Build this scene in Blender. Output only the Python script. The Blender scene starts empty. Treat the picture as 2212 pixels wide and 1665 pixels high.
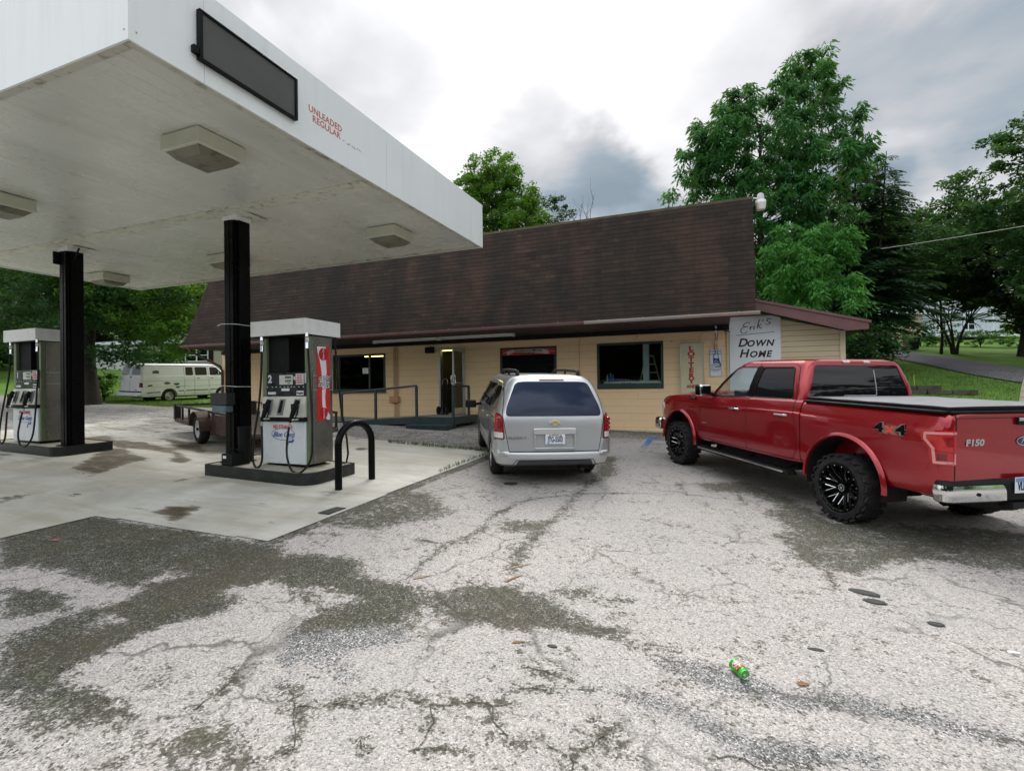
import bpy, bmesh, math, random
import numpy as np
from mathutils import Vector, Matrix
random.seed(7); rng=np.random.default_rng(11)
sc=bpy.context.scene; COL=sc.collection
R=math.radians; PI=math.pi

# ---------------- camera, light, exposure ----------------
cam=bpy.data.cameras.new('camera'); cam.lens=18.0; cam.sensor_width=36.0; cam.clip_start=0.05; cam.clip_end=2000
co=bpy.data.objects.new('camera',cam); COL.objects.link(co)
CP=Vector((0,0,1.6)); yaw=R(21.8); pitch=math.atan(8/1500.); roll=0.012
fw=Vector((-math.sin(yaw)*math.cos(pitch),math.cos(yaw)*math.cos(pitch),math.sin(pitch)))
r0=Vector((math.cos(yaw),math.sin(yaw),0)); u0=r0.cross(fw)
rt=math.cos(roll)*r0-math.sin(roll)*u0; up=math.sin(roll)*r0+math.cos(roll)*u0
m=Matrix((( rt.x,up.x,-fw.x,CP.x),(rt.y,up.y,-fw.y,CP.y),(rt.z,up.z,-fw.z,CP.z),(0,0,0,1)))
co.matrix_world=m; sc.camera=co
sc.view_settings.view_transform='Standard'; sc.view_settings.look='None'
sc.view_settings.exposure=0.55; sc.view_settings.gamma=1.0; sc.view_settings.use_curve_mapping=False

SUN_EL=R(48); SUN_AZ=R(-15)      # azimuth from +Y towards +X
sund=Vector((math.sin(SUN_AZ)*math.cos(SUN_EL),math.cos(SUN_AZ)*math.cos(SUN_EL),math.sin(SUN_EL)))
sl=bpy.data.lights.new('sun','SUN'); sl.energy=1.9; sl.angle=R(22); sl.color=(1,.96,.9)
so=bpy.data.objects.new('sun',sl); COL.objects.link(so)
so.rotation_euler=sund.to_track_quat('Z','Y').to_euler(); so.location=(0,0,60)

w=bpy.data.worlds.new('World'); sc.world=w; w.use_nodes=True
nt=w.node_tree; nt.nodes.clear()
def N(t,**k):
    n=nt.nodes.new(t)
    for a,b in k.items(): setattr(n,a,b)
    return n
def LK(a,b): nt.links.new(a,b)
def MATH(op,a,b=None,clamp=False):
    n=N('ShaderNodeMath',operation=op); n.use_clamp=clamp
    for i,v in enumerate((a,b)):
        if v is None: continue
        if isinstance(v,(int,float)): n.inputs[i].default_value=v
        else: LK(v,n.inputs[i])
    return n.outputs[0]
def worldsky():
    out=N('ShaderNodeOutputWorld'); bg=N('ShaderNodeBackground'); LK(bg.outputs[0],out.inputs[0])
    sky=N('ShaderNodeTexSky',sky_type='NISHITA'); sky.sun_disc=False; sky.sun_elevation=SUN_EL; sky.sun_rotation=SUN_AZ
    tc=N('ShaderNodeTexCoord'); nrm=N('ShaderNodeVectorMath',operation='NORMALIZE'); LK(tc.outputs['Generated'],nrm.inputs[0])
    sep=N('ShaderNodeSeparateXYZ'); LK(nrm.outputs[0],sep.inputs[0])
    # project on a cloud layer so cloud forms shrink toward the horizon
    zz=MATH('MAXIMUM',MATH('ADD',sep.outputs[2],0.22),0.08)
    cx=MATH('DIVIDE',sep.outputs[0],zz); cy=MATH('DIVIDE',sep.outputs[1],zz)
    cmb=N('ShaderNodeCombineXYZ'); LK(cx,cmb.inputs[0]); LK(cy,cmb.inputs[1]); cmb.inputs[2].default_value=3.3
    n1=N('ShaderNodeTexNoise'); n1.inputs['Scale'].default_value=1.05; n1.inputs['Detail'].default_value=7; n1.inputs['Roughness'].default_value=.52; n1.inputs['Distortion'].default_value=.25
    LK(cmb.outputs[0],n1.inputs['Vector'])
    n2=N('ShaderNodeTexNoise'); n2.inputs['Scale'].default_value=2.6; n2.inputs['Detail'].default_value=6; n2.inputs['Distortion'].default_value=.4
    LK(cmb.outputs[0],n2.inputs['Vector'])
    # direction warp for the large cloud masses
    wv=N('ShaderNodeVectorMath',operation='MULTIPLY_ADD'); LK(n2.outputs['Color'],wv.inputs[0]); wv.inputs[1].default_value=(.34,.34,.30)
    av=N('ShaderNodeVectorMath',operation='ADD'); LK(nrm.outputs[0],av.inputs[0]); av.inputs[1].default_value=(-.17,-.17,-.15)
    LK(av.outputs[0],wv.inputs[2]); wn=N('ShaderNodeVectorMath',operation='NORMALIZE'); LK(wv.outputs[0],wn.inputs[0])
    acc=MATH('ADD',MATH('MULTIPLY',MATH('SUBTRACT',n1.outputs['Fac'],.5),1.7),MATH('MULTIPLY',MATH('SUBTRACT',n2.outputs['Fac'],.5),.35))
    acc=MATH('ADD',acc,.52)
    for d,ca,cb,s in SKYBLOBS:
        dp=N('ShaderNodeVectorMath',operation='DOT_PRODUCT'); LK(wn.outputs[0],dp.inputs[0]); dp.inputs[1].default_value=d
        mr=N('ShaderNodeMapRange',interpolation_type='SMOOTHERSTEP'); LK(dp.outputs['Value'],mr.inputs[0])
        mr.inputs[1].default_value=math.cos(R(cb)); mr.inputs[2].default_value=math.cos(R(ca)); mr.inputs[3].default_value=0; mr.inputs[4].default_value=s
        acc=MATH('ADD',acc,mr.outputs[0])
    rp=N('ShaderNodeValToRGB'); LK(acc,rp.inputs[0]); cr=rp.color_ramp
    cr.elements[0].position=0.0; cr.elements[0].color=(.22,.28,.33,1)
    cr.elements[1].position=1.0; cr.elements[1].color=(.97,.96,.965,1)
    for p,c in ((.25,(.31,.37,.42)),(.5,(.52,.53,.55)),(.72,(.73,.73,.745))):
        e=cr.elements.new(p); e.color=c+(1,)
    el=N('ShaderNodeMapRange'); LK(sep.outputs[2],el.inputs[0]); el.inputs[1].default_value=.5; el.inputs[2].default_value=1.0; el.inputs[3].default_value=1.0; el.inputs[4].default_value=SKY_ZEN
    # brighter open sky behind the camera (south side), where the photograph does not look
    bk=N('ShaderNodeMapRange'); LK(sep.outputs[1],bk.inputs[0]); bk.inputs[1].default_value=.25; bk.inputs[2].default_value=-.5; bk.inputs[3].default_value=1; bk.inputs[4].default_value=SKY_BACK
    mu=MATH('MULTIPLY',el.outputs[0],bk.outputs[0])
    vm=N('ShaderNodeVectorMath',operation='SCALE'); LK(rp.outputs[0],vm.inputs[0]); LK(mu,vm.inputs['Scale'])
    sk=N('ShaderNodeVectorMath',operation='SCALE'); LK(sky.outputs[0],sk.inputs[0]); sk.inputs['Scale'].default_value=.10
    mx=N('ShaderNodeMix',data_type='RGBA'); mx.inputs[0].default_value=.93; LK(sk.outputs[0],mx.inputs[6]); LK(vm.outputs[0],mx.inputs[7])
    LK(mx.outputs[2],bg.inputs[0]); bg.inputs[1].default_value=.80
SKY_ZEN=2.1; SKY_BACK=1.95
def dirpx(x,y):   # photograph direction -> unit vector (sky features only)
    v=fw+((x-1106)/1106.)*rt-((y-832.5)/1106.)*up; v.normalize(); return tuple(v)
SKYBLOBS=[(dirpx(1090,120),3,20,.42),(dirpx(1520,150),2,12,.28),(dirpx(660,210),2,10,.15),(dirpx(1240,310),2,11,-.50),(dirpx(1340,390),2,9,-.26),
 (dirpx(2010,235),3,12,-.34),(dirpx(1830,330),2,8,-.05),(dirpx(860,160),2,9,-.20),(dirpx(1960,20),2,10,.12),(dirpx(2140,300),2,9,.16),(dirpx(700,60),2,8,.1),(dirpx(1900,470),2,9,.25),
 ((.41,-.34,.85),3,16,-.75),((.62,-.40,.67),2,12,-.6),((.15,-.55,.82),2,11,-.5),((.45,-.15,.88),2,9,.35)]
worldsky()

# ---------------- helpers ----------------
G0,GX,GY=-.185,-.03,.03
def gz(x,y): return G0+GX*x+GY*y
def tag(o,label=None,cat=None,group=None,kind=None):
    if label: o['label']=label
    if cat: o['category']=cat
    if group: o['group']=group
    if kind: o['kind']=kind
    return o
def thing(name,label,cat,loc=(0,0,0),mat=None,group=None):
    o=bpy.data.objects.new(name,None); COL.objects.link(o); o.empty_display_size=.2
    if mat is not None: o.matrix_world=mat
    else: o.location=loc
    return tag(o,label,cat,group)
def rootof(o):
    while o.parent: o=o.parent
    return o
class MB:
    def __init__(s): s.v=[]; s.f=[]; s.m=[]; s.mi=0
    def add(s,vs,fs):
        b=len(s.v); s.v+= [tuple(v) for v in vs]
        for f in fs: s.f.append(tuple(b+i for i in f)); s.m.append(s.mi)
        return s
    def box(s,x0,x1,y0,y1,z0,z1):
        return s.add([(x0,y0,z0),(x1,y0,z0),(x1,y1,z0),(x0,y1,z0),(x0,y0,z1),(x1,y0,z1),(x1,y1,z1),(x0,y1,z1)],
          [(0,3,2,1),(4,5,6,7),(0,1,5,4),(1,2,6,5),(2,3,7,6),(3,0,4,7)])
    def cbox(s,c,d,M=None):
        x,y,z=c; a,b,e=d[0]/2,d[1]/2,d[2]/2
        vs=[Vector((i*a,j*b,k*e)) for k in (-1,1) for i,j in ((-1,-1),(1,-1),(1,1),(-1,1))]
        if M is not None: vs=[M@v for v in vs]
        vs=[v+Vector(c) for v in vs]
        return s.add(vs,[(0,3,2,1),(4,5,6,7),(0,1,5,4),(1,2,6,5),(2,3,7,6),(3,0,4,7)])
    def prism(s,poly,axis,a,b):
        n=len(poly); 
        def P(p,t):
            return {'x':(t,p[0],p[1]),'y':(p[0],t,p[1]),'z':(p[0],p[1],t)}[axis]
        area=sum(poly[i][0]*poly[(i+1)%n][1]-poly[(i+1)%n][0]*poly[i][1] for i in range(n))
        if (area<0) != (axis=='y'): poly=poly[::-1]
        if a>b: a,b=b,a
        vs=[P(p,a) for p in poly]+[P(p,b) for p in poly]
        fs=[tuple(range(n-1,-1,-1)),tuple(range(n,2*n))]+[(i,(i+1)%n,n+(i+1)%n,n+i) for i in range(n)]
        return s.add(vs,fs)
    def tube(s,pts,r,seg=8,cap=True,closed=False):
        pts=[Vector(p) for p in pts]; n=len(pts); rs=r if isinstance(r,(list,tuple)) else [r]*n
        b=len(s.v); prev=None
        for i,p in enumerate(pts):
            if closed: t=(pts[(i+1)%n]-pts[i-1])
            else: t=(pts[min(i+1,n-1)]-pts[max(i-1,0)])
            t=t.normalized() if t.length>1e-9 else Vector((0,0,1))
            if prev is None:
                a=Vector((0,0,1)) if abs(t.z)<.9 else Vector((1,0,0)); q=t.cross(a).normalized()
            else: q=(prev-t*prev.dot(t)); q=q.normalized() if q.length>1e-6 else t.orthogonal().normalized()
            prev=q; e=t.cross(q)
            for k in range(seg):
                an=2*PI*k/seg; s.v.append(tuple(p+(q*math.cos(an)+e*math.sin(an))*rs[i]))
        for i in range(n if closed else n-1):
            j=(i+1)%n
            for k in range(seg):
                l=(k+1)%seg
                s.f.append((b+i*seg+k,b+i*seg+l,b+j*seg+l,b+j*seg+k)); s.m.append(s.mi)
        if cap and not closed:
            s.f.append(tuple(b+k for k in range(seg-1,-1,-1))); s.m.append(s.mi)
            s.f.append(tuple(b+(n-1)*seg+k for k in range(seg))); s.m.append(s.mi)
        return s
    def lathe(s,prof,axis='z',c=(0,0,0),seg=24,cap=True):
        # prof: list of (r, t)
        b=len(s.v); n=len(prof)
        for r,t in prof:
            for k in range(seg):
                an=2*PI*k/seg; u,w_=r*math.cos(an),r*math.sin(an)
                p={'z':(u,w_,t),'y':(w_,t,u),'x':(t,u,w_)}[axis]
                s.v.append((p[0]+c[0],p[1]+c[1],p[2]+c[2]))
        for i in range(n-1):
            for k in range(seg):
                l=(k+1)%seg; s.f.append((b+i*seg+k,b+i*seg+l,b+(i+1)*seg+l,b+(i+1)*seg+k)); s.m.append(s.mi)
        for i,o in ((0,-1),(n-1,1)):
            if cap and prof[i][0]>1e-6:
                idx=[b+i*seg+k for k in range(seg)]
                s.f.append(tuple(idx[::-1] if o<0 else idx)); s.m.append(s.mi)
        return s
    def xf(s,M,start=0):
        for i in range(start,len(s.v)): s.v[i]=tuple(M@Vector(s.v[i]))
        return s
    def mesh(s,name):
        me=bpy.data.meshes.new(name); me.from_pydata(s.v,[],s.f)
        if any(s.m): me.polygons.foreach_set('material_index',s.m)
        me.update(); return me
def finish(me,smooth):
    if smooth:
        me.polygons.foreach_set('use_smooth',[True]*len(me.polygons))
        me.set_sharp_from_angle(angle=R(smooth if smooth is not True else 35))
def link(name,me,mats,parent=None,bevel=0):
    if not isinstance(mats,(list,tuple)): mats=[mats]
    if len(me.materials)==0:
        for a in mats: me.materials.append(a)
    o=bpy.data.objects.new(name,me); COL.objects.link(o)
    if parent: o.parent=parent
    if bevel:
        b=o.modifiers.new('bevel','BEVEL'); b.width=bevel; b.segments=2; b.limit_method='ANGLE'; b.angle_limit=R(40)
    return o
def part(name,mb,mats,parent=None,smooth=False,world=True,bevel=0,fix=False):
    """one mesh object; mb in world coordinates (world=True) or in the thing's own (world=False)"""
    if parent and world:
        L=rootof(parent).location; mb.v=[(a-L.x,b-L.y,c-L.z) for a,b,c in mb.v]
    me=mb.mesh(name)
    if fix:
        bm=bmesh.new(); bm.from_mesh(me); bmesh.ops.recalc_face_normals(bm,faces=bm.faces); bm.to_mesh(me); bm.free()
    if bevel and not smooth: smooth=35
    finish(me,smooth)
    return link(name,me,mats,parent,bevel)
def solo(name,mb,mats,label,cat,group=None,base=None,smooth=False,bevel=0):
    """a thing that is one mesh, origin at its base"""
    b=base
    if b is None:
        a=np.array(mb.v); b=((a[:,0].min()+a[:,0].max())/2,(a[:,1].min()+a[:,1].max())/2,a[:,2].min())
    mb.v=[(x-b[0],y-b[1],z-b[2]) for x,y,z in mb.v]
    me=mb.mesh(name)
    if bevel and not smooth: smooth=35
    finish(me,smooth)
    o=link(name,me,mats,None,bevel); o.location=b
    return tag(o,label,cat,group)
def copy_thing(root,loc,label,group=None):
    r=root.copy(); COL.objects.link(r); r.location=loc; r['label']=label
    if group: r['group']=group
    for ch in list(root.children):
        c=ch.copy(); COL.objects.link(c); c.parent=r
        for g in list(ch.children):
            d=g.copy(); COL.objects.link(d); d.parent=c
    return r
def text_mesh(s,size,M,bold=0,shear=0,align='CENTER',ext=.0015,sx=1.0,space=1.0,lines=1.0):
    cu=bpy.data.curves.new('t','FONT'); cu.body=s; cu.size=size; cu.extrude=ext; cu.offset=bold; cu.shear=shear
    cu.align_x=align; cu.align_y='CENTER'; cu.space_character=space; cu.space_line=lines; cu.resolution_u=3
    o=bpy.data.objects.new('t',cu); COL.objects.link(o)
    dg=bpy.context.evaluated_depsgraph_get(); me=bpy.data.meshes.new_from_object(o.evaluated_get(dg))
    bpy.data.objects.remove(o); bpy.data.curves.remove(cu)
    me.transform(M@Matrix.Diagonal((sx,1,1,1))); return me
FRONT=Matrix.Rotation(R(90),4,'X')                      # reads along +X, faces -Y
RIGHTF=Matrix.Rotation(R(90),4,'Z')@Matrix.Rotation(R(90),4,'X')  # reads along +Y, faces +X
def lettering(name,items,mat,parent,world=True):
    """items: (text,size,M,kwargs) joined into one mesh"""
    bm=bmesh.new()
    for s,size,M,k in items:
        me=text_mesh(s,size,M,**k); bm.from_mesh(me); bpy.data.meshes.remove(me)
    me=bpy.data.meshes.new(name); bm.to_mesh(me); bm.free()
    me.materials.clear()
    if parent and world: me.transform(Matrix.Translation(-rootof(parent).location))
    return link(name,me,mat,parent)
def T3(x,y,z): return Matrix.Translation((x,y,z))
def boolean(A,B,op,selfx=False):
    oa=bpy.data.objects.new('a',A); ob=bpy.data.objects.new('b',B); COL.objects.link(oa); COL.objects.link(ob)
    md=oa.modifiers.new('b','BOOLEAN'); md.operation=op; md.object=ob; md.solver='EXACT'; md.use_self=selfx
    dg=bpy.context.evaluated_depsgraph_get(); me=bpy.data.meshes.new_from_object(oa.evaluated_get(dg))
    bpy.data.objects.remove(oa); bpy.data.objects.remove(ob); return me

# ---------------- materials ----------------
def newmat(name):
    m_=bpy.data.materials.new(name); m_.use_nodes=True; t=m_.node_tree; b=t.nodes['Principled BSDF']; return m_,t,b
def sw(t):   # switch node helper tree
    global nt; nt=t
def objco(scale=(1,1,1)):
    tc=N('ShaderNodeTexCoord'); mp=N('ShaderNodeMapping'); mp.inputs['Scale'].default_value=scale; LK(tc.outputs['Object'],mp.inputs[0]); return mp.outputs[0]
def noise(vec,scale,detail=4,rough=.55,dist=0):
    n=N('ShaderNodeTexNoise'); n.inputs['Scale'].default_value=scale; n.inputs['Detail'].default_value=detail; n.inputs['Roughness'].default_value=rough; n.inputs['Distortion'].default_value=dist
    if vec is not None: LK(vec,n.inputs['Vector'])
    return n.outputs['Fac']
def ramp(fac,stops):
    r_=N('ShaderNodeValToRGB'); LK(fac,r_.inputs[0]); c=r_.color_ramp
    while len(c.elements)>1: c.elements.remove(c.elements[-1])
    c.elements[0].position=stops[0][0]; c.elements[0].color=tuple(stops[0][1])+(1,) if len(stops[0][1])==3 else stops[0][1]
    for p,k in stops[1:]:
        e=c.elements.new(p); e.color=tuple(k)+(1,)
    return r_.outputs[0]
def g3(v): return (v,v,v)
def mixc(fac,a,b,mode='MIX'):
    n=N('ShaderNodeMix',data_type='RGBA'); n.blend_type=mode
    for i,v in ((0,fac),(6,a),(7,b)):
        if isinstance(v,(int,float)): n.inputs[i].default_value=v
        elif isinstance(v,tuple): n.inputs[i].default_value=v+(1,) if len(v)==3 else v
        else: LK(v,n.inputs[i])
    return n.outputs[2]
def bumpn(h,strength,dist=.01):
    b=N('ShaderNodeBump'); b.inputs['Strength'].default_value=strength; b.inputs['Distance'].default_value=dist; LK(h,b.inputs['Height']); return b.outputs[0]
_mc={}
def pm(name,col,rough=.6,metal=0,var=.12,vs=3.0,bump=0,bs=60,coat=0,spec=.5,dirt=None,ds=2.5,damt=.5,bd=.004,emit=None,es=1):
    if name in _mc: return _mc[name]
    m_,t,b=newmat(name); sw(t); v=objco()
    n=noise(v,vs,5)
    lo=tuple(max(0,c*(1-var)) for c in col); hi=tuple(min(1,c*(1+var)) for c in col)
    c=ramp(n,[(.3,lo),(.7,hi)])
    if dirt:
        dn=noise(v,ds,7,.65,.4); fa=ramp(dn,[(.52,g3(0)),(.68,g3(damt))]); c=mixc(fa,c,dirt)
    LK(c,b.inputs['Base Color']); b.inputs['Roughness'].default_value=rough; b.inputs['Metallic'].default_value=metal
    b.inputs['Coat Weight'].default_value=coat; b.inputs['Coat Roughness'].default_value=.04; b.inputs['Specular IOR Level'].default_value=spec
    if bump:
        LK(bumpn(noise(v,bs,5,.6),bump,bd),b.inputs['Normal'])
    else:
        rr=ramp(noise(v,vs*3,4),[(.3,g3(max(.02,rough-.08))),(.7,g3(min(1,rough+.08)))]); LK(rr,b.inputs['Roughness'])
    if emit: b.inputs['Emission Color'].default_value=emit+(1,); b.inputs['Emission Strength'].default_value=es
    _mc[name]=m_; return m_
def glass(name,tint,alpha,rough=.02,refl=1.0):
    m_,t,b=newmat(name); sw(t)
    o=t.nodes['Material Output']; gl=N('ShaderNodeBsdfGlossy'); gl.inputs['Roughness'].default_value=rough; gl.inputs['Color'].default_value=(.9,.95,1,1)
    tr=N('ShaderNodeBsdfTransparent'); tr.inputs[0].default_value=tint+(1,)
    fr=N('ShaderNodeFresnel'); fr.inputs[0].default_value=1.5
    ge=N('ShaderNodeNewGeometry'); k=MATH('MULTIPLY',MATH('ADD',MATH('MULTIPLY',fr.outputs[0],refl),alpha,True),MATH('SUBTRACT',1.0,ge.outputs['Backfacing']))
    mx=N('ShaderNodeMixShader'); LK(k,mx.inputs[0]); LK(tr.outputs[0],mx.inputs[1]); LK(gl.outputs[0],mx.inputs[2]); LK(mx.outputs[0],o.inputs[0])
    t.nodes.remove(b); return m_
DARK=[(0.95, [(-6.83, 2.92), (-7.07, 3.6), (-6.83, 3.8), (-4.26, 3.84), (-4.14, 3.93), (-3.83, 3.68), (-3.48, 3.84), (-3.05, 3.85), (-2.92, 3.56), (-2.47, 3.59), (-2.06, 3.48), (-2.02, 3.03), (-2.71, 2.64), (-3.32, 2.8), (-3.46, 2.4), (-3.54, 2.15), (-3.53, 1.88), (-3.5, 1.81), (-2.95, 1.77), (-2.85, 1.73), (-2.64, 1.76), (-2.49, 1.8), (-2.1, 1.76), (-1.93, 1.67), (-2.03, 1.63), (-2.1, 1.71), (-2.23, 1.67), (-2.43, 1.51), (-2.43, 1.47), (-2.58, 1.41), (-2.8, 1.39), (-3.25, 1.39)]), (0.1, [(-5.78, 2.6), (-5.25, 2.7), (-4.88, 2.65), (-4.31, 2.69), (-4.2, 2.56), (-4.36, 2.29), (-4.35, 1.97), (-4.54, 1.86), (-4.7, 1.93), (-4.44, 2.26), (-4.65, 2.41), (-4.98, 2.41), (-5.48, 2.25), (-5.59, 2.3)]), (0.15, [(-4.42, 2.84), (-4.46, 3.06), (-4.25, 3.03), (-4.29, 2.86)]), (0.15, [(-4.1, 2.25), (-4.06, 2.37), (-3.85, 2.31), (-3.95, 2.17)]), (0.05, [(-3.69, 2.94), (-3.43, 3.2), (-2.75, 2.99), (-2.69, 2.9), (-2.71, 2.64), (-2.71, 2.32), (-2.59, 2.12), (-2.53, 1.86), (-2.57, 1.83), (-2.8, 1.77), (-2.99, 1.79), (-3.49, 1.82), (-3.51, 2.13), (-3.53, 2.34), (-3.35, 2.56), (-3.32, 2.76), (-3.45, 2.87)]), (0.05, [(-3.12, 3.18), (-2.94, 3.3), (-2.57, 3.19), (-2.73, 3.06)]), (0.1, [(-3.61, 1.48), (-3.47, 1.54), (-3.27, 1.5), (-2.91, 1.58), (-2.79, 1.56), (-2.52, 1.57), (-2.46, 1.55), (-2.49, 1.51), (-2.72, 1.47), (-3.08, 1.44), (-3.42, 1.4)]), (0.1, [(-2.72, 1.69), (-2.52, 1.79), (-2.43, 1.77), (-2.43, 1.69), (-2.56, 1.65)]), (0.05, [(-3.25, 1.33), (-2.88, 1.39), (-2.67, 1.37), (-3.01, 1.23)]), (0.6, [(-2.71, 2.64), (-2.57, 3.23), (-2.37, 3.31), (-1.84, 2.85), (-2.05, 2.67), (-2.16, 2.54), (-1.9, 2.42), (-1.97, 2.26), (-2.15, 2.44), (-2.34, 2.36), (-2.22, 2.18), (-2.37, 1.99), (-2.36, 2.28), (-2.52, 2.31)]), (0.6, [(-4.03, 2.42), (-3.81, 2.72), (-3.42, 2.84), (-3.29, 2.69), (-3.55, 2.37), (-3.73, 2.33)]), (0.9, [(-2.06, 3.48), (-1.83, 3.76), (-1.54, 3.88), (-1.32, 3.32), (-1.8, 3.19), (-2.01, 3.3)]), (0.7, [(-4.35, 5.23), (-4.46, 6.09), (-3.76, 6.39), (-3.02, 5.45), (-3.35, 4.92), (-3.56, 4.65), (-4.14, 4.59)]), (0.9, [(-1.57, 3.81), (-1.2, 3.83), (-0.93, 3.54), (-0.81, 3.39), (-1.03, 3.36), (-1.34, 3.27)]), (0.7, [(-1.17, 3.93), (-0.98, 4.05), (-0.93, 3.9), (-1.04, 3.77)]), (0.8, [(-0.9, 3.5), (-0.74, 3.51), (-0.54, 3.4), (-0.28, 3.42), (-0.41, 3.31), (-0.55, 3.34), (-0.78, 3.41)]), (0.6, [(-0.53, 3.38), (-0.41, 3.31), (-0.16, 3.3), (0.06, 3.31), (0.18, 3.29), (0.35, 3.22), (0.6, 3.34), (0.86, 3.3), (1.01, 3.32), (1.23, 3.26), (1.41, 3.25), (1.34, 3.09), (1.05, 3.13), (0.66, 3.1), (0.33, 3.03), (-0.0, 3.05), (-0.18, 3.1), (-0.39, 3.21)]), (0.6, [(-0.7, 2.79), (-0.41, 2.93), (-0.19, 2.85), (-0.01, 2.83), (0.1, 2.75), (0.31, 2.8), (0.61, 2.87), (0.78, 2.83), (0.8, 2.78), (0.09, 2.49), (-0.03, 2.58), (-0.2, 2.7), (-0.39, 2.73), (-0.57, 2.8)]), (0.8, [(-1.92, 10.48), (-1.63, 8.63), (-1.83, 7.63), (-1.77, 5.85), (-1.76, 5.21), (-1.73, 4.63), (-1.61, 4.09), (-1.67, 4.06), (-1.92, 4.69), (-1.83, 5.35), (-1.85, 6.02), (-1.88, 7.0), (-1.95, 8.3), (-2.14, 10.38)]), (0.75, [(-2.38, 5.59), (-1.84, 5.62), (-1.81, 5.28), (-2.18, 5.12)]), (0.8, [(-0.3, 8.45), (0.37, 8.91), (0.92, 8.04), (1.26, 6.92), (2.69, 7.33), (3.28, 7.31), (2.64, 5.9), (2.28, 5.86), (1.82, 5.91), (1.5, 5.72), (1.13, 5.28), (0.78, 5.3), (0.62, 5.48), (0.66, 5.83), (0.52, 6.16), (0.73, 6.42), (0.55, 7.03), (0.73, 7.57), (0.34, 8.08), (-0.19, 8.01)]), (0.45, [(0.05, 5.37), (0.22, 5.51), (0.29, 5.28), (0.11, 5.08)]), (0.5, [(-0.57, 2.56), (-0.48, 2.54), (-0.52, 2.46), (-0.62, 2.46)])]
CRACKS=[[(-4.45, 4.19), (-3.87, 4.35), (-3.71, 4.38)], [(-2.47, 6.13), (-2.53, 5.66), (-2.4, 5.05), (-2.57, 4.54), (-2.93, 4.59)], [(-2.57, 4.54), (-2.45, 3.65)], [(-2.67, 2.2), (-2.55, 2.08), (-2.53, 1.86)], [(-2.22, 2.18), (-2.03, 2.03), (-1.9, 1.89), (-1.87, 1.79)], [(-2.07, 2.07), (-1.93, 2.13), (-1.74, 2.26), (-1.58, 2.35), (-1.42, 2.34), (-1.3, 2.42), (-1.11, 2.48), (-1.03, 2.53)], [(-1.42, 2.34), (-1.34, 2.25), (-1.32, 2.06)], [(-1.11, 2.48), (-1.07, 2.36), (-0.96, 2.29)], [(-1.61, 1.99), (-1.51, 1.95)], [(-1.32, 2.06), (-1.22, 2.1), (-1.16, 2.11)], [(-2.52, 6.26), (-2.25, 6.7), (-1.8, 7.1), (-1.08, 7.48)], [(-0.4, 7.62), (-0.57, 8.34)], [(0.27, 7.91), (0.33, 7.4)], [(0.88, 5.34), (0.87, 4.82)], [(-1.05, 2.65), (-0.84, 2.73), (-0.67, 2.8)], [(-0.93, 2.26), (-0.8, 2.31), (-0.65, 2.28), (-0.53, 2.47)], [(-1.05, 2.86), (-0.8, 2.84)], [(-0.65, 2.28), (-0.62, 2.21)], [(-0.83, 3.94), (-0.62, 3.98)], [(-0.03, 2.51), (0.09, 2.57), (0.18, 2.53)]]
MUD=[(0.85, [(-10.41, 5.41), (-11.43, 6.31), (-12.39, 7.08), (-11.88, 7.12), (-10.19, 6.55), (-9.8, 5.79), (-9.39, 5.18)]), (0.9, [(-14.65, 7.79), (-14.58, 8.33), (-13.14, 7.77), (-12.64, 7.98), (-10.92, 7.53), (-9.3, 6.79), (-9.11, 6.46), (-9.51, 6.56), (-10.31, 7.11), (-11.52, 7.27), (-12.15, 7.18), (-13.05, 7.38)]), (0.9, [(-12.85, 8.59), (-11.57, 8.45), (-11.12, 8.44), (-9.71, 7.37), (-10.8, 7.58)]), (0.8, [(-9.08, 3.86), (-8.78, 4.25), (-8.67, 3.96), (-8.56, 3.64)]), (0.7, [(-13.49, 5.73), (-13.2, 5.86), (-12.53, 5.4), (-12.61, 5.36)]), (1, [(-6.37, 4.22), (-6.41, 4.41), (-6.09, 4.55), (-6.0, 4.38), (-5.76, 3.99), (-5.95, 4.07), (-6.25, 4.16)]), (0.55, [(-7.84, 5.36), (-7.94, 6.01), (-7.68, 5.81), (-7.63, 5.35)]), (0.8, [(-8.27, 4.24), (-8.27, 4.35), (-8.14, 4.25)]), (0.5, [(-9.97, 6.36), (-9.16, 6.31), (-8.99, 6.2)]), (0.6, [(-8.83, 5.63), (-9.02, 6.0), (-8.88, 5.89)]), (0.9, [(-7.35, 9.13), (-7.32, 9.3), (-7.08, 9.19), (-7.06, 8.97), (-7.19, 8.97)]), (0.35, [(-5.43, 5.97), (-4.6, 6.0), (-4.46, 5.74), (-5.11, 5.47)])]
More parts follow.
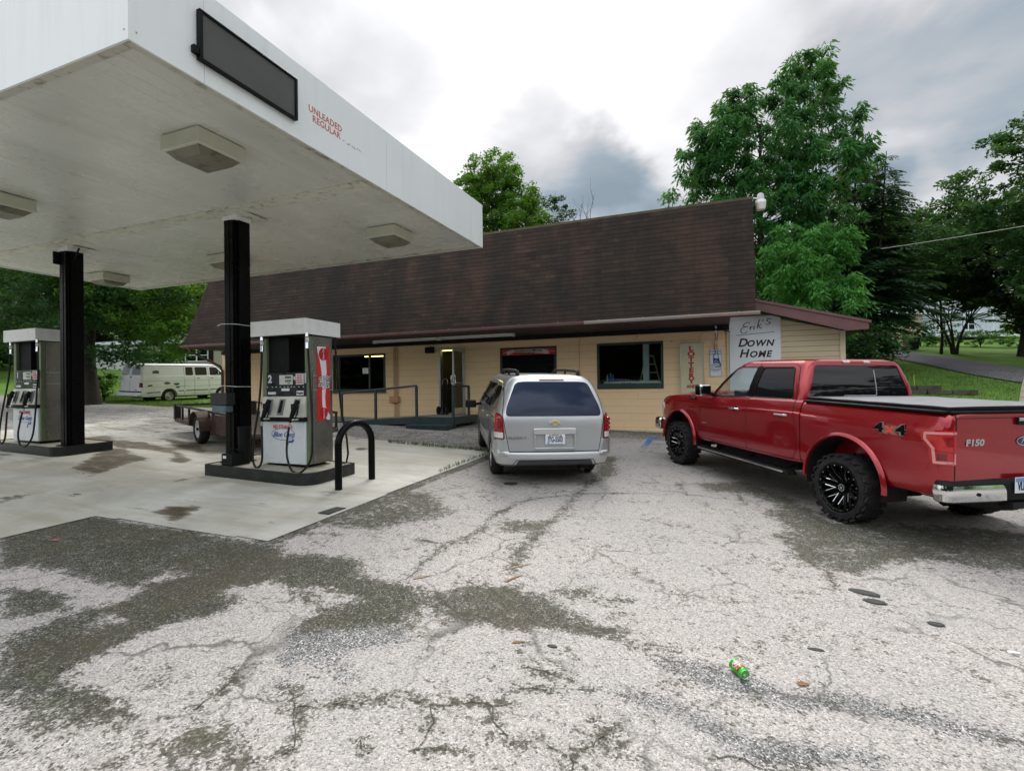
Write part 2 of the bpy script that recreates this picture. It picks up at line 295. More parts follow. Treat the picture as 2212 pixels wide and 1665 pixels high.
# ---------------- setting materials ----------------
def m_lot():
    m_,t,b=newmat('worn_asphalt'); sw(t); v=objco()
    at=N('ShaderNodeAttribute',attribute_name='wear'); wr=at.outputs['Fac']
    # edges of the worn areas broken up at two scales
    e1=MATH('SUBTRACT',noise(v,2.2,8,.66),.5); e2=MATH('SUBTRACT',noise(v,14,5,.6),.5)
    vc0=N('ShaderNodeTexVoronoi'); vc0.inputs['Scale'].default_value=70; LK(v,vc0.inputs['Vector']); sc0=N('ShaderNodeSeparateColor'); LK(vc0.outputs['Color'],sc0.inputs[0]); grit=MATH('MULTIPLY',MATH('SUBTRACT',sc0.outputs[0],.5),.42)
    wr=MATH('ADD',wr,grit)
    wv=MATH('ADD',MATH('ADD',wr,MATH('MULTIPLY',e1,1.15)),MATH('MULTIPLY',e2,1.5))
    mk=ramp(wv,[(.36,g3(0)),(.47,g3(.35)),(.56,g3(.82)),(.9,g3(1))])
    vo=N('ShaderNodeTexVoronoi'); vo.inputs['Scale'].default_value=110; LK(v,vo.inputs['Vector'])
    vo2=N('ShaderNodeTexVoronoi'); vo2.inputs['Scale'].default_value=260; LK(v,vo2.inputs['Vector'])
    sp=N('ShaderNodeSeparateColor'); LK(vo.outputs['Color'],sp.inputs[0]); sp2=N('ShaderNodeSeparateColor'); LK(vo2.outputs['Color'],sp2.inputs[0])
    big=noise(v,.55,5,.6)
    light=ramp(sp.outputs[0],[(0,(.17,.155,.145)),(.2,(.35,.325,.305)),(.5,(.455,.42,.395)),(.85,(.55,.51,.48)),(1,(.70,.66,.62))])
    light=mixc(ramp(sp2.outputs[0],[(.0,g3(.55)),(.25,g3(0))]),light,(.15,.15,.145))
    light=mixc(ramp(big,[(.35,g3(.32)),(.65,g3(0))]),light,(.26,.265,.255))
    tn=N('ShaderNodeAttribute',attribute_name='tone'); light=mixc(tn.outputs['Fac'],light,(.165,.17,.165))
    dark=ramp(sp.outputs[1],[(0,(.014,.016,.010)),(.5,(.048,.050,.037)),(.85,(.105,.105,.082)),(1,(.32,.31,.27))])
    gr=ramp(noise(v,6,6,.7),[(.45,g3(0)),(.65,g3(.5))]); dark=mixc(gr,dark,(.060,.066,.028)); dark=mixc(ramp(noise(v,1.1,5,.6),[(.45,g3(0)),(.62,g3(.45))]),dark,(.085,.066,.045))
    ga=N('ShaderNodeAttribute',attribute_name='gravel'); gm=ramp(MATH('ADD',MATH('ADD',ga.outputs['Fac'],grit),MATH('MULTIPLY',e1,.9)),[(.36,g3(0)),(.6,g3(1))])
    grav=ramp(sp.outputs[2],[(0,(.035,.037,.038)),(.3,(.12,.122,.122)),(.65,(.24,.24,.238)),(.9,(.42,.41,.40)),(1,(.70,.68,.66))])
    grav=mixc(ramp(noise(v,1.7,5,.6),[(.45,g3(0)),(.65,g3(.4))]),grav,(.10,.10,.085))
    light=mixc(gm,light,grav)
    c=mixc(mk,light,dark)
    # fine map cracking, everywhere faint
    vc=N('ShaderNodeTexVoronoi',feature='DISTANCE_TO_EDGE'); vc.inputs['Scale'].default_value=1.1
    wp=N('ShaderNodeVectorMath',operation='MULTIPLY_ADD'); nn=N('ShaderNodeTexNoise'); nn.inputs['Scale'].default_value=5; nn.inputs['Detail'].default_value=6; LK(v,nn.inputs['Vector'])
    LK(nn.outputs['Color'],wp.inputs[0]); wp.inputs[1].default_value=(.35,.35,0); LK(v,wp.inputs[2]); LK(wp.outputs[0],vc.inputs['Vector'])
    ck=ramp(vc.outputs['Distance'],[(0,g3(1)),(.010,g3(.6)),(.020,g3(0))])
    ckm=MATH('MULTIPLY',ck,ramp(noise(v,.8,3),[(.42,g3(0)),(.60,g3(.75))]))
    c=mixc(ckm,c,(.05,.05,.04))
    LK(c,b.inputs['Base Color']); b.inputs['Roughness'].default_value=.85; b.inputs['Specular IOR Level'].default_value=.35
    h=MATH('ADD',MATH('MULTIPLY',vo.outputs['Distance'],-1.0),MATH('MULTIPLY',noise(v,180,3),.5))
    h=MATH('SUBTRACT',h,MATH('MULTIPLY',ckm,1.2))
    LK(bumpn(h,.75,.006),b.inputs['Normal']); return m_
def m_pad():
    m_,t,b=newmat('stained_concrete'); sw(t); v=objco()
    at=N('ShaderNodeAttribute',attribute_name='mud'); wr=at.outputs['Fac']
    n1=noise(v,.7,7,.62,.5); st=noise(objco((.35,1.6,1)),1.3,7,.7,.3)
    c=ramp(n1,[(.25,(.33,.325,.28)),(.5,(.475,.47,.42)),(.75,(.60,.60,.56))])
    c=mixc(ramp(st,[(.45,g3(0)),(.7,g3(.7))]),c,(.30,.265,.19))
    c=mixc(ramp(noise(v,3.5,8,.7),[(.55,g3(0)),(.75,g3(.3))]),c,(.30,.30,.25))
    c=mixc(ramp(noise(v,38,3),[(.66,g3(0)),(.72,g3(.6))]),c,(.2,.2,.17))
    mv=MATH('ADD',wr,MATH('ADD',MATH('MULTIPLY',MATH('SUBTRACT',noise(objco((.5,1.9,1)),2.6,9,.74,.8),.5),2.4),MATH('MULTIPLY',MATH('SUBTRACT',noise(v,25,4),.5),.35)))
    mk=ramp(mv,[(.40,g3(0)),(.60,g3(.75)),(.9,g3(1))])
    c=mixc(mk,c,ramp(noise(v,7,6,.7),[(.3,(.045,.036,.022)),(.55,(.10,.078,.048)),(.75,(.20,.155,.10))]))
    LK(c,b.inputs['Base Color']); LK(ramp(n1,[(.3,g3(.55)),(.7,g3(.85))]),b.inputs['Roughness'])
    LK(bumpn(noise(v,45,6,.7),.35,.004),b.inputs['Normal']); return m_
def m_grass(name,a,b_,scale=1.0):
    m_,t,b=newmat(name); sw(t); v=objco()
    c=ramp(noise(v,.35*scale,7,.65),[(.3,a),(.7,b_)])
    c=mixc(ramp(noise(v,30,4,.7),[(.4,g3(.55)),(.6,g3(0))]),c,(a[0]*.45,a[1]*.45,a[2]*.45))
    c=mixc(ramp(noise(v,2.2,5),[(.6,g3(0)),(.75,g3(.35))]),c,(.24,.22,.09))
    LK(c,b.inputs['Base Color']); b.inputs['Roughness'].default_value=.9; b.inputs['Specular IOR Level'].default_value=.2
    LK(bumpn(noise(v,60,4,.7),.9,.03),b.inputs['Normal']); return m_
def m_block():
    m_,t,b=newmat('painted_block_wall'); sw(t)
    tc=N('ShaderNodeTexCoord'); sp=N('ShaderNodeSeparateXYZ'); LK(tc.outputs['Object'],sp.inputs[0]); cb=N('ShaderNodeCombineXYZ'); LK(sp.outputs[0],cb.inputs[0]); LK(sp.outputs[2],cb.inputs[1])
    br=N('ShaderNodeTexBrick'); LK(cb.outputs[0],br.inputs['Vector']); br.inputs['Scale'].default_value=1.0; br.inputs['Brick Width'].default_value=.4064; br.inputs['Row Height'].default_value=.2032
    br.inputs['Mortar Size'].default_value=.004; br.inputs['Mortar Smooth'].default_value=.4; br.inputs['Color1'].default_value=(.84,.62,.365,1); br.inputs['Color2'].default_value=(.82,.60,.35,1); br.inputs['Mortar'].default_value=(.64,.48,.31,1)
    v=tc.outputs['Object']; c=br.outputs['Color']
    # vertical joints are filled with paint: let only patches of them show
    c=mixc(ramp(noise(v,1.2,4),[(.3,g3(.7)),(.6,g3(.1))]),c,(.83,.61,.36))
    c=mixc(ramp(noise(v,.9,6,.6),[(.4,g3(.0)),(.7,g3(.25))]),c,(.87,.68,.45))
    c=mixc(ramp(noise(v,2.5,8,.72),[(.6,g3(0)),(.72,g3(.22))]),c,(.36,.30,.18))
    # grime running under the joints
    ln=N('ShaderNodeMath',operation='FRACT'); LK(MATH('DIVIDE',sp.outputs[2],.2032),ln.inputs[0])
    jl=ramp(ln.outputs[0],[(0,g3(.75)),(.035,g3(.0)),(.965,g3(.0)),(1,g3(.75))])
    jl=MATH('MULTIPLY',jl,ramp(noise(objco((1.0,1,6)),1.4,5,.6),[(.38,g3(0.12)),(.6,g3(1))]))
    c=mixc(jl,c,(.22,.15,.09))
    sp_=ramp(noise(v,7,2,.5),[(.76,g3(0)),(.78,g3(.7))]); c=mixc(sp_,c,(.2,.13,.08))
    LK(c,b.inputs['Base Color']); b.inputs['Roughness'].default_value=.75
    h=MATH('SUBTRACT',MATH('MULTIPLY',noise(v,70,5,.7),.35),MATH('MULTIPLY',jl,1.0)); LK(bumpn(h,.5,.006),b.inputs['Normal']); return m_
def m_shingle():
    m_,t,b=newmat('brown_shingles'); sw(t)
    tc=N('ShaderNodeTexCoord'); sp=N('ShaderNodeSeparateXYZ'); LK(tc.outputs['Object'],sp.inputs[0]); cb=N('ShaderNodeCombineXYZ'); LK(sp.outputs[0],cb.inputs[0]); LK(sp.outputs[2],cb.inputs[1])
    br=N('ShaderNodeTexBrick'); LK(cb.outputs[0],br.inputs['Vector']); br.inputs['Scale'].default_value=1.0; br.inputs['Brick Width'].default_value=.31; br.inputs['Row Height'].default_value=.118
    br.inputs['Mortar Size'].default_value=.0032; br.inputs['Mortar Smooth'].default_value=.1; br.inputs['Color1'].default_value=(0,0,0,1); br.inputs['Color2'].default_value=(1,1,1,1); br.inputs['Mortar'].default_value=(.5,.5,.5,1); br.offset=.5
    v=tc.outputs['Object']
    wn=N('ShaderNodeTexWhiteNoise',noise_dimensions='2D')
    fx=N('ShaderNodeVectorMath',operation='DIVIDE'); LK(cb.outputs[0],fx.inputs[0]); fx.inputs[1].default_value=(.62,.118,1); fl=N('ShaderNodeVectorMath',operation='FLOOR'); LK(fx.outputs[0],fl.inputs[0]); LK(fl.outputs[0],wn.inputs['Vector'])
    tone=MATH('ADD',MATH('MULTIPLY',br.outputs['Color'],.55),MATH('MULTIPLY',wn.outputs['Value'],.45))
    c=ramp(tone,[(0,(.022,.017,.013)),(.45,(.035,.026,.020)),(.8,(.048,.032,.024)),(1,(.068,.043,.031))])
    # long vertical weathering streaks and larger blotches
    st=noise(objco((1.0,1.0,.16)),1.15,5,.6,.2)
    c=mixc(ramp(st,[(.38,g3(.9)),(.60,g3(0))]),c,(.021,.019,.017))
    c=mixc(ramp(noise(objco((.8,1,.35)),1.7,6,.6),[(.5,g3(0)),(.70,g3(.55))]),c,(.078,.043,.034))
    c=mixc(MATH('MULTIPLY',br.outputs['Fac'],.55),c,(.008,.007,.007))
    rf=N('ShaderNodeMath',operation='FRACT'); LK(MATH('DIVIDE',sp.outputs[2],.118),rf.inputs[0]); c=mixc(ramp(rf.outputs[0],[(0,g3(.85)),(.07,g3(.6)),(.12,g3(0)),(1,g3(0))]),c,(.008,.007,.007))  # row shadow put into the colour, a dark line along each course
    LK(c,b.inputs['Base Color']); b.inputs['Roughness'].default_value=.93; b.inputs['Specular IOR Level'].default_value=.25
    fr=N('ShaderNodeMath',operation='FRACT'); LK(MATH('DIVIDE',sp.outputs[2],.118),fr.inputs[0])
    h=MATH('SUBTRACT',MATH('SUBTRACT',MATH('MULTIPLY',noise(v,160,3),.25),MATH('MULTIPLY',fr.outputs[0],.8)),MATH('MULTIPLY',br.outputs['Fac'],.6)); LK(bumpn(h,.8,.008),b.inputs['Normal']); return m_
def m_siding(name,col,dark,pitch=.2):
    m_,t,b=newmat(name); sw(t); tc=N('ShaderNodeTexCoord'); sp=N('ShaderNodeSeparateXYZ'); LK(tc.outputs['Object'],sp.inputs[0])
    fr=N('ShaderNodeMath',operation='FRACT'); LK(MATH('DIVIDE',sp.outputs[2],pitch),fr.inputs[0])
    c=mixc(ramp(fr.outputs[0],[(0,g3(1)),(.06,g3(.9)),(.10,g3(0)),(1,g3(0))]),ramp(noise(tc.outputs['Object'],1.5,5),[(.3,tuple(k*.93 for k in col)),(.7,col)]),dark)
    LK(c,b.inputs['Base Color']); b.inputs['Roughness'].default_value=.5
    LK(bumpn(fr.outputs[0],.9,.015),b.inputs['Normal']); return m_
LEAFM={}
def m_leaf(name,a,b_,tr=.35):
    if name in LEAFM: return LEAFM[name]
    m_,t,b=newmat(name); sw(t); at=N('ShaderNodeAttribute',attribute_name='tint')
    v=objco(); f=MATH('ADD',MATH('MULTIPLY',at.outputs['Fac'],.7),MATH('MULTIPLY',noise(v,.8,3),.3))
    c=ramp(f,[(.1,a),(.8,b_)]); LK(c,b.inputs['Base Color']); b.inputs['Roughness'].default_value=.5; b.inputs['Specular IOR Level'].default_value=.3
    o=t.nodes['Material Output']; tl=N('ShaderNodeBsdfTranslucent'); LK(mixc(.5,c,(.16,.30,.02)),tl.inputs[0]); mx=N('ShaderNodeMixShader'); mx.inputs[0].default_value=tr
    LK(b.outputs[0],mx.inputs[1]); LK(tl.outputs[0],mx.inputs[2]); LK(mx.outputs[0],o.inputs[0]); LEAFM[name]=m_; return m_

M_GRASS=m_grass('lawn_grass',(.075,.165,.025),(.17,.31,.05))
M_LOT=m_lot(); M_PAD=m_pad(); M_BLOCK=m_block(); M_SHINGLE=m_shingle()
M_WHITE=pm('white_painted_steel',(.80,.82,.82),.35,0,.05,1.2,dirt=(.42,.42,.36),damt=.25)
M_BLACKP=pm('black_gloss_paint',(.0025,.003,.003),.33,0,.3,4,coat=.0,spec=.13)
M_BLACKM=pm('matte_black',(.006,.0065,.007),.6,0,.3,4,spec=.2)
M_RUBBER=pm('hose_rubber',(.006,.006,.007),.45,spec=.3)
M_TYRE=pm('tyre_rubber',(.020,.020,.020),.75,0,.35,10,bump=.5,bs=40,spec=.25)
M_CHROME=pm('chrome',(.75,.76,.78),.08,1,.03)
M_STEEL=pm('brushed_steel',(.30,.29,.26),.32,.9,.18,2)
M_ALU=pm('aluminium_frame',(.50,.53,.52),.35,.8,.1)
M_BROWNT=pm('brown_trim',(.085,.048,.045),.5,0,.12)
M_DARKW=pm('dark_soffit',(.006,.006,.006),.9)
M_BARK=pm('bark',(.022,.018,.014),.9,0,.4,6,bump=.8,bs=18,bd=.03)
M_TEAL=pm('dark_green_painted_wood',(.018,.040,.042),.55,0,.25,5,bump=.3,bs=30)
M_DECK=pm('weathered_deck_boards',(.16,.16,.15),.8,0,.2,4,bump=.4,bs=25)
M_RED=pm('red_sign_print',(.62,.02,.02),.4,0,.05)
M_INKB=pm('black_sign_print',(.012,.012,.014),.5)
M_BLUE=pm('blue_sign_print',(.02,.06,.35),.5)
M_SIGNW=pm('white_sign_board',(.70,.76,.80),.4,0,.04)
M_CREAM=pm('cream_sign_board',(.58,.54,.36),.5,0,.08)
M_YLAMP=pm('lit_fluorescent_tube',(.9,.8,.3),.5,emit=(1.0,.78,.22),es=4)
M_GLASSD=glass('window_glass',(.82,.88,.86),.0,refl=.75)

# ---------------- ground ----------------
def hill(x,y):
    h=0.0
    if y>24: h+=.125*(math.sqrt((y-24)**2+4)-2)
    r_=max(0,-x-40); h+=.12*r_
    return min(h,9.0)
def gh(x,y): return gz(x,y)+hill(x,y)
def grid_mesh(xs,ys,zf,keep=None):
    idx={};v=[];f=[]
    for j,y in enumerate(ys):
        for i,x in enumerate(xs): v.append((x,y,zf(x,y)))
    nx=len(xs)
    for j in range(len(ys)-1):
        for i in range(nx-1):
            if keep and not keep((xs[i]+xs[i+1])/2,(ys[j]+ys[j+1])/2): continue
            f.append((j*nx+i,j*nx+i+1,(j+1)*nx+i+1,(j+1)*nx+i))
    mb=MB(); mb.v=v; mb.f=f; mb.m=[0]*len(f); return mb
def steps(a,b,f):
    o=[a]
    while o[-1]<b: o.append(o[-1]+f(o[-1]))
    o[-1]=b; return o
def bz(x,y):   # ground base: the planar lot, easing to hills; dips flat far in front/right
    return gh(x,y)
xs=steps(-420,420,lambda x: 1.0 if -46<=x<30 else max(1.5,.12*min(abs(x+46),abs(x-30))+1.5))
ys=steps(-90,420,lambda y: 1.0 if -6<=y<66 else max(1.5,.12*min(abs(y+6),abs(y-66))+1.5))
def far(x,y):
    z=bz(max(-75,min(30,x)),max(-40,min(95,y)))
    return z
g_=grid_mesh(xs,ys,far); o=part('ground',g_,M_GRASS,smooth=True); tag(o,'green grass ground rising to hills behind the store',None,None,'structure')
def inpoly(x,y,P):
    c=False;n=len(P);j=n-1
    for i in range(n):
        xi,yi=P[i];xj,yj=P[j]
        if (yi>y)!=(yj>y) and x<(xj-xi)*(y-yi)/(yj-yi)+xi: c=not c
        j=i
    return c
def paint(base,polys,X,Y):
    """X,Y flat arrays -> painted value with polygons in order"""
    val=np.full(X.shape,base)
    for s,P in polys:
        px=np.array([p[0] for p in P]);py=np.array([p[1] for p in P])
        ins=np.zeros(X.shape,bool); dmin=np.full(X.shape,1e9); j=len(P)-1
        bb=(X>px.min()-.4)&(X<px.max()+.4)&(Y>py.min()-.4)&(Y<py.max()+.4)
        if not bb.any(): continue
        x=X[bb];y=Y[bb];i_=np.zeros(x.shape,bool);d_=np.full(x.shape,1e9)
        for i in range(len(P)):
            xi,yi,xj,yj=px[i],py[i],px[j],py[j]
            with np.errstate(divide='ignore',invalid='ignore'):
                c=((yi>y)!=(yj>y))&(x<(xj-xi)*(y-yi)/(yj-yi+1e-12)+xi)
            i_^=c
            ex,ey=xj-xi,yj-yi;L=ex*ex+ey*ey+1e-12;t=np.clip(((x-xi)*ex+(y-yi)*ey)/L,0,1)
            d_=np.minimum(d_,np.hypot(x-xi-t*ex,y-yi-t*ey)); j=i
        soft=.10
        a=np.clip(.5+np.where(i_,d_,-d_)/(2*soft),0,1)
        v=val[bb]; val[bb]=v*(1-a)+s*a
    return val
def setattrf(me,name,vals):
    a=me.attributes.new(name,'FLOAT','POINT'); a.data.foreach_set('value',np.asarray(vals,np.float32))
PADP=[(-6.87,-3),(-6.87,3.80),(-4.27,3.90),(-4.36,9.35),(-4.44,9.9),(-6.5,10.3),(-8.4,10.5),(-10.5,11.6),(-13.5,12.4),(-18.2,12.0),(-18.2,-3)]
GRASSE=[(-40,17.4),(-31.9,17.1),(-30,16.8),(-27.7,15.75),(-25.4,15.55),(-22.9,15.3),(-20.9,15.7),(-18.65,15.9)]
def lotkeep(x,y):
    if y>15.1:
        if x>-18.6: return False
        for (a,b),(c,d) in zip(GRASSE,GRASSE[1:]):
            if a<=x<=c: return y<b+(d-b)*(x-a)/(c-a)
        return False
    return True
xs=steps(-40,9,lambda x: .055 if -7.6<x<5.2 else .3); ys=steps(-4,17.6,lambda y: .3 if y<1.5 else .028+.006*max(0,y))
l_=grid_mesh(xs,ys,lambda x,y: gz(x,y)+.006,lotkeep)
A=np.array(l_.v); wear=paint(.22,[q for q in DARK if q[0]!=.6],A[:,0],A[:,1]); grv=paint(.0,[q for q in DARK if q[0] in (.6,.05)],A[:,0],A[:,1])*1.35
# far yard beyond the pad: grey, gravelly; grime along the wall and along the pad edge
for P in CRACKS:
    for (a,b),(c_,d) in zip(P,P[1:]):
        ex,ey=c_-a,d-b; L=ex*ex+ey*ey+1e-9; t=np.clip(((A[:,0]-a)*ex+(A[:,1]-b)*ey)/L,0,1); dd=np.hypot(A[:,0]-a-t*ex,A[:,1]-b-t*ey); wear=np.maximum(wear,.62-.42*np.clip(dd/.085,0,1))
wear=np.where(A[:,0]<-9,np.maximum(wear,.40),wear)
wear=np.where((A[:,1]>13.2)&(A[:,0]>-8),np.maximum(wear,.42+.12*(A[:,1]-13.2)),wear)
wear=np.where((A[:,1]>9.9)&(A[:,0]<-3.4),np.maximum(wear,.46),wear)
dp=np.abs(A[:,0]+4.28); wear=np.where((A[:,1]>3.9)&(A[:,1]<9.5)&(dp<.16),np.maximum(wear,.75),wear)
o=part('asphalt_lot',l_,M_LOT); setattrf(o.data,'wear',wear); setattrf(o.data,'gravel',grv); A_=np.array(l_.v); setattrf(o.data,'tone',+.02+.46*np.clip((A_[:,1]-4.2)/4.0,0,1)*np.clip((9.5-A_[:,0])/3,0,1)); tag(o,'worn pale asphalt lot with dark broken patches',None,None,'structure')
xs=steps(-18.2,-4.2,lambda x:.07); ys=steps(-3,12.5,lambda y:.3 if y<2 else .07)
p_=grid_mesh(xs,ys,lambda x,y:gz(x,y)+.014,lambda x,y: inpoly(x,y,PADP))
A=np.array(p_.v)
# snap the grid border onto the straight pad edges
A2=A.copy()
xe=-4.27-(A[:,1]-3.9)*.0165; mk=(A[:,0]>xe); A2[mk,0]=xe[mk]
mk=(A[:,1]<3.80+(A[:,0]+6.87)*.0385)&(A[:,0]>-6.87)&(A[:,1]>3.6); A2[mk,1]=(3.80+(A[:,0]+6.87)*.0385)[mk]
A2[:,2]=gz(0,0)+GX*A2[:,0]+GY*A2[:,1]+.014; p_.v=[tuple(q) for q in A2]
mud=paint(.12,MUD,A[:,0],A[:,1]); mud=np.where((A[:,0]<-8.2)&(A[:,1]>7.6),np.maximum(mud,.36),mud); mud=np.where((A[:,0]<-9)&(A[:,1]>9.2),np.maximum(mud,.42),mud)
o=part('concrete_pad',p_,M_PAD); setattrf(o.data,'mud',mud); tag(o,'pale stained concrete pad under the pumps',None,None,'structure')
# open cracks, thin ragged strips lying in the asphalt
cr=MB(); rr=random.Random(3)
for P in CRACKS:
    pts=[]
    for (a,b),(c,d) in zip(P,P[1:]):
        n=max(2,int(math.hypot(c-a,d-b)/.05))
        for k in range(n): t=k/n; pts.append((a+(c-a)*t+rr.gauss(0,.010),b+(d-b)*t+rr.gauss(0,.010)))
    pts.append(P[-1]); wd=.006
    for i in range(len(pts)-1):
        (a,b),(c,d)=pts[i],pts[i+1]; L=math.hypot(c-a,d-b)+1e-6; nx,ny=-(d-b)/L,(c-a)/L; w0=rr.uniform(.0005,.004); 
        if i==0: wd=w0
        cr.add([(a-nx*wd,b-ny*wd,gz(a,b)+.010),(a+nx*wd,b+ny*wd,gz(a,b)+.010),(c+nx*w0,d+ny*w0,gz(c,d)+.010),(c-nx*w0,d-ny*w0,gz(c,d)+.010)],[(0,1,2,3)]); wd=w0
o=part('asphalt_cracks',cr,pm('crack_dirt',(.05,.052,.035),.95,0,.5,20)); tag(o,'open cracks in the asphalt',None,None,'structure')
# driveway up the hill, right
def sheet(name,P,mat,dz,label,zf=gh):
    """road strip: list of (left,right) pairs"""
    mb=MB(); rows=[]
    for (l,r_) in P:
        rows.append([ (l[0]+(r_[0]-l[0])*t, l[1]+(r_[1]-l[1])*t) for t in np.linspace(0,1,9)])
    dense=[]
    for a,b in zip(rows,rows[1:]):
        for k in range(8): dense.append([(p[0]+(q[0]-p[0])*k/8,p[1]+(q[1]-p[1])*k/8) for p,q in zip(a,b)])
    dense.append(rows[-1])
    for row in dense:
        for x,y in row: mb.v.append((x,y,zf(x,y)+dz))
    for j in range(len(dense)-1):
        for i in range(8): mb.f.append((j*9+i,j*9+i+1,(j+1)*9+i+1,(j+1)*9+i)); mb.m.append(0)
    o=part(name,mb,mat,smooth=True); return tag(o,label,None,None,'structure')
ro=MB()
for (a,b,c_,d) in ((9.01,70,-30,11),(-60,9,-30,-4.01)):
    n=10
    for i in range(n):
        for j in range(n):
            x0_,x1_=a+(b-a)*i/n,a+(b-a)*(i+1)/n; y0_,y1_=c_+(d-c_)*j/n,c_+(d-c_)*(j+1)/n
            ro.add([(x0_,y0_,gz(x0_,y0_)+.005),(x1_,y0_,gz(x1_,y0_)+.005),(x1_,y1_,gz(x1_,y1_)+.005),(x0_,y1_,gz(x0_,y1_)+.005)],[(0,1,2,3)])
M_ROAD=pm('road_asphalt',(.17,.165,.16),.85,0,.2,.6,bump=.4,bs=60)
o=part('road',ro,M_ROAD); tag(o,'grey road beyond the lot',None,None,'structure')
M_DRIVE=pm('driveway_asphalt',(.10,.097,.11),.8,0,.15,.5,bump=.4,bs=50)
# ---------------- store building ----------------
BR=thing('store_building','long low store with cream block wall, tall brown shingled mansard and a sided annex','store building',(-9,15,.229))
YW=14.95
OPEN=[(-13.02,-10.73,1.56,2.87),(-8.60,-7.62,.78,2.96),(-6.37,-4.51,1.53,2.87),(-3.27,-1.385,1.54,2.88)]
wl=MB(); x=-18.64
for a,b,c,d in OPEN:
    wl.box(x,a,YW,YW+.2,-.3,3.24); wl.box(a,b,YW,YW+.2,-.3,c); wl.box(a,b,YW,YW+.2,d,3.24); x=b
wl.box(x,.32,YW,YW+.2,-.3,3.24)
wl.box(-18.64,-18.44,YW+.2,27,-.3,5.7); wl.box(.12,.32,YW+.2,27,-.3,5.7); wl.box(-18.44,.12,26.8,27,-.3,5.7)
wl.box(-18.4,.1,15.0,15.15,3.3,5.7)
part('wall',wl,M_BLOCK,BR)
fd=MB(); fd.prism([(-18.66,-.3),(.33,-.3),(.33,.335),(-1.35,.368),(-3.0,.397),(-7.2,.46),(-18.66,.7)],'y',YW-.07,YW-.002)
part('foundation',fd,pm('painted_footing',(.64,.55,.36),.8,0,.1,2,dirt=(.2,.17,.10),ds=4),BR,bevel=.008)
ins=pm('dark_interior',(.05,.055,.053),.8)
it=MB(); it.box(-18.4,.1,20,20.1,.3,3.2); it.box(-18.4,.1,15.16,20,.66,.72); it.box(-18.4,.1,15.16,20,3.16,3.2); it.box(-9.6,-9.5,15.16,20,.7,3.16)
part('interior',it,ins,BR)
for (x,y,z,h,d,w_) in ((-12.6,18,.72,1.5,.5,2.6),(-7.9,17.6,.72,1.7,.6,1.1),(-5.6,17.8,.72,1.6,.5,1.8)):
    sh=MB()
    for k in range(4): sh.box(x,x+w_,y,y+d,z+k*h/4,z+k*h/4+.03)
    for j in range(int(w_/.12)):
        for k in range(4):
            if rng.random()<.75: sh.box(x+j*.12+.01,x+j*.12+.10,y+.05,y+.25,z+k*h/4+.03,z+k*h/4+.03+rng.uniform(.12,.26))
    part('store_shelf',sh,pm('shelf_goods',(.25,.22,.18),.6,0,.9,9),BR)
# roof: mansard with a hipped left end
ms=MB(); ZB,ZT=3.33,6.18
ms.add([(-18.5,13.2,ZB),(.87,13.2,ZB),(.87,13.75,ZT),(-17.6,13.75,ZT),(-18.5,13.45,ZB),(.87,13.45,ZB),(.87,14.3,ZT),(-17.6,14.3,ZT)],[(0,1,2,3),(1,5,6,2),(3,2,6,7),(0,3,7,4),(4,7,6,5),(0,4,5,1)])
part('mansard_roof',ms,M_SHINGLE,BR)
fr=MB(); fr.box(-18.3,.2,15.0,27.1,5.7,5.8); fr.box(.1,.35,15.0,27.1,5.5,5.85); part('flat_roof',fr,M_BROWNT,BR)
cp=MB(); cp.add([(-17.62,13.735,ZT-.05),(.885,13.735,ZT-.05),(.885,13.74,ZT+.02),(-17.62,13.74,ZT+.02),(.885,13.95,ZT+.025),(-17.62,13.95,ZT+.025)],[(0,1,2,3),(3,2,4,5)])
part('roof_cap',cp,pm('mossy_cap',(.075,.065,.035),.9,0,.4,3),BR)
gt=MB(); gt.box(-18.5,.93,13.18,13.205,3.225,3.33); part('fascia_board',gt,M_BROWNT,BR)
sf=MB(); sf.box(-18.45,.325,13.206,14.946,3.225,3.245); 
for k in range(70):
    x=-18.3+k*.27
    if x>.3: continue
    sf.box(x,x+.012,13.22,14.94,3.218,3.226)
part('soffit',sf,pm('brown_soffit',(.045,.028,.026),.7),BR)
lg=MB(); lg.box(-18.6,.32,14.86,14.947,3.09,3.223); part('ledger_board',lg,M_DARKW,BR)
gu=MB(); P=[(13.178,3.325),(13.178,3.245),(13.10,3.245),(13.075,3.285),(13.07,3.325),(13.078,3.325),(13.083,3.287),(13.105,3.253),(13.17,3.253),(13.17,3.325)]
gu.prism([(y,z) for y,z in P],'x',-18.52,-3.2); g0=part('gutter',gu,pm('brown_gutter',(.16,.10,.095),.35,.2,.1),BR)
g2=MB(); g2.prism([(y,z-.0005) for y,z in P],'x',-3.195,.95); g2.box(.945,.952,13.07,13.178,3.245,3.325)
gb=part('gutter',g2,pm('bare_gutter_metal',(.50,.46,.42),.35,.7,.04,.5),BR); gb['label']='bare weathered metal length of gutter'
for k in range(18):
    b_=MB(); x=-18.2+k*1.1; 
    if x<.9: b_.box(x-.012,x+.012,13.065,13.18,3.326,3.334); part('gutter_bracket',b_,M_ALU,(gb if x>-3.2 else g0))
ds=MB(); ds.tube([(-18.1,13.12,3.24),(-18.1,13.16,3.12),(-18.25,13.7,2.95),(-18.58,14.8,2.62),(-18.60,14.9,2.45),(-18.60,14.9,.8)],.045,8); part('downspout',ds,M_BROWNT,BR,smooth=True)
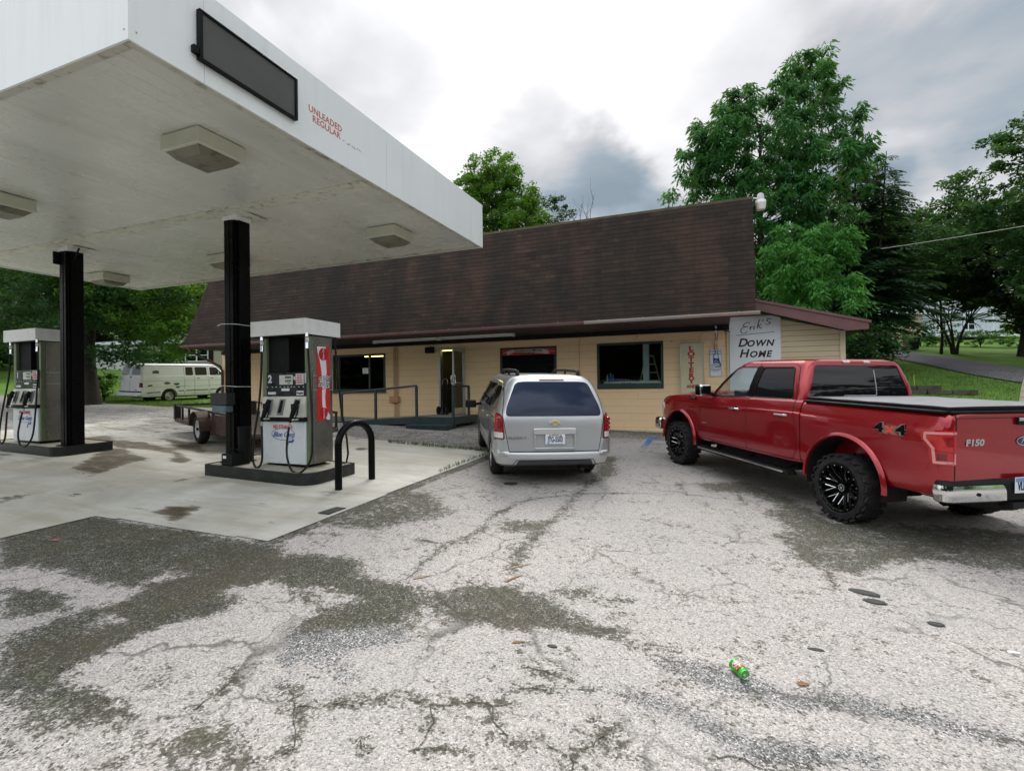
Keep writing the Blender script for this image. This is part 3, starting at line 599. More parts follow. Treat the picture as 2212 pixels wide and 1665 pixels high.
# windows
MF=pm('dark_green_window_frame',(.020,.038,.032),.5,0,.2)
def window(x0,x1,z0,z1,mull,sill=0):
    f=MB(); t=.07; y0,y1=YW-.02,YW+.06; zb=z0+sill
    f.box(x0,x1,y0,y1,z1-t,z1); f.box(x0,x1,y0,y1,z0,zb+t); f.box(x0,x0+t,y0,y1,zb+t,z1-t); f.box(x1-t,x1,y0,y1,zb+t,z1-t)
    for q in mull: f.box(q-.035,q+.035,y0+.005,y1,zb+t,z1-t)
    w_=part('window',f,MF,BR,bevel=.004); p=MB(); p.box(x0+t,x1-t,YW+.03,YW+.036,zb+t,z1-t); part('pane',p,M_GLASSD,w_); return w_
window(*OPEN[0],[-12.75,-11.40]); w2=window(*OPEN[2],[]); window(*OPEN[3],[],.09)
s_=MB(); s_.box(-13.05,-10.7,YW-.06,YW-.021,1.50,1.575); part('window_sill',s_,MF,BR,bevel=.004)
# window 2 is blacked out inside
bk=MB(); bk.box(-6.30,-4.58,YW+.05,YW+.058,1.6,2.80); part('blackout_board',bk,M_BLACKM,BR)
pp=MB(); pp.box(-11.72,-11.47,YW+.02,YW+.026,2.18,2.38); part('paper_notice',pp,M_SIGNW,BR)
# kitchen side of window 3: steel counter, post
ct=MB(); ct.box(-3.10,-1.48,YW+.12,YW+.75,1.66,1.76); part('steel_counter',ct,M_ALU,BR,bevel=.004)
for x in (-2.56,-2.50,-2.40,-2.33): kn=MB(); kn.lathe([(0,-.02),(.016,-.02),(.016,0)],'y',(x,YW+.118,1.71),10); part('counter_knob',kn,M_BLACKM,BR)
ps=MB(); ps.box(-1.97,-1.80,YW+.16,YW+.33,1.76,3.15); part('interior_post',ps,pm('grey_interior_post',(.42,.46,.47),.6),BR)
# door
df=MB(); df.box(-8.60,-8.53,YW-.03,YW+.12,.78,2.96); df.box(-7.69,-7.62,YW-.03,YW+.12,.78,2.96); df.box(-8.53,-7.69,YW-.03,YW+.12,2.89,2.96); dfo=part('door_frame',df,M_ALU,BR,bevel=.004)
dl=MB(); hx,hy=-7.66,YW-.03; ex,ey=-7.57,14.02
L=math.hypot(ex-hx,ey-hy); ang=math.atan2(ey-hy,ex-hx); M=T3(hx,hy,.80)@Matrix.Rotation(ang,4,'Z')
for a in ((0,.07,0,2.08),(L-.07,L,0,2.08),(.07,L-.07,0,.20),(.07,L-.07,1.98,2.08)): dl.box(a[0],a[1],-.022,.022,a[2],a[3])
dl.xf(M); dle=part('door',dl,M_ALU,BR,bevel=.003)
gp=MB(); gp.box(.07,L-.07,-.004,.004,.20,1.98); gp.xf(M); part('pane',gp,M_GLASSD,dle)
hd=MB(); hd.tube([(L-.035,-.03,.95),(L-.035,-.07,.97),(L-.035,-.07,1.2),(L-.035,-.03,1.22)],.012,8); hd.box(.1,L-.08,-.05,-.03,.98,1.01); hd.tube([(L-.035,.03,.95),(L-.035,.07,.97),(L-.035,.07,1.2),(L-.035,.03,1.22)],.012,8); hd.xf(M); part('door_handle',hd,M_CHROME,dle,smooth=True)
# services on the wall
MY=pm('painted_conduit',(.55,.38,.22),.6,0,.1)
for x in (-10.36,-10.29,-10.215):
    c=MB(); c.tube([(x,YW-.03,3.09),(x,YW-.03,1.37)],.016,8); c.tube([(x+.02,YW-.03,1.15),(x+.02,YW-.03,.66)],.016,8); part('conduit',c,MY,BR,smooth=True)
c=MB(); c.box(-10.52,-10.17,YW-.09,YW-.003,1.15,1.37); c.box(-10.17,-10.13,YW-.06,YW-.003,1.17,1.35); part('junction_box',c,pm('rust_stained_box',(.52,.27,.15),.7,0,.2),BR,bevel=.004)
c=MB(); c.tube([(-3.80,YW-.02,3.09),(-3.80,YW-.02,2.0)],.009,6); c.box(-3.84,-3.76,YW-.045,YW-.002,1.89,2.0); part('outlet_box',c,MY,BR)
c=MB(); c.box(-9.04,-8.75,YW-.16,YW-.003,2.80,3.0); part('wall_speaker',c,M_BLACKM,BR,bevel=.01)
# annex
AX=MB(); AX.prism([(.325,-.3),(2.96,-.3),(2.96,2.93),(.325,3.62)],'y',YW-.03,YW+.1); AX.box(2.86,2.96,YW+.1,24,-.3,2.9); part('annex_wall',AX,m_siding('cream_vinyl_siding',(.62,.54,.36),(.16,.13,.09),.138),BR)
c=MB(); c.box(2.87,2.985,YW-.055,YW-.032,-.3,2.93); part('corner_trim',c,pm('cream_trim',(.66,.58,.40),.5),BR)
c=MB(); c.box(.27,.325,YW-.05,YW-.002,.2,3.09); part('corner_trim',c,pm('cream_trim',(.66,.58,.40),.5),BR)
M_MAUVE=pm('mauve_metal_trim',(.155,.072,.075),.4,.1,.1)
c=MB(); c.prism([(.885,3.775),(3.36,3.085),(3.36,2.90),(2.92,2.885),(.885,3.53)],'y',14.36,14.42); part('rake_board',c,M_MAUVE,BR,bevel=.005)
c=MB(); c.prism([(.885,3.80),(3.40,3.10),(3.40,3.04),(.885,3.74)],'y',14.33,14.355); c.prism([(.33,3.93),(3.38,3.105),(3.38,3.05),(.33,3.85)],'y',14.425,24.2); part('annex_roof',c,M_MAUVE,BR)
c=MB(); c.prism([(.885,3.55),(2.92,2.93),(3.34,2.93),(3.34,2.95),(.885,3.6)],'y',14.425,14.94); c.box(2.97,3.34,14.945,24,2.90,2.925); part('annex_soffit',c,M_DARKW,BR)
# soffit tube lights
def softlight(x0,x1,lab):
    t=thing('strip_light',lab,'light fixture',((x0+x1)/2,14.0,3.218),group='strip lights under the eave')
    c=MB(); c.box(x0,x1,13.93,14.07,3.17,3.217); part('housing',c,M_WHITE,t,bevel=.004)
    c=MB(); c.tube([(x0+.05,13.97,3.15),(x1-.05,13.97,3.15)],.018,8); c.tube([(x0+.05,14.03,3.15),(x1-.05,14.03,3.15)],.018,8); part('tube',c,pm('unlit_tube',(.55,.58,.52),.3),t,smooth=True)
    for xe_ in (x0-.01,x1-.03): c=MB(); c.box(xe_,xe_+.04,13.93,14.07,3.12,3.218); part('end_cap',c,M_WHITE,t)
softlight(-10.47,-8.06,'unlit strip light under the eave, the one reaching over the left of the ramp')
softlight(-8.02,-5.53,'unlit strip light under the eave, the one above the open door')
def inlight(x0,x1,y,z,lab,col=M_YLAMP):
    c=MB(); c.box(x0,x1,y,y+.10,z,z+.035); solo('ceiling_light',c,col,lab,'ceiling light','lit ceiling lights inside the store')
inlight(-12.9,-11.2,16.6,2.90,'lit yellow ceiling light seen through the two-pane window')
inlight(-9.3,-7.6,16.4,2.99,'lit yellow ceiling light seen in the open doorway, the lower line')
inlight(-9.3,-8.6,18.6,3.08,'short lit yellow ceiling light seen at the top of the doorway')
# ramp and landing
RP=thing('wooden_ramp','dark green wooden ramp and landing with grey boards at the store door','ramp',(-9,14,.5))
dk=MB()
for k in range(12):
    y=13.27+k*.137; dk.add([(-11.95,y,.565),(-8.5,y,.765),(-8.5,y+.129,.765),(-11.95,y+.129,.565),(-11.95,y,.53),(-8.5,y,.73),(-8.5,y+.129,.73),(-11.95,y+.129,.53)],[(0,1,2,3),(4,7,6,5),(0,4,5,1),(3,2,6,7),(1,5,6,2),(0,3,7,4)])
    dk.box(-8.495,-7.17,y,y+.129,.74,.775)
part('deck_boards',dk,M_DECK,RP)
sk=MB(); sk.add([(-11.95,13.22,.56),(-8.5,13.22,.765),(-8.5,13.22,.555),(-11.95,13.22,.46),(-11.95,13.262,.56),(-8.5,13.262,.765),(-8.5,13.262,.555),(-11.95,13.262,.46)],[(0,3,2,1),(4,5,6,7),(0,1,5,4),(3,7,6,2),(0,4,7,3),(1,2,6,5)])
sk.box(-8.5,-7.14,13.218,13.262,.555,.777); sk.box(-7.165,-7.125,13.265,14.9,.555,.777); sk.box(-7.3,-7.14,13.28,13.36,.3,.555); sk.box(-8.5,-8.4,13.28,13.36,.3,.555); sk.box(-7.25,-7.15,14.5,14.6,.25,.555); sk.box(-9.8,-9.7,13.28,13.36,.35,.6)
part('skirt_board',sk,M_TEAL,RP)
st=MB(); st.box(-8.48,-7.12,12.72,13.20,.525,.565); st.box(-8.46,-7.14,12.74,12.78,.36,.524); st.box(-8.46,-8.40,12.79,13.2,.36,.524); st.box(-7.2,-7.14,12.79,13.2,.36,.524); part('step',st,[M_TEAL],RP)
def rail(pts,lab=None):
    r_=MB(); 
    for a,b in zip(pts,pts[1:]): r_.tube([(a[0],a[1],a[3]),(b[0],b[1],b[3])],.032,8)
    h=part('handrail',r_,M_TEAL,RP)
    for p in pts:
        q=MB(); q.box(p[0]-.032,p[0]+.032,p[1]-.032,p[1]+.032,p[2],p[3]-.005); part('post',q,M_TEAL,h)
rail([(-11.25,13.31,.61,1.50),(-9.93,13.31,.68,1.60),(-8.44,13.31,.777,1.71)])
rail([(-7.20,13.33,.777,1.68),(-7.20,14.35,.777,1.68)])
# hand truck in the doorway
HT=thing('hand_truck','dark hand truck with loop handle standing in the doorway','hand truck',(-8.28,14.70,.777))
c=MB()
for x in (-8.37,-8.19): c.tube([(x,14.66,.95),(x,14.78,1.75)],.014,8)
for z in (1.05,1.3,1.55): c.tube([(-8.37,14.68+(z-.95)*.15,z),(-8.19,14.68+(z-.95)*.15,z)],.011,6)
c.box(-8.42,-8.14,14.45,14.66,.79,.80); part('frame',c,M_BLACKM,HT,smooth=True)
c=MB(); c.tube([(-8.28+.10*math.cos(a),14.79+.02*math.sin(a),1.80+.14*math.sin(a)) for a in np.linspace(-.5,PI+.5,14)],.013,8); part('handle',c,M_STEEL,HT,smooth=True)
for x in (-8.44,-8.12):
    c=MB(); c.lathe([(.03,-.03),(.10,-.03),(.13,-.015),(.13,.015),(.10,.03),(.03,.03)],'x',(x,14.62,.91),20); part('wheel',c,M_TYRE,HT,smooth=True)
# stepladder inside window 3, bottles on the counter
c=MB()
for s in (-1,1):
    c.tube([(-1.88+s*.10,YW+1.0,2.55),(-1.88+s*.33,YW+1.0,1.6)],.022,6)
for z in (1.75,2.0,2.25,2.5):
    h=.10+(2.55-z)*.24; c.box(-1.88-h,-1.88+h,YW+.96,YW+1.04,z,z+.05)
solo('stepladder',c,pm('cream_ladder',(.6,.62,.45),.5),'cream stepladder standing inside the right-hand store window','stepladder')
def bottle(x,y,z,h,col,cap,lab):
    t=thing('bottle',lab,'bottle',(x,y,z),group='bottles on the window counter')
    c=MB(); c.lathe([(0,0),(.028,0),(.032,.02),(.032,h*.55),(.022,h*.75),(.012,h*.82),(.012,h*.9),(0,h*.9)],'z',(x,y,z),14); part('body',c,col,t,smooth=True)
    c=MB(); c.lathe([(0,h*.9),(.014,h*.9),(.014,h),(0,h)],'z',(x,y,z),10); part('cap',c,cap,t)
MBL=pm('blue_bottle',(.02,.12,.55),.25); MCL=pm('clear_bottle',(.25,.33,.36),.2)
bottle(-3.02,YW+.25,1.762,.20,MCL,M_WHITE,'clear bottle with white cap at the left end of the window counter')
bottle(-2.93,YW+.28,1.762,.24,MBL,M_WHITE,'tallest blue bottle on the window counter, in the middle of three')
bottle(-2.85,YW+.22,1.762,.19,MBL,M_WHITE,'short blue bottle on the window counter, right of the tall one')
# ---- signs on the wall
def strokes(mb,polys,x,y,z,s,w_):
    for P in polys:
        # smooth curve through points
        Q=[]; n=len(P)
        for i in range(n-1):
            p0,p1,p2,p3=P[max(i-1,0)],P[i],P[i+1],P[min(i+2,n-1)]
            for t in np.linspace(0,1,6,endpoint=False):
                Q.append(tuple(.5*((2*p1[k])+(-p0[k]+p2[k])*t+(2*p0[k]-5*p1[k]+4*p2[k]-p3[k])*t*t+(-p0[k]+3*p1[k]-3*p2[k]+p3[k])*t**3) for k in (0,1)))
        Q.append(P[-1]); v=[]
        for i,q in enumerate(Q):
            a=Q[max(i-1,0)];b=Q[min(i+1,len(Q)-1)];dx,dy=b[0]-a[0],b[1]-a[1];L=math.hypot(dx,dy)+1e-9
            ww=w_*(.55+.6*abs(dy)/L); nx,ny=-dy/L*ww,dx/L*ww
            v.append((x+(q[0])*s*1.33-nx,y,z+q[1]*s-ny)); v.append((x+q[0]*s*1.33+nx,y,z+q[1]*s+ny))
        mb.add(v,[(2*i,2*i+2,2*i+3,2*i+1) for i in range(len(Q)-1)])
SG=thing('store_sign','tall white board sign reading Erik\'s DOWN HOME on the annex','sign',(.94,14.88,.98))
c=MB(); c.box(.33,1.552,14.872,14.90,.98,3.415); part('board',c,M_SIGNW,SG,bevel=.003)
E_=[[(.46,.92),(.36,.98),(.20,.90),(.12,.74),(.20,.64),(.36,.66)],[(.16,.66),(.34,.67)],[(.22,.65),(.06,.56),(-.02,.38),(.02,.20),(.16,.16),(.34,.28)],
 [(.50,.66),(.47,.40)],[(.47,.44),(.54,.62),(.62,.64)],[(.70,.68),(.66,.46),(.72,.42)],[(.735,.84),(.74,.865)],
 [(.98,1.16),(.90,.86),(.84,.46)],[(1.06,.80),(.94,.70),(.88,.68)],[(.90,.68),(.97,.58),(1.0,.48),(1.08,.54)],[(1.16,1.14),(1.13,1.0)],
 [(1.56,1.12),(1.48,1.18),(1.36,1.10),(1.38,.98),(1.50,.92),(1.48,.80),(1.36,.74),(1.27,.80)]]
c=MB(); strokes(c,E_,.62,14.870,2.925,.343,.010)
c.add([(.50,14.870,2.925),(1.41,14.870,2.975),(1.41,14.870,2.988),(.50,14.870,2.938)],[(0,1,2,3)])
for x,z in ((.60,3.33),(1.25,3.35),(.38,2.92),(1.52,2.82),(.38,1.9),(1.52,1.9)): c.add([(x+.010*math.cos(a),14.870,z+.010*math.sin(a)) for a in np.linspace(0,2*PI,9)[:-1]],[tuple(range(8))])
part('script_lettering',c,M_INKB,SG)
K=dict(bold=.008,shear=.25,ext=.001)
def at(x,z,y=14.870,M=FRONT): return T3(x,y,z)@M
lettering('lettering',[('D',.30,at(.645,2.72),K),('OWN',.225,at(1.06,2.695),dict(K,space=1.18)),('H',.30,at(.67,2.435),K),('OME',.225,at(1.06,2.41),dict(K,space=1.18))],M_INKB,SG)
LS=thing('lottery_sign','cream box sign with stacked red letters LOTTERY AND by the right window','sign',(-.62,14.9,1.15))
c=MB(); c.box(-.915,-.33,14.87,14.948,1.17,2.755); part('face_panel',c,M_CREAM,LS)
c=MB()
for b_ in ((-.935,-.312,2.755,2.775),(-.935,-.312,1.15,1.17),(-.935,-.915,1.17,2.755),(-.332,-.312,1.17,2.755)): c.box(b_[0],b_[1],14.855,14.948,b_[2],b_[3])
part('sign_frame',c,M_ALU,LS,bevel=.003)
K2=dict(bold=.009,ext=.001)
lettering('lettering',[(ch,.178,at(-.645,2.622-i*.149,14.868)@Matrix.Diagonal((1.3,1,1,1)),K2) for i,ch in enumerate('LOTTERY')]+[('AND',.115,at(-.645,1.585,14.868),dict(bold=.006,ext=.001)),('TICKETS',.10,at(-.63,1.35,14.868),dict(bold=.004,ext=.001))][:1],pm('dark_red_letters',(.38,.022,.022),.5),LS)
c=MB(); c.tube([(-.42,YW-.02,2.78),(-.42,YW-.02,2.90),(-.36,YW-.015,3.05),(-.2,YW-.015,3.07),(.05,YW-.015,3.08)],.006,5); part('power_cable',c,MY,LS)
HS=thing('parking_sign','white and blue reserved parking sign with wheelchair symbol, above the small plates','sign',(-.02,14.93,2.16),group='parking sign plates beside the corner')
c=MB(); c.box(-.17,.13,14.93,14.936,2.165,2.60); part('plate',c,M_SIGNW,HS)
c=MB()
for b_ in ((-.165,.125,2.59,2.595),(-.165,.125,2.17,2.175),(-.165,-.16,2.175,2.59),(.12,.125,2.175,2.59),(-.085,.07,2.20,2.345)): c.box(b_[0],b_[1],14.926,14.930,b_[2],b_[3])
part('blue_print',c,M_BLUE,HS)
lettering('lettering',[('RESERVED',.062,at(-.02,2.53,14.926),dict(ext=.0008)),('PARKING',.066,at(-.02,2.455,14.926),dict(ext=.0008))],M_BLUE,HS)
c=MB(); Y_=14.923
c.add([(-.012+.011*math.cos(a),Y_,2.328+.011*math.sin(a)) for a in np.linspace(0,2*PI,11)[:-1]],[tuple(range(10))])
def fl(x0,z0,x1,z1,w_=.0065):
    L=math.hypot(x1-x0,z1-z0);nx,nz=-(z1-z0)/L*w_,(x1-x0)/L*w_; c.add([(x0-nx,Y_,z0-nz),(x1-nx,Y_,z1-nz),(x1+nx,Y_,z1+nz),(x0+nx,Y_,z0+nz)],[(0,1,2,3)])
fl(-.012,2.318,-.006,2.268); fl(-.006,2.295,.022,2.292,.005); fl(-.006,2.27,.026,2.268); fl(.026,2.268,.04,2.228); fl(.04,2.228,.053,2.233,.005)
for a0 in np.linspace(R(110),R(345),9)[:-1]:
    a1=a0+R(235)/8; fl(-.008+.040*math.cos(a0),2.25+.036*math.sin(a0),-.008+.040*math.cos(a1),2.25+.036*math.sin(a1),.005)
part('wheelchair_symbol',c,M_SIGNW,HS)
def plate(z0,z1,txts,lab):
    t=thing('sign_plate',lab,'sign',(-.02,14.93,z0),group='parking sign plates beside the corner')
    c=MB(); c.box(-.165,.125,14.93,14.936,z0,z1); part('plate',c,M_SIGNW,t)
    c=MB()
    for b_ in ((-.16,.12,z1-.009,z1-.004),(-.16,.12,z0+.004,z0+.009),(-.16,-.155,z0+.009,z1-.009),(.115,.12,z0+.009,z1-.009)): c.box(b_[0],b_[1],14.926,14.930,b_[2],b_[3])
    part('blue_border',c,M_BLUE,t); lettering('lettering',[(s,sz,at(-.02,z,14.926),dict(ext=.0008)) for s,sz,z in txts],M_BLUE,t)
plate(2.045,2.155,[('VAN ACCESSIBLE',.033,2.10)],'thin white plate reading VAN ACCESSIBLE just under the wheelchair sign')
plate(1.85,2.03,[('PENALTY',.034,1.99)],'lowest white plate reading PENALTY under the parking signs')
PZ=thing('pizza_sign','white pizza sign with red and dark green blocks, half hidden behind the fuel pump','sign',(-14.3,14.93,1.9))
c=MB(); c.box(-14.90,-13.72,14.91,14.945,1.92,2.88); part('board',c,pm('pale_sign_board',(.50,.53,.50),.5),PZ,bevel=.004)
c=MB(); c.box(-14.72,-13.9,14.900,14.909,2.53,2.72); c.box(-14.70,-13.92,14.900,14.909,2.10,2.29); part('red_block',c,M_RED,PZ)
c=MB(); c.box(-14.84,-13.78,14.894,14.899,2.30,2.50); part('green_block',c,pm('dark_sign_green',(.012,.05,.035),.5),PZ)
lettering('lettering',[('HUNT',.21,at(-14.22,2.625,14.898),dict(bold=.006)),('BROTHERS',.17,at(-14.31,2.40,14.892),dict(bold=.005)),('PIZZA',.20,at(-14.31,2.195,14.898),dict(bold=.006))],M_SIGNW,PZ)
def disc(mb,x,y,z,r,M=None,n=20,ax='y'):
    P=[(x+r*math.cos(a),y,z+r*math.sin(a)) if ax=='y' else (x,y+r*math.cos(a),z+r*math.sin(a)) for a in np.linspace(0,2*PI,n+1)[:-1]]
    mb.add(P,[tuple(range(n))])
BN=thing('window_banner','red and white soft drink banner reading Downhome Market across the black window','banner',(-5.41,14.92,2.63))
c=MB(); c.box(-6.28,-4.55,14.918,14.924,2.63,2.81); part('cloth',c,M_RED,BN)
c=MB(); P=[(-6.05,2.63)]+[(-6.05+1.35*t,2.66+.10*math.sin(t*PI)+.0) for t in np.linspace(.0,1,12)]+[(-4.70,2.81),(-5.0,2.81),(-5.4,2.80),(-5.9,2.80),(-6.12,2.74)]
c.prism([(-6.1,2.635),(-5.9,2.72),(-5.5,2.70),(-4.95,2.665),(-4.80,2.635),(-4.72,2.66),(-4.78,2.76),(-5.0,2.80),(-5.5,2.805),(-5.95,2.80),(-6.15,2.74)],'y',14.912,14.917); part('white_wave',c,pm('grey_white_print',(.5,.5,.5),.5),BN)
c=MB(); disc(c,-6.18,14.914,2.72,.07); disc(c,-4.64,14.914,2.72,.07); part('red_disc',c,pm('deep_red_print',(.42,.012,.015),.4),BN)
lettering('lettering',[('Downhome Market',.115,at(-5.41,2.757,14.909),dict(bold=.002,shear=.1)),('926-9658',.09,at(-5.43,2.675,14.909),dict(bold=.002,space=1.3))],M_INKB,BN)
lettering('disc_lettering',[('Coca-Cola',.032,at(-6.18,2.72,14.911),dict(shear=.4)),('Coca-Cola',.032,at(-4.64,2.72,14.911),dict(shear=.4))],M_SIGNW,BN)
# yard light on the end of the mansard
YL=thing('yard_light','white barn-style yard light with bowl lens on the roof end','lamp',(1.05,13.9,5.88))
c=MB(); c.tube([(.86,13.86,6.19),(.95,13.9,6.19),(1.05,13.9,6.16)],.018,8); c.box(.872,.885,13.82,13.9,6.10,6.27); part('bracket',c,M_WHITE,YL,smooth=True)
c=MB(); c.lathe([(0,6.28),(.06,6.28),(.075,6.26),(.085,6.14),(.085,6.13)],'z',(1.055,13.9,0),20); part('ballast_housing',c,pm('pale_grey_housing',(.5,.5,.55),.4),YL,smooth=True)
c=MB(); c.lathe([(0,6.305),(.03,6.305),(.035,6.28)],'z',(1.055,13.9,0),12); part('photo_eye',c,pm('amber_cap',(.6,.45,.2),.4),YL,smooth=True)
c=MB(); c.lathe([(.085,6.135),(.115,6.12),(.125,6.08),(.125,6.05)],'z',(1.055,13.9,0),24); part('collar',c,M_WHITE,YL,smooth=True)
c=MB(); c.lathe([(.122,6.05),(.118,5.98),(.095,5.89),(.05,5.875),(0,5.873)],'z',(1.055,13.9,0),24); part('bowl_lens',c,pm('prismatic_lens',(.62,.62,.58),.25),YL,smooth=True)
# service wires at the corner
c=MB(); rr=random.Random(5)
c.tube([(.02,14.7,3.2),(-.02,14.85,3.0),(.0,14.9,2.8),(-.05,14.9,2.65),(-.02,14.92,2.5),(-.08,14.92,2.38),(.08,14.92,2.22),(.10,14.92,2.12),(-.04,14.92,2.11)],.008,5)
c.tube([(.03,14.75,3.18),(.04,14.88,2.95),(.01,14.9,2.75),(.02,14.9,2.55),(.06,14.92,2.3),(.12,14.92,2.15)],.006,5)
c.tube([(.0,14.72,3.2),(.12,14.75,3.12),(.28,14.82,3.05),(.34,14.85,3.02)],.012,5); c.tube([(.1,14.7,3.21),(.2,14.72,3.1),(.24,14.78,2.95)],.008,5)
solo('cable_bundle',c,M_BLACKM,'tangle of black service wires hanging beside the parking sign','wires')
def insul(z,lab):
    c=MB(); c.lathe([(0,-.035),(.03,-.035),(.022,-.01),(.034,.0),(.022,.012),(.03,.035),(0,.035)],'z',(.0,14.74,z),12); solo('insulator',c,M_SIGNW,lab,'insulator','white insulators at the corner')
insul(3.17,'white insulator nearest the soffit at the building corner'); insul(3.04,'white insulator hanging below another at the building corner')
c=MB(); c.box(-.03,.04,14.88,14.945,2.72,2.84); solo('meter_box',c,M_ALU,'small grey wire box on the wall above the parking sign','wire box',bevel=.004)
# ---------------- canopy ----------------
M_CEIL=None
def m_ceiling():
    m_,t,b=newmat('canopy_deck_white'); sw(t); tc=N('ShaderNodeTexCoord'); sp=N('ShaderNodeSeparateXYZ'); LK(tc.outputs['Object'],sp.inputs[0]); v=tc.outputs['Object']
    fr=N('ShaderNodeMath',operation='FRACT'); LK(MATH('DIVIDE',sp.outputs[0],.2),fr.inputs[0])
    seam=ramp(fr.outputs[0],[(0,g3(1)),(.03,g3(0)),(.97,g3(0)),(1,g3(1))])
    c=ramp(noise(objco((1,.3,1)),1.2,6,.6),[(.3,(.56,.58,.53)),(.7,(.68,.70,.65))])
    sm=MATH('MULTIPLY',seam,ramp(noise(objco((1,.25,1)),1.6,4),[(.42,g3(0.08)),(.62,g3(.75))]))
    c=mixc(sm,c,(.26,.24,.17))
    c=mixc(ramp(noise(objco((1,.35,1)),1.1,6,.6),[(.5,g3(0)),(.75,g3(.3))]),c,(.36,.34,.25))
    LK(c,b.inputs['Base Color']); LK(ramp(noise(v,2.,5),[(.3,g3(.20)),(.7,g3(.38))]),b.inputs['Roughness']); b.inputs['Specular IOR Level'].default_value=.7
    h=MATH('ADD',MATH('MULTIPLY',seam,-1.0),MATH('MULTIPLY',noise(objco((1,.10,1)),2.5,2),.5)); LK(bumpn(h,.25,.004),b.inputs['Normal']); return m_
M_CEIL=m_ceiling()
CX0,CX1,CY0,CY1,CZ0,CZ1=-15.25,-4.466,2.74,9.62,4.516,5.395
CA=thing('fuel_canopy','big white flat canopy over the pumps on black steel columns','canopy',(-9.8,6.3,.2))
c=MB(); c.box(CX0,CX1-.02,CY0,CY0+.02,CZ0,CZ1); c.box(CX0,CX0+.02,CY0+.02,CY1,CZ0,CZ1); c.box(CX0+.02,CX1-.02,CY1-.02,CY1,CZ0,CZ1)
c.box(CX1-.02,CX1,CY0,3.415,CZ0,CZ1); c.box(CX1-.02,CX1,3.42,6.30,CZ0,CZ1); c.box(CX1-.02,CX1,6.306,9.16,CZ0,CZ1); c.box(CX1-.022,CX1+.003,9.16,CY1+.001,CZ0-.003,CZ1+.003)
def m_fascia():
    m_,t,b=newmat('fascia_white'); sw(t); v=objco()
    c=ramp(noise(v,.6,4),[(.3,(.78,.82,.83)),(.7,(.84,.87,.88))]); c=mixc(ramp(noise(objco((3,3,.35)),2.2,6,.6),[(.5,g3(0)),(.75,g3(.25))]),c,(.55,.58,.56))
    LK(c,b.inputs['Base Color']); b.inputs['Roughness'].default_value=.35; return m_
part('fascia',c,m_fascia(),CA)
c=MB(); c.box(CX0+.02,CX1-.02,CY0+.02,CY1-.02,CZ0+.03,CZ0+.05); part('ceiling',c,M_CEIL,CA)
c=MB(); c.box(CX0+.02,CX1-.02,CY0+.02,CY1-.02,CZ1-.2,CZ1-.15); part('roof_deck',c,M_WHITE,CA)
c=MB(); 
for b_ in ((CX0+.02,CX1-.02,CY0+.021,CY0+.10),(CX0+.02,CX1-.02,CY1-.11,CY1-.021),(CX1-.10,CX1-.021,CY0+.1,CY1-.11)): c.box(*b_,CZ0+.003,CZ0+.029)
part('edge_angle',c,pm('dirty_edge_angle',(.50,.50,.42),.5,0,.1,2,dirt=(.10,.08,.05),ds=6,damt=.8),CA)
c=MB(); c.box(CX0+.1,CX1-.13,5.90,6.18,CZ0+.015,CZ0+.029); c.box(-7.75,-7.1,5.95,6.6,CZ0+.006,CZ0+.014); c.box(-12.45,-11.8,5.95,6.6,CZ0+.006,CZ0+.014); part('beam_flashing',c,pm('flashing',(.62,.63,.54),.45,0,.1,2,dirt=(.14,.12,.08),ds=9,damt=.8),CA)
def column(x,y):
    g0=gz(x,y)+.19; c=MB(); c.box(x-.135,x+.06,y-.13,y+.15,g0,CZ0+.02); c.box(x+.06,x+.085,y-.10,y+.12,g0,CZ0+.02); c.box(x+.085,x+.135,y-.06,y+.15,g0,CZ0+.02); c.box(x-.12,x-.01,y-.138,y-.131,g0,CZ0)
    k=part('column',c,M_BLACKP,CA,bevel=.006)
    c=MB(); c.box(x-.15,x+.15,y-.145,y+.165,CZ0-.06,CZ0+.012); part('capital',c,M_WHITE,k)
    c=MB(); c.box(x-.19,x+.19,y-.19,y+.2,g0-.005,g0+.012); part('base_plate',c,M_BLACKP,k)
column(-7.5,6.30); column(-12.13,6.32)
c=MB(); c.box(-12.31,-12.275,6.1,6.2,4.2,4.45); c.tube([(-11.98,6.3,4.3),(-11.9,6.3,4.4),(-11.82,6.3,4.5)],.02,6); part('junction_box',c,M_BLACKM,CA)
PN=thing('price_panel','blank dark grey price board in a black frame on the canopy edge','sign panel',(CX1+.03,3.93,4.69))
c=MB(); c.box(CX1+.012,CX1+.04,3.37,4.50,4.715,5.14); part('blank_face',c,pm('blank_price_face',(.055,.06,.052),.45,0,.15,1.5),PN)
c=MB()
for b_ in ((3.335,4.535,5.14,5.165),(3.335,4.535,4.69,4.715),(3.335,3.37,4.715,5.14),(4.50,4.535,4.715,5.14)): c.box(CX1+.006,CX1+.055,b_[0],b_[1],b_[2],b_[3])
c.box(CX1+.005,CX1+.05,3.28,3.334,4.73,4.80); part('frame',c,M_BLACKP,PN,bevel=.004)
lettering('lettering',[('UNLEADED',.112,T3(CX1+.0015,5.045,4.965)@RIGHTF,dict(bold=.0012,ext=.0008,space=1.03)),('REGULAR',.112,T3(CX1+.0015,5.06,4.865)@RIGHTF,dict(bold=.0012,ext=.0008,space=1.03))],pm('faded_red_vinyl',(.50,.10,.09),.5,0,.3,6),CA)
c=MB(); rr=random.Random(9)
for k in range(13):
    y=5.36+k*.032; s=rr.uniform(.004,.012); z=4.842+rr.uniform(-.012,.014); c.add([(CX1+.0016,y-s,z-s*.6),(CX1+.0016,y+s,z-s),(CX1+.0016,y+s*.7,z+s),(CX1+.0016,y-s*.8,z+s*.7)],[(0,1,2,3)])
part('paint_flecks',c,M_INKB,CA)
c=MB()
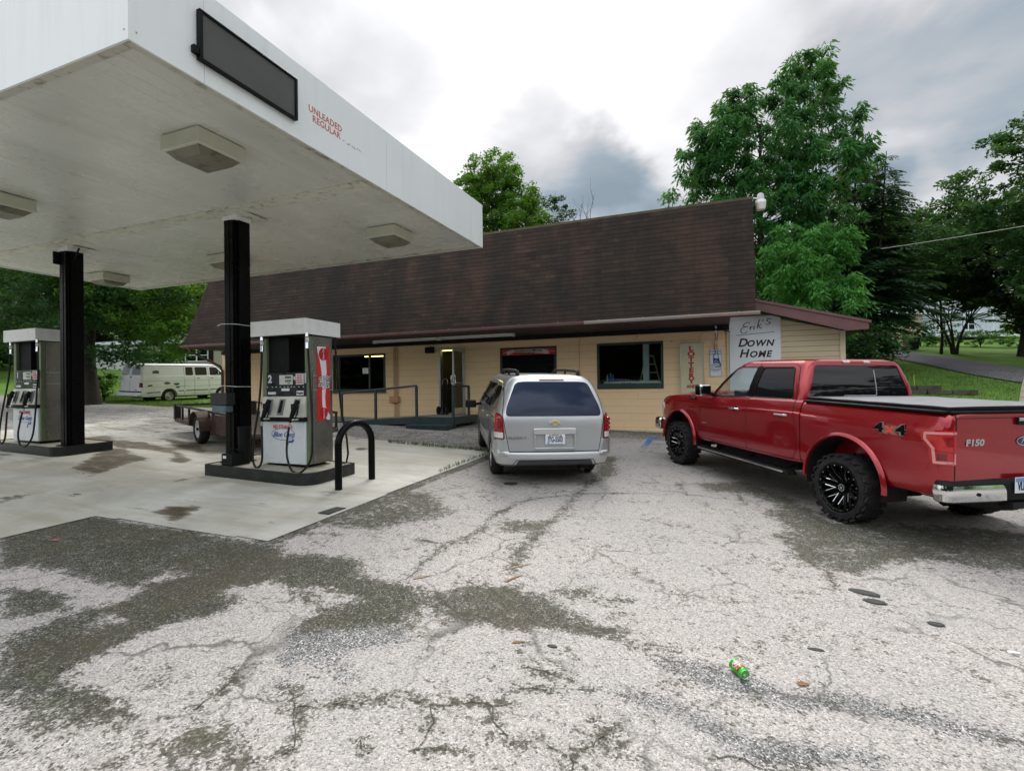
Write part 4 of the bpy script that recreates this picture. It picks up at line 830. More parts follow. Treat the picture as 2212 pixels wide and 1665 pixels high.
for y,z in ((2.80,4.60),(2.80,4.95),(2.82,5.3)): c.box(CX1+.001,CX1+.004,y,y+.012,z,z+.012)
for x,z in ((-4.52,4.60),(-4.52,4.95)): c.box(x,x+.012,CY0-.004,CY0-.001,z,z+.012)
part('rivets',c,M_STEEL,CA)
def clight(x,y,lab):
    t=thing('canopy_light',lab,'canopy light',(x,y,CZ0-.15),group='square light boxes under the canopy')
    c=MB(); c.box(x-.31,x+.31,y-.31,y+.31,CZ0-.16,CZ0+.02); part('housing',c,pm('aged_white_housing',(.56,.56,.46),.45,0,.08),t,bevel=.012)
    c=MB(); c.add([(x-.27,y-.27,CZ0-.161),(x+.27,y-.27,CZ0-.161),(x+.27,y+.27,CZ0-.161),(x-.27,y+.27,CZ0-.161),(x-.20,y-.20,CZ0-.235),(x+.20,y-.20,CZ0-.235),(x+.20,y+.20,CZ0-.235),(x-.20,y+.20,CZ0-.235)],[(4,7,6,5),(0,4,5,1),(1,5,6,2),(2,6,7,3),(3,7,4,0)])
    part('lens',c,pm('grimy_lens',(.17,.165,.12),.4,0,.1,2,dirt=(.02,.018,.012),ds=5,damt=.9),t)
clight(-5.57,4.25,'square light box under the canopy, nearest the camera')
clight(-5.57,7.95,'square light box under the canopy near its far right corner')
clight(-9.87,8.10,'square light box under the canopy partly hidden behind the right-hand column')
clight(-9.90,4.25,'square light box under the canopy cut by the left edge of the photo')
clight(-14.0,8.10,'farthest left light box under the canopy, between the two columns')
# ---------------- islands ----------------
def island(x0,x1,y0,y1,r,lab):
    P=[(x0,y0)]+[(x1-r+r*math.sin(a),y0+r-r*math.cos(a)) for a in np.linspace(0,PI/2,9)]+[(x1,y1),(x0,y1)]
    t=thing('pump_island',lab,'pump island',((x0+x1)/2,(y0+y1)/2,gz((x0+x1)/2,(y0+y1)/2)),group='raised pump islands')
    top=lambda x,y: gz(x,y)+.20
    n=len(P); v=[(x,y,gz(x,y)-.02) for x,y in P]+[(x,y,top(x,y)) for x,y in P]
    cx,cy=(x0+x1)/2,(y0+y1)/2; ins=[(x+(cx-x)*.018,y+(cy-y)*.03) for x,y in P]
    v+=[(x,y,top(x,y)) for x,y in ins]+[(x,y,top(x,y)-.012) for x,y in ins]
    f=[(i,(i+1)%n,n+(i+1)%n,n+i) for i in range(n)]+[(n+i,n+(i+1)%n,2*n+(i+1)%n,2*n+i) for i in range(n)]+[(2*n+i,2*n+(i+1)%n,3*n+(i+1)%n,3*n+i) for i in range(n)]
    c=MB(); c.add(v,f); part('steel_curb',c,pm('scuffed_black_curb',(.010,.013,.013),.35,0,.3,3,dirt=(.07,.07,.06),ds=6,damt=.4),t,smooth=True)
    c=MB(); c.add([(x,y,top(x,y)-.012) for x,y in ins],[tuple(range(n))]); part('concrete_top',c,pm('island_concrete',(.36,.345,.27),.8,0,.15,3,bump=.3,dirt=(.12,.11,.08)),t)
island(-7.78,-5.62,5.90,6.95,.28,'black-edged concrete island carrying pump 2')
island(-14.3,-11.93,5.93,6.95,.22,'black-edged concrete island carrying pump 1')
# ---------------- fuel pumps ----------------
M_GREENP=pm('grey_green_post',(.16,.20,.12),.4,.2,.1)
M_PANEL=pm('pump_black_panel',(.012,.016,.022),.3)
M_DOORW=pm('pump_white_door',(.68,.73,.77),.3,0,.04,2)
M_BEZ=pm('pump_bezel',(.60,.62,.58),.4)
def pump(dx,dy,dz,num,lab,banner):
    t=thing('fuel_pump',lab,'fuel pump',(-6.45+dx,6.6+dy,.39+dz),group='fuel pumps under the canopy')
    o=(dx,dy,dz)
    def P(name,c,mats,parent=t,**k):
        c.v=[(x+dx,y+dy,z+dz) for x,y,z in c.v]; return part(name,c,mats,parent,**k)
    def TX(name,items,mat,parent=t):
        return lettering(name,[(s,z,T3(dx,dy,dz)@M,k) for s,z,M,k in items],mat,parent)
    c=MB(); c.box(-7.09,-5.93,6.20,7.00,2.49,2.735); P('hose_canopy',c,M_WHITE,bevel=.008)
    c=MB(); c.box(-7.06,-5.96,6.23,6.97,2.475,2.489); P('canopy_underside',c,M_BLACKM)
    c=MB(); c.box(-6.95,-6.86,6.31,6.42,.43,2.474); c.box(-6.95,-6.86,6.72,6.83,.43,2.474); P('left_post',c,M_GREENP,bevel=.006)
    c=MB(); c.box(-6.06,-5.985,6.315,6.40,.43,2.474); P('right_post',c,M_GREENP,bevel=.006)
    c=MB(); c.box(-5.984,-5.975,6.40,6.84,.43,2.474); c.box(-6.06,-5.985,6.74,6.84,.43,2.474); P('side_panel',c,M_STEEL,bevel=.003)
    c=MB()
    for z in (1.60,1.83): c.box(-5.975,-5.9737,6.40,6.84,z,z+.02)
    P('side_trim',c,M_ALU)
    c=MB(); c.box(-6.859,-6.43,6.36,6.80,1.90,2.474); P('upper_cabinet',c,M_BLACKM,bevel=.004)
    # display head
    c=MB(); c.box(-6.855,-6.03,6.30,6.82,1.515,1.895); hd=P('display_head',c,M_PANEL,bevel=.008)
    c=MB(); c.box(-6.57,-6.29,6.289,6.299,1.70,1.855); sc_=P('screen_bezel',c,M_BEZ,hd,bevel=.006)
    c=MB(); c.box(-6.44,-6.315,6.284,6.288,1.80,1.835); c.box(-6.44,-6.315,6.284,6.288,1.745,1.775); c.box(-6.39,-6.34,6.284,6.288,1.715,1.73); P('lcd_window',c,pm('lcd',(.12,.15,.12),.3),hd)
    TX('pump_number',[(num,.17,at(-6.775,1.79,6.296),dict(bold=.006))],M_SIGNW,hd)
    c=MB(); c.box(-6.225,-6.065,6.291,6.299,1.70,1.87); P('notice_label',c,M_SIGNW,hd)
    TX('notice_lettering',[('PLEASE\nPREPAY\nBEFORE\nPUMPING',.036,at(-6.145,1.785,6.288),dict(lines=1.05,bold=.0004))],M_RED,hd)
    c=MB(); c.box(-6.272,-6.235,6.291,6.299,1.775,1.83); c.box(-6.045,-6.015,6.291,6.299,1.72,1.88); P('small_label',c,pm('pale_teal_label',(.45,.58,.56),.5),hd)
    c=MB(); c.box(-6.525,-6.36,6.291,6.299,1.60,1.64); c.box(-6.815,-6.65,6.291,6.299,1.545,1.585); P('warning_label',c,M_SIGNW,hd)
    TX('label_lettering',[('NO SMOKING\nAVAILABLE' if 0 else 'NO SMOKING',.018,at(-6.44,1.62,6.288),{}),('DIESEL' if 0 else 'UNLEADED',.02,at(-6.73,1.565,6.288),{})][:0]+[('REGULAR',.001,at(-6.73,1.565,6.288),{})][:0]+[('Regular',.042,at(-6.135,1.565,6.286),dict(bold=.001))],M_INKB,hd)
    c=MB(); c.box(-6.21,-6.07,6.289,6.299,1.53,1.60); P('grade_label',c,M_SIGNW,hd)
    c=MB()
    for x in (-6.83,-6.73,-6.65,-6.56,-6.47,-6.40,-6.33,-6.27,-6.17,-6.08): c.box(x,x+.016,6.292,6.299,1.655,1.672)
    P('indicator',c,M_BEZ,hd)
    # nozzle shelf, sloping face
    c=MB(); c.add([(-6.93,6.30,1.51),(-6.03,6.30,1.51),(-6.03,6.22,1.18),(-6.93,6.22,1.18),(-6.93,6.6,1.51),(-6.03,6.6,1.51),(-6.03,6.6,1.18),(-6.93,6.6,1.18)],[(0,3,2,1),(4,5,6,7),(0,1,5,4),(3,7,6,2),(1,2,6,5),(0,4,7,3)]); P('nozzle_shelf',c,pm('pump_shelf_white',(.62,.62,.55),.4),bevel=.006)
    for i,x in enumerate((-6.76,-6.50,-6.19)):
        c=MB(); zz=[(1.47,6.285),(1.22,6.222)]
        c.add([(x-.05,6.275,1.47),(x+.07,6.275,1.47),(x+.06,6.215,1.21),(x-.06,6.215,1.21),(x-.05,6.285,1.47),(x+.07,6.285,1.47),(x+.06,6.225,1.21),(x-.06,6.225,1.21)],[(0,3,2,1),(4,5,6,7),(0,1,5,4),(3,7,6,2),(1,2,6,5),(0,4,7,3)])
        bt=P('nozzle_boot',c,pm('boot_grey',(.20,.22,.23),.45),bevel=.004)
        c=MB(); c.add([(x-.02,6.268,1.45),(x+.04,6.268,1.45),(x+.035,6.212,1.25),(x-.03,6.212,1.25)],[(0,3,2,1)]); P('boot_recess',c,M_BLACKM,bt)
    c=MB(); c.box(-6.94,-6.02,6.25,6.6,1.115,1.178); P('shelf_strip',c,M_BLACKM,bevel=.004)
    c=MB(); c.box(-6.93,-6.035,6.285,6.80,.43,1.11); dr=P('lower_door',c,M_DOORW,bevel=.010)
    TX('warning_lettering',[('NO ETHANOL',.088,at(-6.49,1.02,6.281),dict(sx=.72,bold=.001))],M_RED,dr)
    c=MB(); n=40; v=[]
    for k in range(n):
        a=2*PI*k/n; v+=[(-6.49+.245*math.cos(a),6.281,.905+.098*math.sin(a)),(-6.49+.236*math.cos(a),6.281,.905+.090*math.sin(a))]
    c.add(v,[(2*k,(2*k+2)%(2*n),(2*k+3)%(2*n),2*k+1) for k in range(n)])
    c.box(-6.37,-6.29,6.279,6.282,.775,.805); c.box(-6.30,-6.27,6.279,6.282,.79,.83); c.tube([(-6.37,6.28,.79),(-6.39,6.28,.75),(-6.40,6.28,.71)],.005,5); P('blue_emblem',c,M_BLUE,dr)
    TX('logo_lettering',[('Blue Gass',.118,at(-6.49,.90,6.280),dict(shear=.45,sx=.92))],M_BLUE,dr)
    c=MB(); c.box(-6.88,-6.08,6.34,6.78,.375,.43); P('plinth',c,M_BLACKM)
    # back-side copies of the door for other viewpoints
    c=MB(); c.box(-6.93,-6.035,6.82,6.86,.43,1.11); P('rear_door',c,M_DOORW,bevel=.01)
    def pp(a,b,y=6.14):
        X=-6.85+(a-190)*.002267; Z=1.9-(b-605)*.00178; s=y/6.3; return (X*s,y,1.6+(Z-1.6)*s)
    def hose(name,pts,y):
        Q=[pp(a,b,yy) for (a,b),yy in zip(pts,y)]; S=[]
        for i in range(len(Q)-1):
            p0,p1,p2,p3=[Vector(Q[j]) for j in (max(i-1,0),i,i+1,min(i+2,len(Q)-1))]
            for k in range(5):
                u=k/5; S.append(.5*((2*p1)+(p2-p0)*u+(2*p0-5*p1+4*p2-p3)*u*u+(3*p1-p0-3*p2+p3)*u**3))
        S.append(Vector(Q[-1])); c=MB(); c.tube([tuple(q) for q in S],.0165,8); return P(name,c,M_RUBBER,smooth=True)
    ys=[6.24,6.22,6.18,6.10,6.06,6.03,6.02,6.03,6.05,6.08,6.12]
    hose('hose',[(148,290),(145,420),(132,700),(105,950),(66,1180),(48,1400),(75,1478),(112,1470),(138,1400),(140,1250),(136,1100)],ys)
    hose('hose',[(570,270),(576,420),(588,650),(600,900),(606,1150),(590,1380),(500,1500),(420,1490),(378,1380),(375,1250),(396,1100)],[6.24,6.23,6.21,6.14,6.08,6.03,6.0,5.99,6.0,6.05,6.10])
    for (a,b0,b1) in ((148,275,410),(569,262,400)):
        for j,(q0,q1,mm) in enumerate(((0,.25,M_CHROME),(.3,.55,M_BEZ),(.6,1,M_CHROME))):
            c=MB(); A_=pp(a,b0+(b1-b0)*q0,6.235);B_=pp(a,b0+(b1-b0)*q1,6.228); c.tube([A_,B_],.027,10); P('breakaway_coupling',c,mm,smooth=True)
    for (a,b) in ((190,900),(455,905)):
        c=MB(); A0=pp(a+25,b-45,6.17); A1=pp(a-5,b+15,6.13); A2=pp(a-30,b+90,6.12); A3=pp(a-50,b+150,6.12)
        c.tube([A0,A1,A2,A3],[.035,.042,.034,.026],10); c.tube([pp(a+15,b-10,6.10),pp(a+22,b+60,6.08),pp(a-5,b+125,6.09)],.010,6); c.box(A1[0]-.045,A1[0]+.045,A1[1]-.035,A1[1]+.035,A1[2]-.03,A1[2]+.05)
        nz=P('nozzle',c,M_BLACKM,smooth=True)
        c=MB(); c.tube([pp(a-45,b+145,6.12),pp(a-55,b+185,6.12)],.018,8); c.tube([pp(a+25,b+125,6.12),pp(a-45,b+130,6.12)],.014,8); P('spout',c,M_ALU,nz,smooth=True)
    c=MB(); c.tube([(-5.99,6.92,2.47),(-5.93,6.92,1.9),(-5.85,6.9,1.3),(-5.72,6.88,.8),(-5.68,6.86,.55),(-5.70,6.84,.405),(-5.80,6.80,.40)],.0165,8); P('hose',c,M_RUBBER,smooth=True)
    if banner:
        X=-5.9735
        c=MB(); c.box(X,X+.003,6.485,6.775,1.115,2.315); bn=P('side_banner',c,M_RED)
        c=MB(); Yl=[(2.312,6.488,6.69),(2.22,6.50,6.66),(2.1,6.545,6.69),(1.9,6.585,6.70),(1.7,6.60,6.69),(1.5,6.59,6.66),(1.35,6.60,6.67),(1.25,6.63,6.72),(1.19,6.66,6.772),(1.118,6.70,6.772)]
        v=[];
        for z,a,b in Yl: v+=[(X+.0045,a,z),(X+.0045,b,z)]
        c.add(v,[(2*i,2*i+2,2*i+3,2*i+1) for i in range(len(Yl)-1)]); P('white_wave',c,M_SIGNW,bn)
        c=MB(); disc(c,X+.0058,6.63,2.19,.105,ax='x'); disc(c,X+.0058,6.63,1.235,.09,ax='x'); P('red_disc',c,pm('deep_red_print',(.42,.012,.015),.4),bn)
        V=RIGHTF@Matrix.Rotation(R(90),4,'Z')
        TX('disc_lettering',[('Coca-Cola',.052,T3(X+.0068,6.63,2.19)@V,dict(shear=.4)),('Coca-Cola',.046,T3(X+.0068,6.63,1.235)@V,dict(shear=.4))],M_SIGNW,bn)
        TX('lettering',[('Deli',.112,T3(X+.0068,6.55,1.74)@V,dict(bold=.0065,sx=.80,space=1.12)),('Open',.112,T3(X+.0068,6.635,1.73)@V,dict(bold=.0065,sx=.80,space=1.12)),('Daily',.112,T3(X+.0068,6.72,1.74)@V,dict(bold=.0065,sx=.80,space=1.12))],M_INKB,bn)
        TX('lettering_face',[('Deli',.112,T3(X+.0092,6.55,1.74)@V,dict(bold=.0012,sx=.80,space=1.12)),('Open',.112,T3(X+.0092,6.635,1.73)@V,dict(bold=.0012,sx=.80,space=1.12)),('Daily',.112,T3(X+.0092,6.72,1.74)@V,dict(bold=.0012,sx=.80,space=1.12))],M_SIGNW,bn)
    return t
pump(0,0,0,'2','fuel pump number 2 with the red Deli Open Daily banner on its side',True)
pump(-6.85,-.17,.20,'1','fuel pump number 1 at the left edge, bare steel side next to the left column',False)
# bollard
c=MB(); P=[(-5.11,5.96,.10),(-5.11,5.96,.80)]+[(-5.11,6.345-.385*math.cos(a),.80+.30*math.sin(a)) for a in np.linspace(.15,PI-.15,13)]+[(-5.11,6.73,.80),(-5.11,6.73,.13)]
solo('pipe_bollard',c.tube(P,.052,16),M_BLACKP,'black bent-pipe hoop guarding the end of the pump 2 island','bollard',base=(-5.11,6.35,.16),smooth=True)
# things on the right-hand column
t=thing('squeegee_bucket','black and blue-grey washer bucket hung on the column beside pump 2','bucket',(-7.55,6.08,1.27))
c=MB(); c.box(-7.75,-7.38,5.98,6.155,1.38,1.58); part('upper_box',c,pm('dark_plastic',(.018,.022,.024),.5),t,bevel=.012)
c=MB(); c.box(-7.73,-7.42,5.99,6.15,1.26,1.378); part('water_tub',c,pm('blue_grey_tub',(.10,.14,.17),.4),t,bevel=.02)
t=thing('black_case','black boxy case with a white sticker at the foot of the column','case',(-7.33,6.02,.40))
c=MB(); c.box(-7.44,-7.20,5.93,6.15,.405,.60); part('body',c,M_BLACKM,t,bevel=.01)
c=MB(); c.box(-7.40,-7.33,5.925,5.929,.525,.57); part('sticker',c,M_SIGNW,t)
c=MB(); c.tube([(-7.36,6.0,.60),(-7.35,6.0,.66),(-7.28,6.03,.68),(-7.22,6.06,.65),(-7.22,6.08,.60)],.012,6); part('handle',c,M_BLACKM,t,smooth=True)
c=MB(); c.lathe([(0,.40),(.085,.40),(.10,1.0),(.105,1.02),(.09,1.02),(.085,.95),(0,.95)],'z',(-7.27,6.22,0),20); solo('waste_bin',c,M_BLACKM,'slim black bin standing against the column beside pump 2','bin',smooth=True)
def tie(z,lab):
    c=MB(); 
    P=[(-7.65,6.14),(-7.35,6.14),(-7.35,6.46),(-7.65,6.46)]
    c.tube([(x,y,z+(.02 if i==0 else 0)) for i,(x,y) in enumerate(P)],.006,5,closed=True); c.tube([(-7.65,6.14,z+.02),(-7.72,6.10,z-.01)],.006,5)
    solo('strap',c,M_SIGNW,lab,'strap','white straps around the column')
tie(2.71,'white strap round the right-hand column, the upper one'); tie(1.68,'white strap round the right-hand column, just above the bucket')
# ---------------- vehicle toolkit ----------------
def ground_frame(x,y,a,dz=0):
    n=Vector((-GX,-GY,1)).normalized(); f=Vector((math.cos(a),math.sin(a),0)); f=(f-n*f.dot(n)).normalized(); s=n.cross(f)
    M=Matrix.Identity(4)
    for i in range(3): M[i][0]=f[i]; M[i][1]=s[i]; M[i][2]=n[i]
    M[0][3]=x; M[1][3]=y; M[2][3]=gz(x,y)+dz; return M
def rrect(x0,x1,hw,rr,rf,n=7,bow=0.0,bowf=0.0):
    """plan outline, rear corners radius rr, front corners radius rf; bow: how far the rear/front bulge at the middle"""
    P=[]
    def arc(cx,cy,r,a0,a1):
        for k in range(n): a=a0+(a1-a0)*k/(n-1); P.append((cx+r*math.cos(a),cy+r*math.sin(a)))
    arc(x0+rr,-hw+rr,rr,-PI,-PI/2) if False else None
    arc(x1-rf,-hw+rf,rf,-PI/2,0); 
    for k in (1,2,3): t=k/4; P.append((x1,-hw+rf+(2*hw-2*rf)*t))
    arc(x1-rf,hw-rf,rf,0,PI/2)
    for k in range(1,6): t=k/6; P.append((x1-rf-(x1-rf-x0-rr)*t,hw))
    arc(x0+rr,hw-rr,rr,PI/2,PI)
    for k in (1,2,3): t=k/4; P.append((x0,hw-rr-(2*hw-2*rr)*t))
    arc(x0+rr,-hw+rr,rr,PI,1.5*PI)
    for k in range(1,6): t=k/6; P.append((x0+rr+(x1-rf-x0-rr)*t,-hw))
    Q=[]
    for x,y in P:
        t=min(1,abs(y)/max(hw,1e-6)); b=(1-t*t)
        if x<x0+rr*1.001: x-=bow*b
        if x>x1-rf*1.001: x+=bowf*b
        Q.append((x,y))
    return Q
def interp(tab,z):
    if z<=tab[0][0]: return tab[0][1:]
    for a,b in zip(tab,tab[1:]):
        if z<=b[0]:
            t=(z-a[0])/(b[0]-a[0]+1e-9); return tuple(p+(q-p)*t for p,q in zip(a[1:],b[1:]))
    return tab[-1][1:]
def zloft(tab,zs,off=0,ztop=0,zbot=0):
    """tab rows: z,x0,x1,hw,rr,rf,bowR,bowF"""
    mb=MB(); n=None
    for i,z in enumerate(zs):
        x0,x1,hw,rr,rf,b0,b1=interp(tab,z)
        P=rrect(x0-off,x1+off,hw+off,rr+max(off,-rr*.5),rf+max(off,-rf*.5),bow=b0,bowf=b1); n=len(P)
        zz=z+(ztop if i==len(zs)-1 else 0)-(ztop+zbot if i==0 else 0)
        mb.v+=[(x,y,zz) for x,y in P]
    for i in range(len(zs)-1):
        for k in range(n):
            l=(k+1)%n; mb.f.append((i*n+k,i*n+l,(i+1)*n+l,(i+1)*n+k)); mb.m.append(0)
    mb.f.append(tuple(range(n-1,-1,-1))); mb.m.append(0)
    m_=(len(zs)-1)*n; mb.f.append(tuple(range(m_,m_+n))); mb.m.append(0)
    return mb
def meshof(mb,name='t'): return mb.mesh(name)
def shellof(fn,o1,o0):
    A=fn(o1); B=fn(o0); return boolean(meshof(A),meshof(B),'DIFFERENCE')
class Skin:
    """thin curved pieces lying on a loft: outlines are cut out of a thin shell of the loft"""
    def __init__(s,fn,o0=.0005,o1=.004): s.sh=shellof(fn,o1,o0)
    def cut(s,prisms):
        mb=MB()
        for poly,axis,a,b in prisms: mb.prism(poly,axis,a,b)
        return boolean(s.sh.copy(),meshof(mb),'INTERSECT',True)
def lpart(name,me,mats,parent,smooth=30):
    me.materials.clear(); me.name=name; finish(me,smooth); return link(name,me,mats,parent)
def rpoly(x0,x1,z0,z1,r,n=4):
    P=[]
    for cx,cz,a0 in ((x1-r,z0+r,-PI/2),(x1-r,z1-r,0),(x0+r,z1-r,PI/2),(x0+r,z0+r,PI)):
        for k in range(n): a=a0+PI/2*k/(n-1); P.append((cx+r*math.cos(a),cz+r*math.sin(a)))
    return P
def roundpoly(P,r,n=4):
    Q=[];m_=len(P)
    for i in range(m_):
        p=Vector(P[i]);a=Vector(P[i-1]);b=Vector(P[(i+1)%m_]); da=(a-p);db=(b-p); rr=min(r,da.length*.45,db.length*.45)
        s=p+da.normalized()*rr; e=p+db.normalized()*rr
        for k in range(n+1):
            t=k/n; q=s*(1-t)**2+p*2*t*(1-t)+e*t*t; Q.append((q.x,q.y))
    return Q
def line2(P,w_):
    """thin closed outline strips from polyline"""
    out=[]
    for (a,b),(c,d) in zip(P,P[1:]):
        L=math.hypot(c-a,d-b)+1e-9; nx,ny=-(d-b)/L*w_/2,(c-a)/L*w_/2; ex,ez=(c-a)/L*w_*.3,(d-b)/L*w_*.3
        out.append([(a-nx-ex,b-ny-ez),(c-nx+ex,d-ny+ez),(c+nx+ex,d+ny+ez),(a+nx-ex,b+ny-ez)])
    return out
def make_wheel(parent,x,y,r,wd,side,rimr,style,lugs=0):
    """wheel with tyre, rim; axis along y; side=+1 faces +y"""
    z=r; wh=MB(); s=side; g_=.009 if lugs else 0
    prof=[(rimr,-wd/2+.02),(rimr+.02,-wd/2),(r-.05,-wd/2+.005),(r-.022-g_,-wd/2+.03),(r-g_,-wd/2+.06),(r-g_,wd/2-.06),(r-.022-g_,wd/2-.03),(r-.05,wd/2-.005),(rimr+.02,wd/2),(rimr,wd/2-.02)]
    wh.lathe(prof,'y',(x,y,z),48,cap=False)
    if lugs:
        for k in range(lugs):
            a=2*PI*(k+.0)/lugs
            for q,(yo,w_,dp,ln,ph) in enumerate(((wd*.38,.070,.020,.060,0),(-wd*.38,.070,.020,.060,.5),(wd*.14,.060,.010,.042,.35),(-wd*.14,.060,.010,.042,.85))):
                b=a+ph*2*PI/lugs; M=T3(x,y,z)@Matrix.Rotation(b,4,'Y')
                c_=MB(); c_.cbox((0,yo*.98,r-dp*.5-.003),(ln,w_,dp),Matrix.Rotation(.35*(1 if q%2 else -1),3,'Z'))
                c_.xf(M); wh.add(c_.v,c_.f)
            # sidewall blocks
            for sg in (1,-1):
                M=T3(x,y,z)@Matrix.Rotation(a+.1,4,'Y'); c_=MB(); c_.cbox((0,sg*(wd/2-.012),r-.050),(.040 if k%2 else .026,.018,.045 if k%2 else .032)); c_.xf(M); wh.add(c_.v,c_.f)
    t=part('wheel',wh,M_TYRE,parent,smooth=38,world=False)
    ri=MB(); yo=wd/2-.025
    if style=='truck':
        ri.lathe([(rimr+.006,s*(yo+.012)),(rimr-.012,s*(yo+.018)),(rimr-.03,s*yo),(rimr-.045,s*(yo-.09)),(rimr-.06,-s*(wd/2-.03)),(.0,-s*(wd/2-.03))],'y',(x,y,z),48,cap=False)
        rm=part('rim',ri,M_BLACKP,t,smooth=30,world=False)
        sp=MB()
        for k in range(8):
            for sg in (-1,1):
                a=2*PI*k/8+sg*.16+.2; a2=2*PI*k/8+sg*.30+.2
                p0=(x+.055*math.cos(a2),y+s*(yo-.085),z+.055*math.sin(a2)); p1=(x+(rimr-.025)*math.cos(a),y+s*(yo-.005),z+(rimr-.025)*math.sin(a)); sp.tube([p0,p1],[.024,.018],4)
        part('spokes',sp,M_BLACKP,t,world=False)
        sp=MB()
        for k in range(8):
            for sg in (-1,1):
                a=2*PI*k/8+sg*.20+.2; a2=2*PI*k/8+sg*.42+.2
                p0=(x+.095*math.cos(a2),y+s*(yo-.052),z+.095*math.sin(a2)); p1=(x+(rimr-.085)*math.cos(a),y+s*(yo+.004),z+(rimr-.085)*math.sin(a)); sp.tube([p0,p1],[.003,.004],4)
        part('milled_edge',sp,M_CHROME,t,world=False)
        for k in range(16): 
            a=2*PI*(k+.5)/16; rv=MB(); rv.lathe([(0,s*(yo+.026)),(.0085,s*(yo+.022)),(.0085,s*(yo+.01))],'y',(x+(rimr-.018)*math.cos(a),y,z+(rimr-.018)*math.sin(a)),8); part('rivet',rv,M_CHROME,t,world=False)
        cc=MB(); cc.lathe([(0,s*(yo-.035)),(.042,s*(yo-.035)),(.05,s*(yo-.045)),(.055,s*(yo-.09))],'y',(x,y,z),24); cp_=part('centre_cap',cc,M_BLACKP,t,smooth=30,world=False)
        cc=MB(); v=[]
        for k in range(24): a=2*PI*k/24; v+=[(x+.040*math.cos(a),y+s*(yo-.033),z+.040*math.sin(a)),(x+.035*math.cos(a),y+s*(yo-.033),z+.035*math.sin(a))]
        cc.add(v,[(2*k,(2*k+2)%48,(2*k+3)%48,2*k+1) for k in range(24)])
        for q in (-.013,.009): cc.box(x+q,x+q+.006,y+s*(yo-.034),y+s*(yo-.031),z-.018,z+.018)
        cc.box(x-.008,x+.010,y+s*(yo-.034),y+s*(yo-.031),z-.003,z+.003)
        part('cap_emblem',cc,M_CHROME,t,world=False)
    elif style=='alloy':
        ri.lathe([(rimr+.004,s*(yo+.008)),(rimr-.012,s*(yo+.012)),(rimr-.03,s*(yo-.02)),(rimr-.04,-s*(wd/2-.03)),(0,-s*(wd/2-.03))],'y',(x,y,z),36,cap=False); rm=part('rim',ri,M_ALU,t,smooth=30,world=False)
        sp=MB()
        for k in range(5):
            for sg in (-1,1):
                a=2*PI*k/5+sg*.17+.3; a2=2*PI*k/5+sg*.3+.3; sp.tube([(x+.05*math.cos(a2),y+s*(yo-.02),z+.05*math.sin(a2)),(x+(rimr-.015)*math.cos(a),y+s*(yo),z+(rimr-.015)*math.sin(a))],[.022,.017],5)
        sp.lathe([(0,s*(yo+.004)),(.05,s*(yo+.002)),(.06,s*(yo-.02)),(.06,s*(yo-.05))],'y',(x,y,z),16); part('spokes',sp,pm('wheel_silver',(.5,.5,.5),.3,.8),t,smooth=30,world=False)
    elif style=='steel':
        ri.lathe([(rimr+.004,s*(yo+.008)),(rimr-.012,s*(yo+.010)),(rimr-.025,s*(yo-.02)),(rimr-.04,s*(yo-.045)),(rimr*.62,s*(yo-.02)),(rimr*.5,s*(yo-.05)),(rimr*.36,s*(yo-.03)),(rimr*.30,s*(yo+.005)),(0,s*(yo+.012))],'y',(x,y,z),32,cap=False); part('rim',ri,pm('hubcap_metal',(.5,.5,.5),.35,.7,.3,20),t,smooth=30,world=False)
    else:  # white spoked trailer wheel
        ri.lathe([(rimr+.004,s*(yo+.008)),(rimr-.012,s*(yo+.012)),(rimr-.022,s*(yo-.03)),(rimr-.045,s*(yo-.035)),(rimr-.05,s*(yo-.07)),(rimr-.05,-s*(wd/2-.04))],'y',(x,y,z),32,cap=False)
        for k in range(8):
            a=2*PI*k/8; ri.tube([(x+.04*math.cos(a-.3),y+s*(yo-.02),z+.04*math.sin(a-.3)),(x+(rimr-.045)*math.cos(a),y+s*(yo-.055),z+(rimr-.045)*math.sin(a))],[.022,.02],5)
        rm=part('rim',ri,pm('white_wheel',(.7,.72,.74),.4),t,smooth=30,world=False)
        hb=MB(); hb.lathe([(0,s*(yo+.03)),(.03,s*(yo+.03)),(.035,s*(yo)),(.05,s*(yo-.02)),(.05,s*(yo-.1))],'y',(x,y,z),14); hb.lathe([(0,-s*(wd/2-.04)),(rimr-.05,-s*(wd/2-.04))],'y',(x,y,z),20); part('hub',hb,M_BLACKM,t,smooth=30,world=False)
    return t
def arc_lip(x,z,r,y,rad,a0,a1,sy=1,n=22,rz=None):
    rz=rz or r
    return [(x+r*math.cos(a),y,z+rz*math.sin(a)) for a in np.linspace(a0,a1,n)]
def wells(wx,z,r,rz,hw,deep=.34):
    mb=MB()
    for x in wx:
        for s in (1,-1):
            P=[(x+r*math.cos(a),z+rz*math.sin(a)) for a in np.linspace(0,2*PI,41)[:-1]]
            mb.prism(P,'y',s*(hw-deep),s*(hw+.3))
    return mb
def carpaint(name,col,metal,rough,coat=1.0,dust=.08):
    m_,t,b=newmat(name); sw(t); v=objco()
    c=ramp(noise(v,300,2),[(.35,tuple(k*.92 for k in col)),(.65,tuple(min(1,k*1.08) for k in col))])
    c=mixc(ramp(noise(v,2.5,7,.7),[(.45,g3(0)),(.8,g3(dust))]),c,(.25,.23,.20))
    LK(c,b.inputs['Base Color']); b.inputs['Metallic'].default_value=metal; b.inputs['Roughness'].default_value=rough; b.inputs['Coat Weight'].default_value=coat; b.inputs['Coat Roughness'].default_value=.05; b.inputs['Specular IOR Level'].default_value=.5
    LK(bumpn(noise(v,3,3),.02,.02),b.inputs['Normal']); return m_
M_REDP=carpaint('deep_red_car_paint',(.34,.004,.011),.45,.24,1.0,.02)
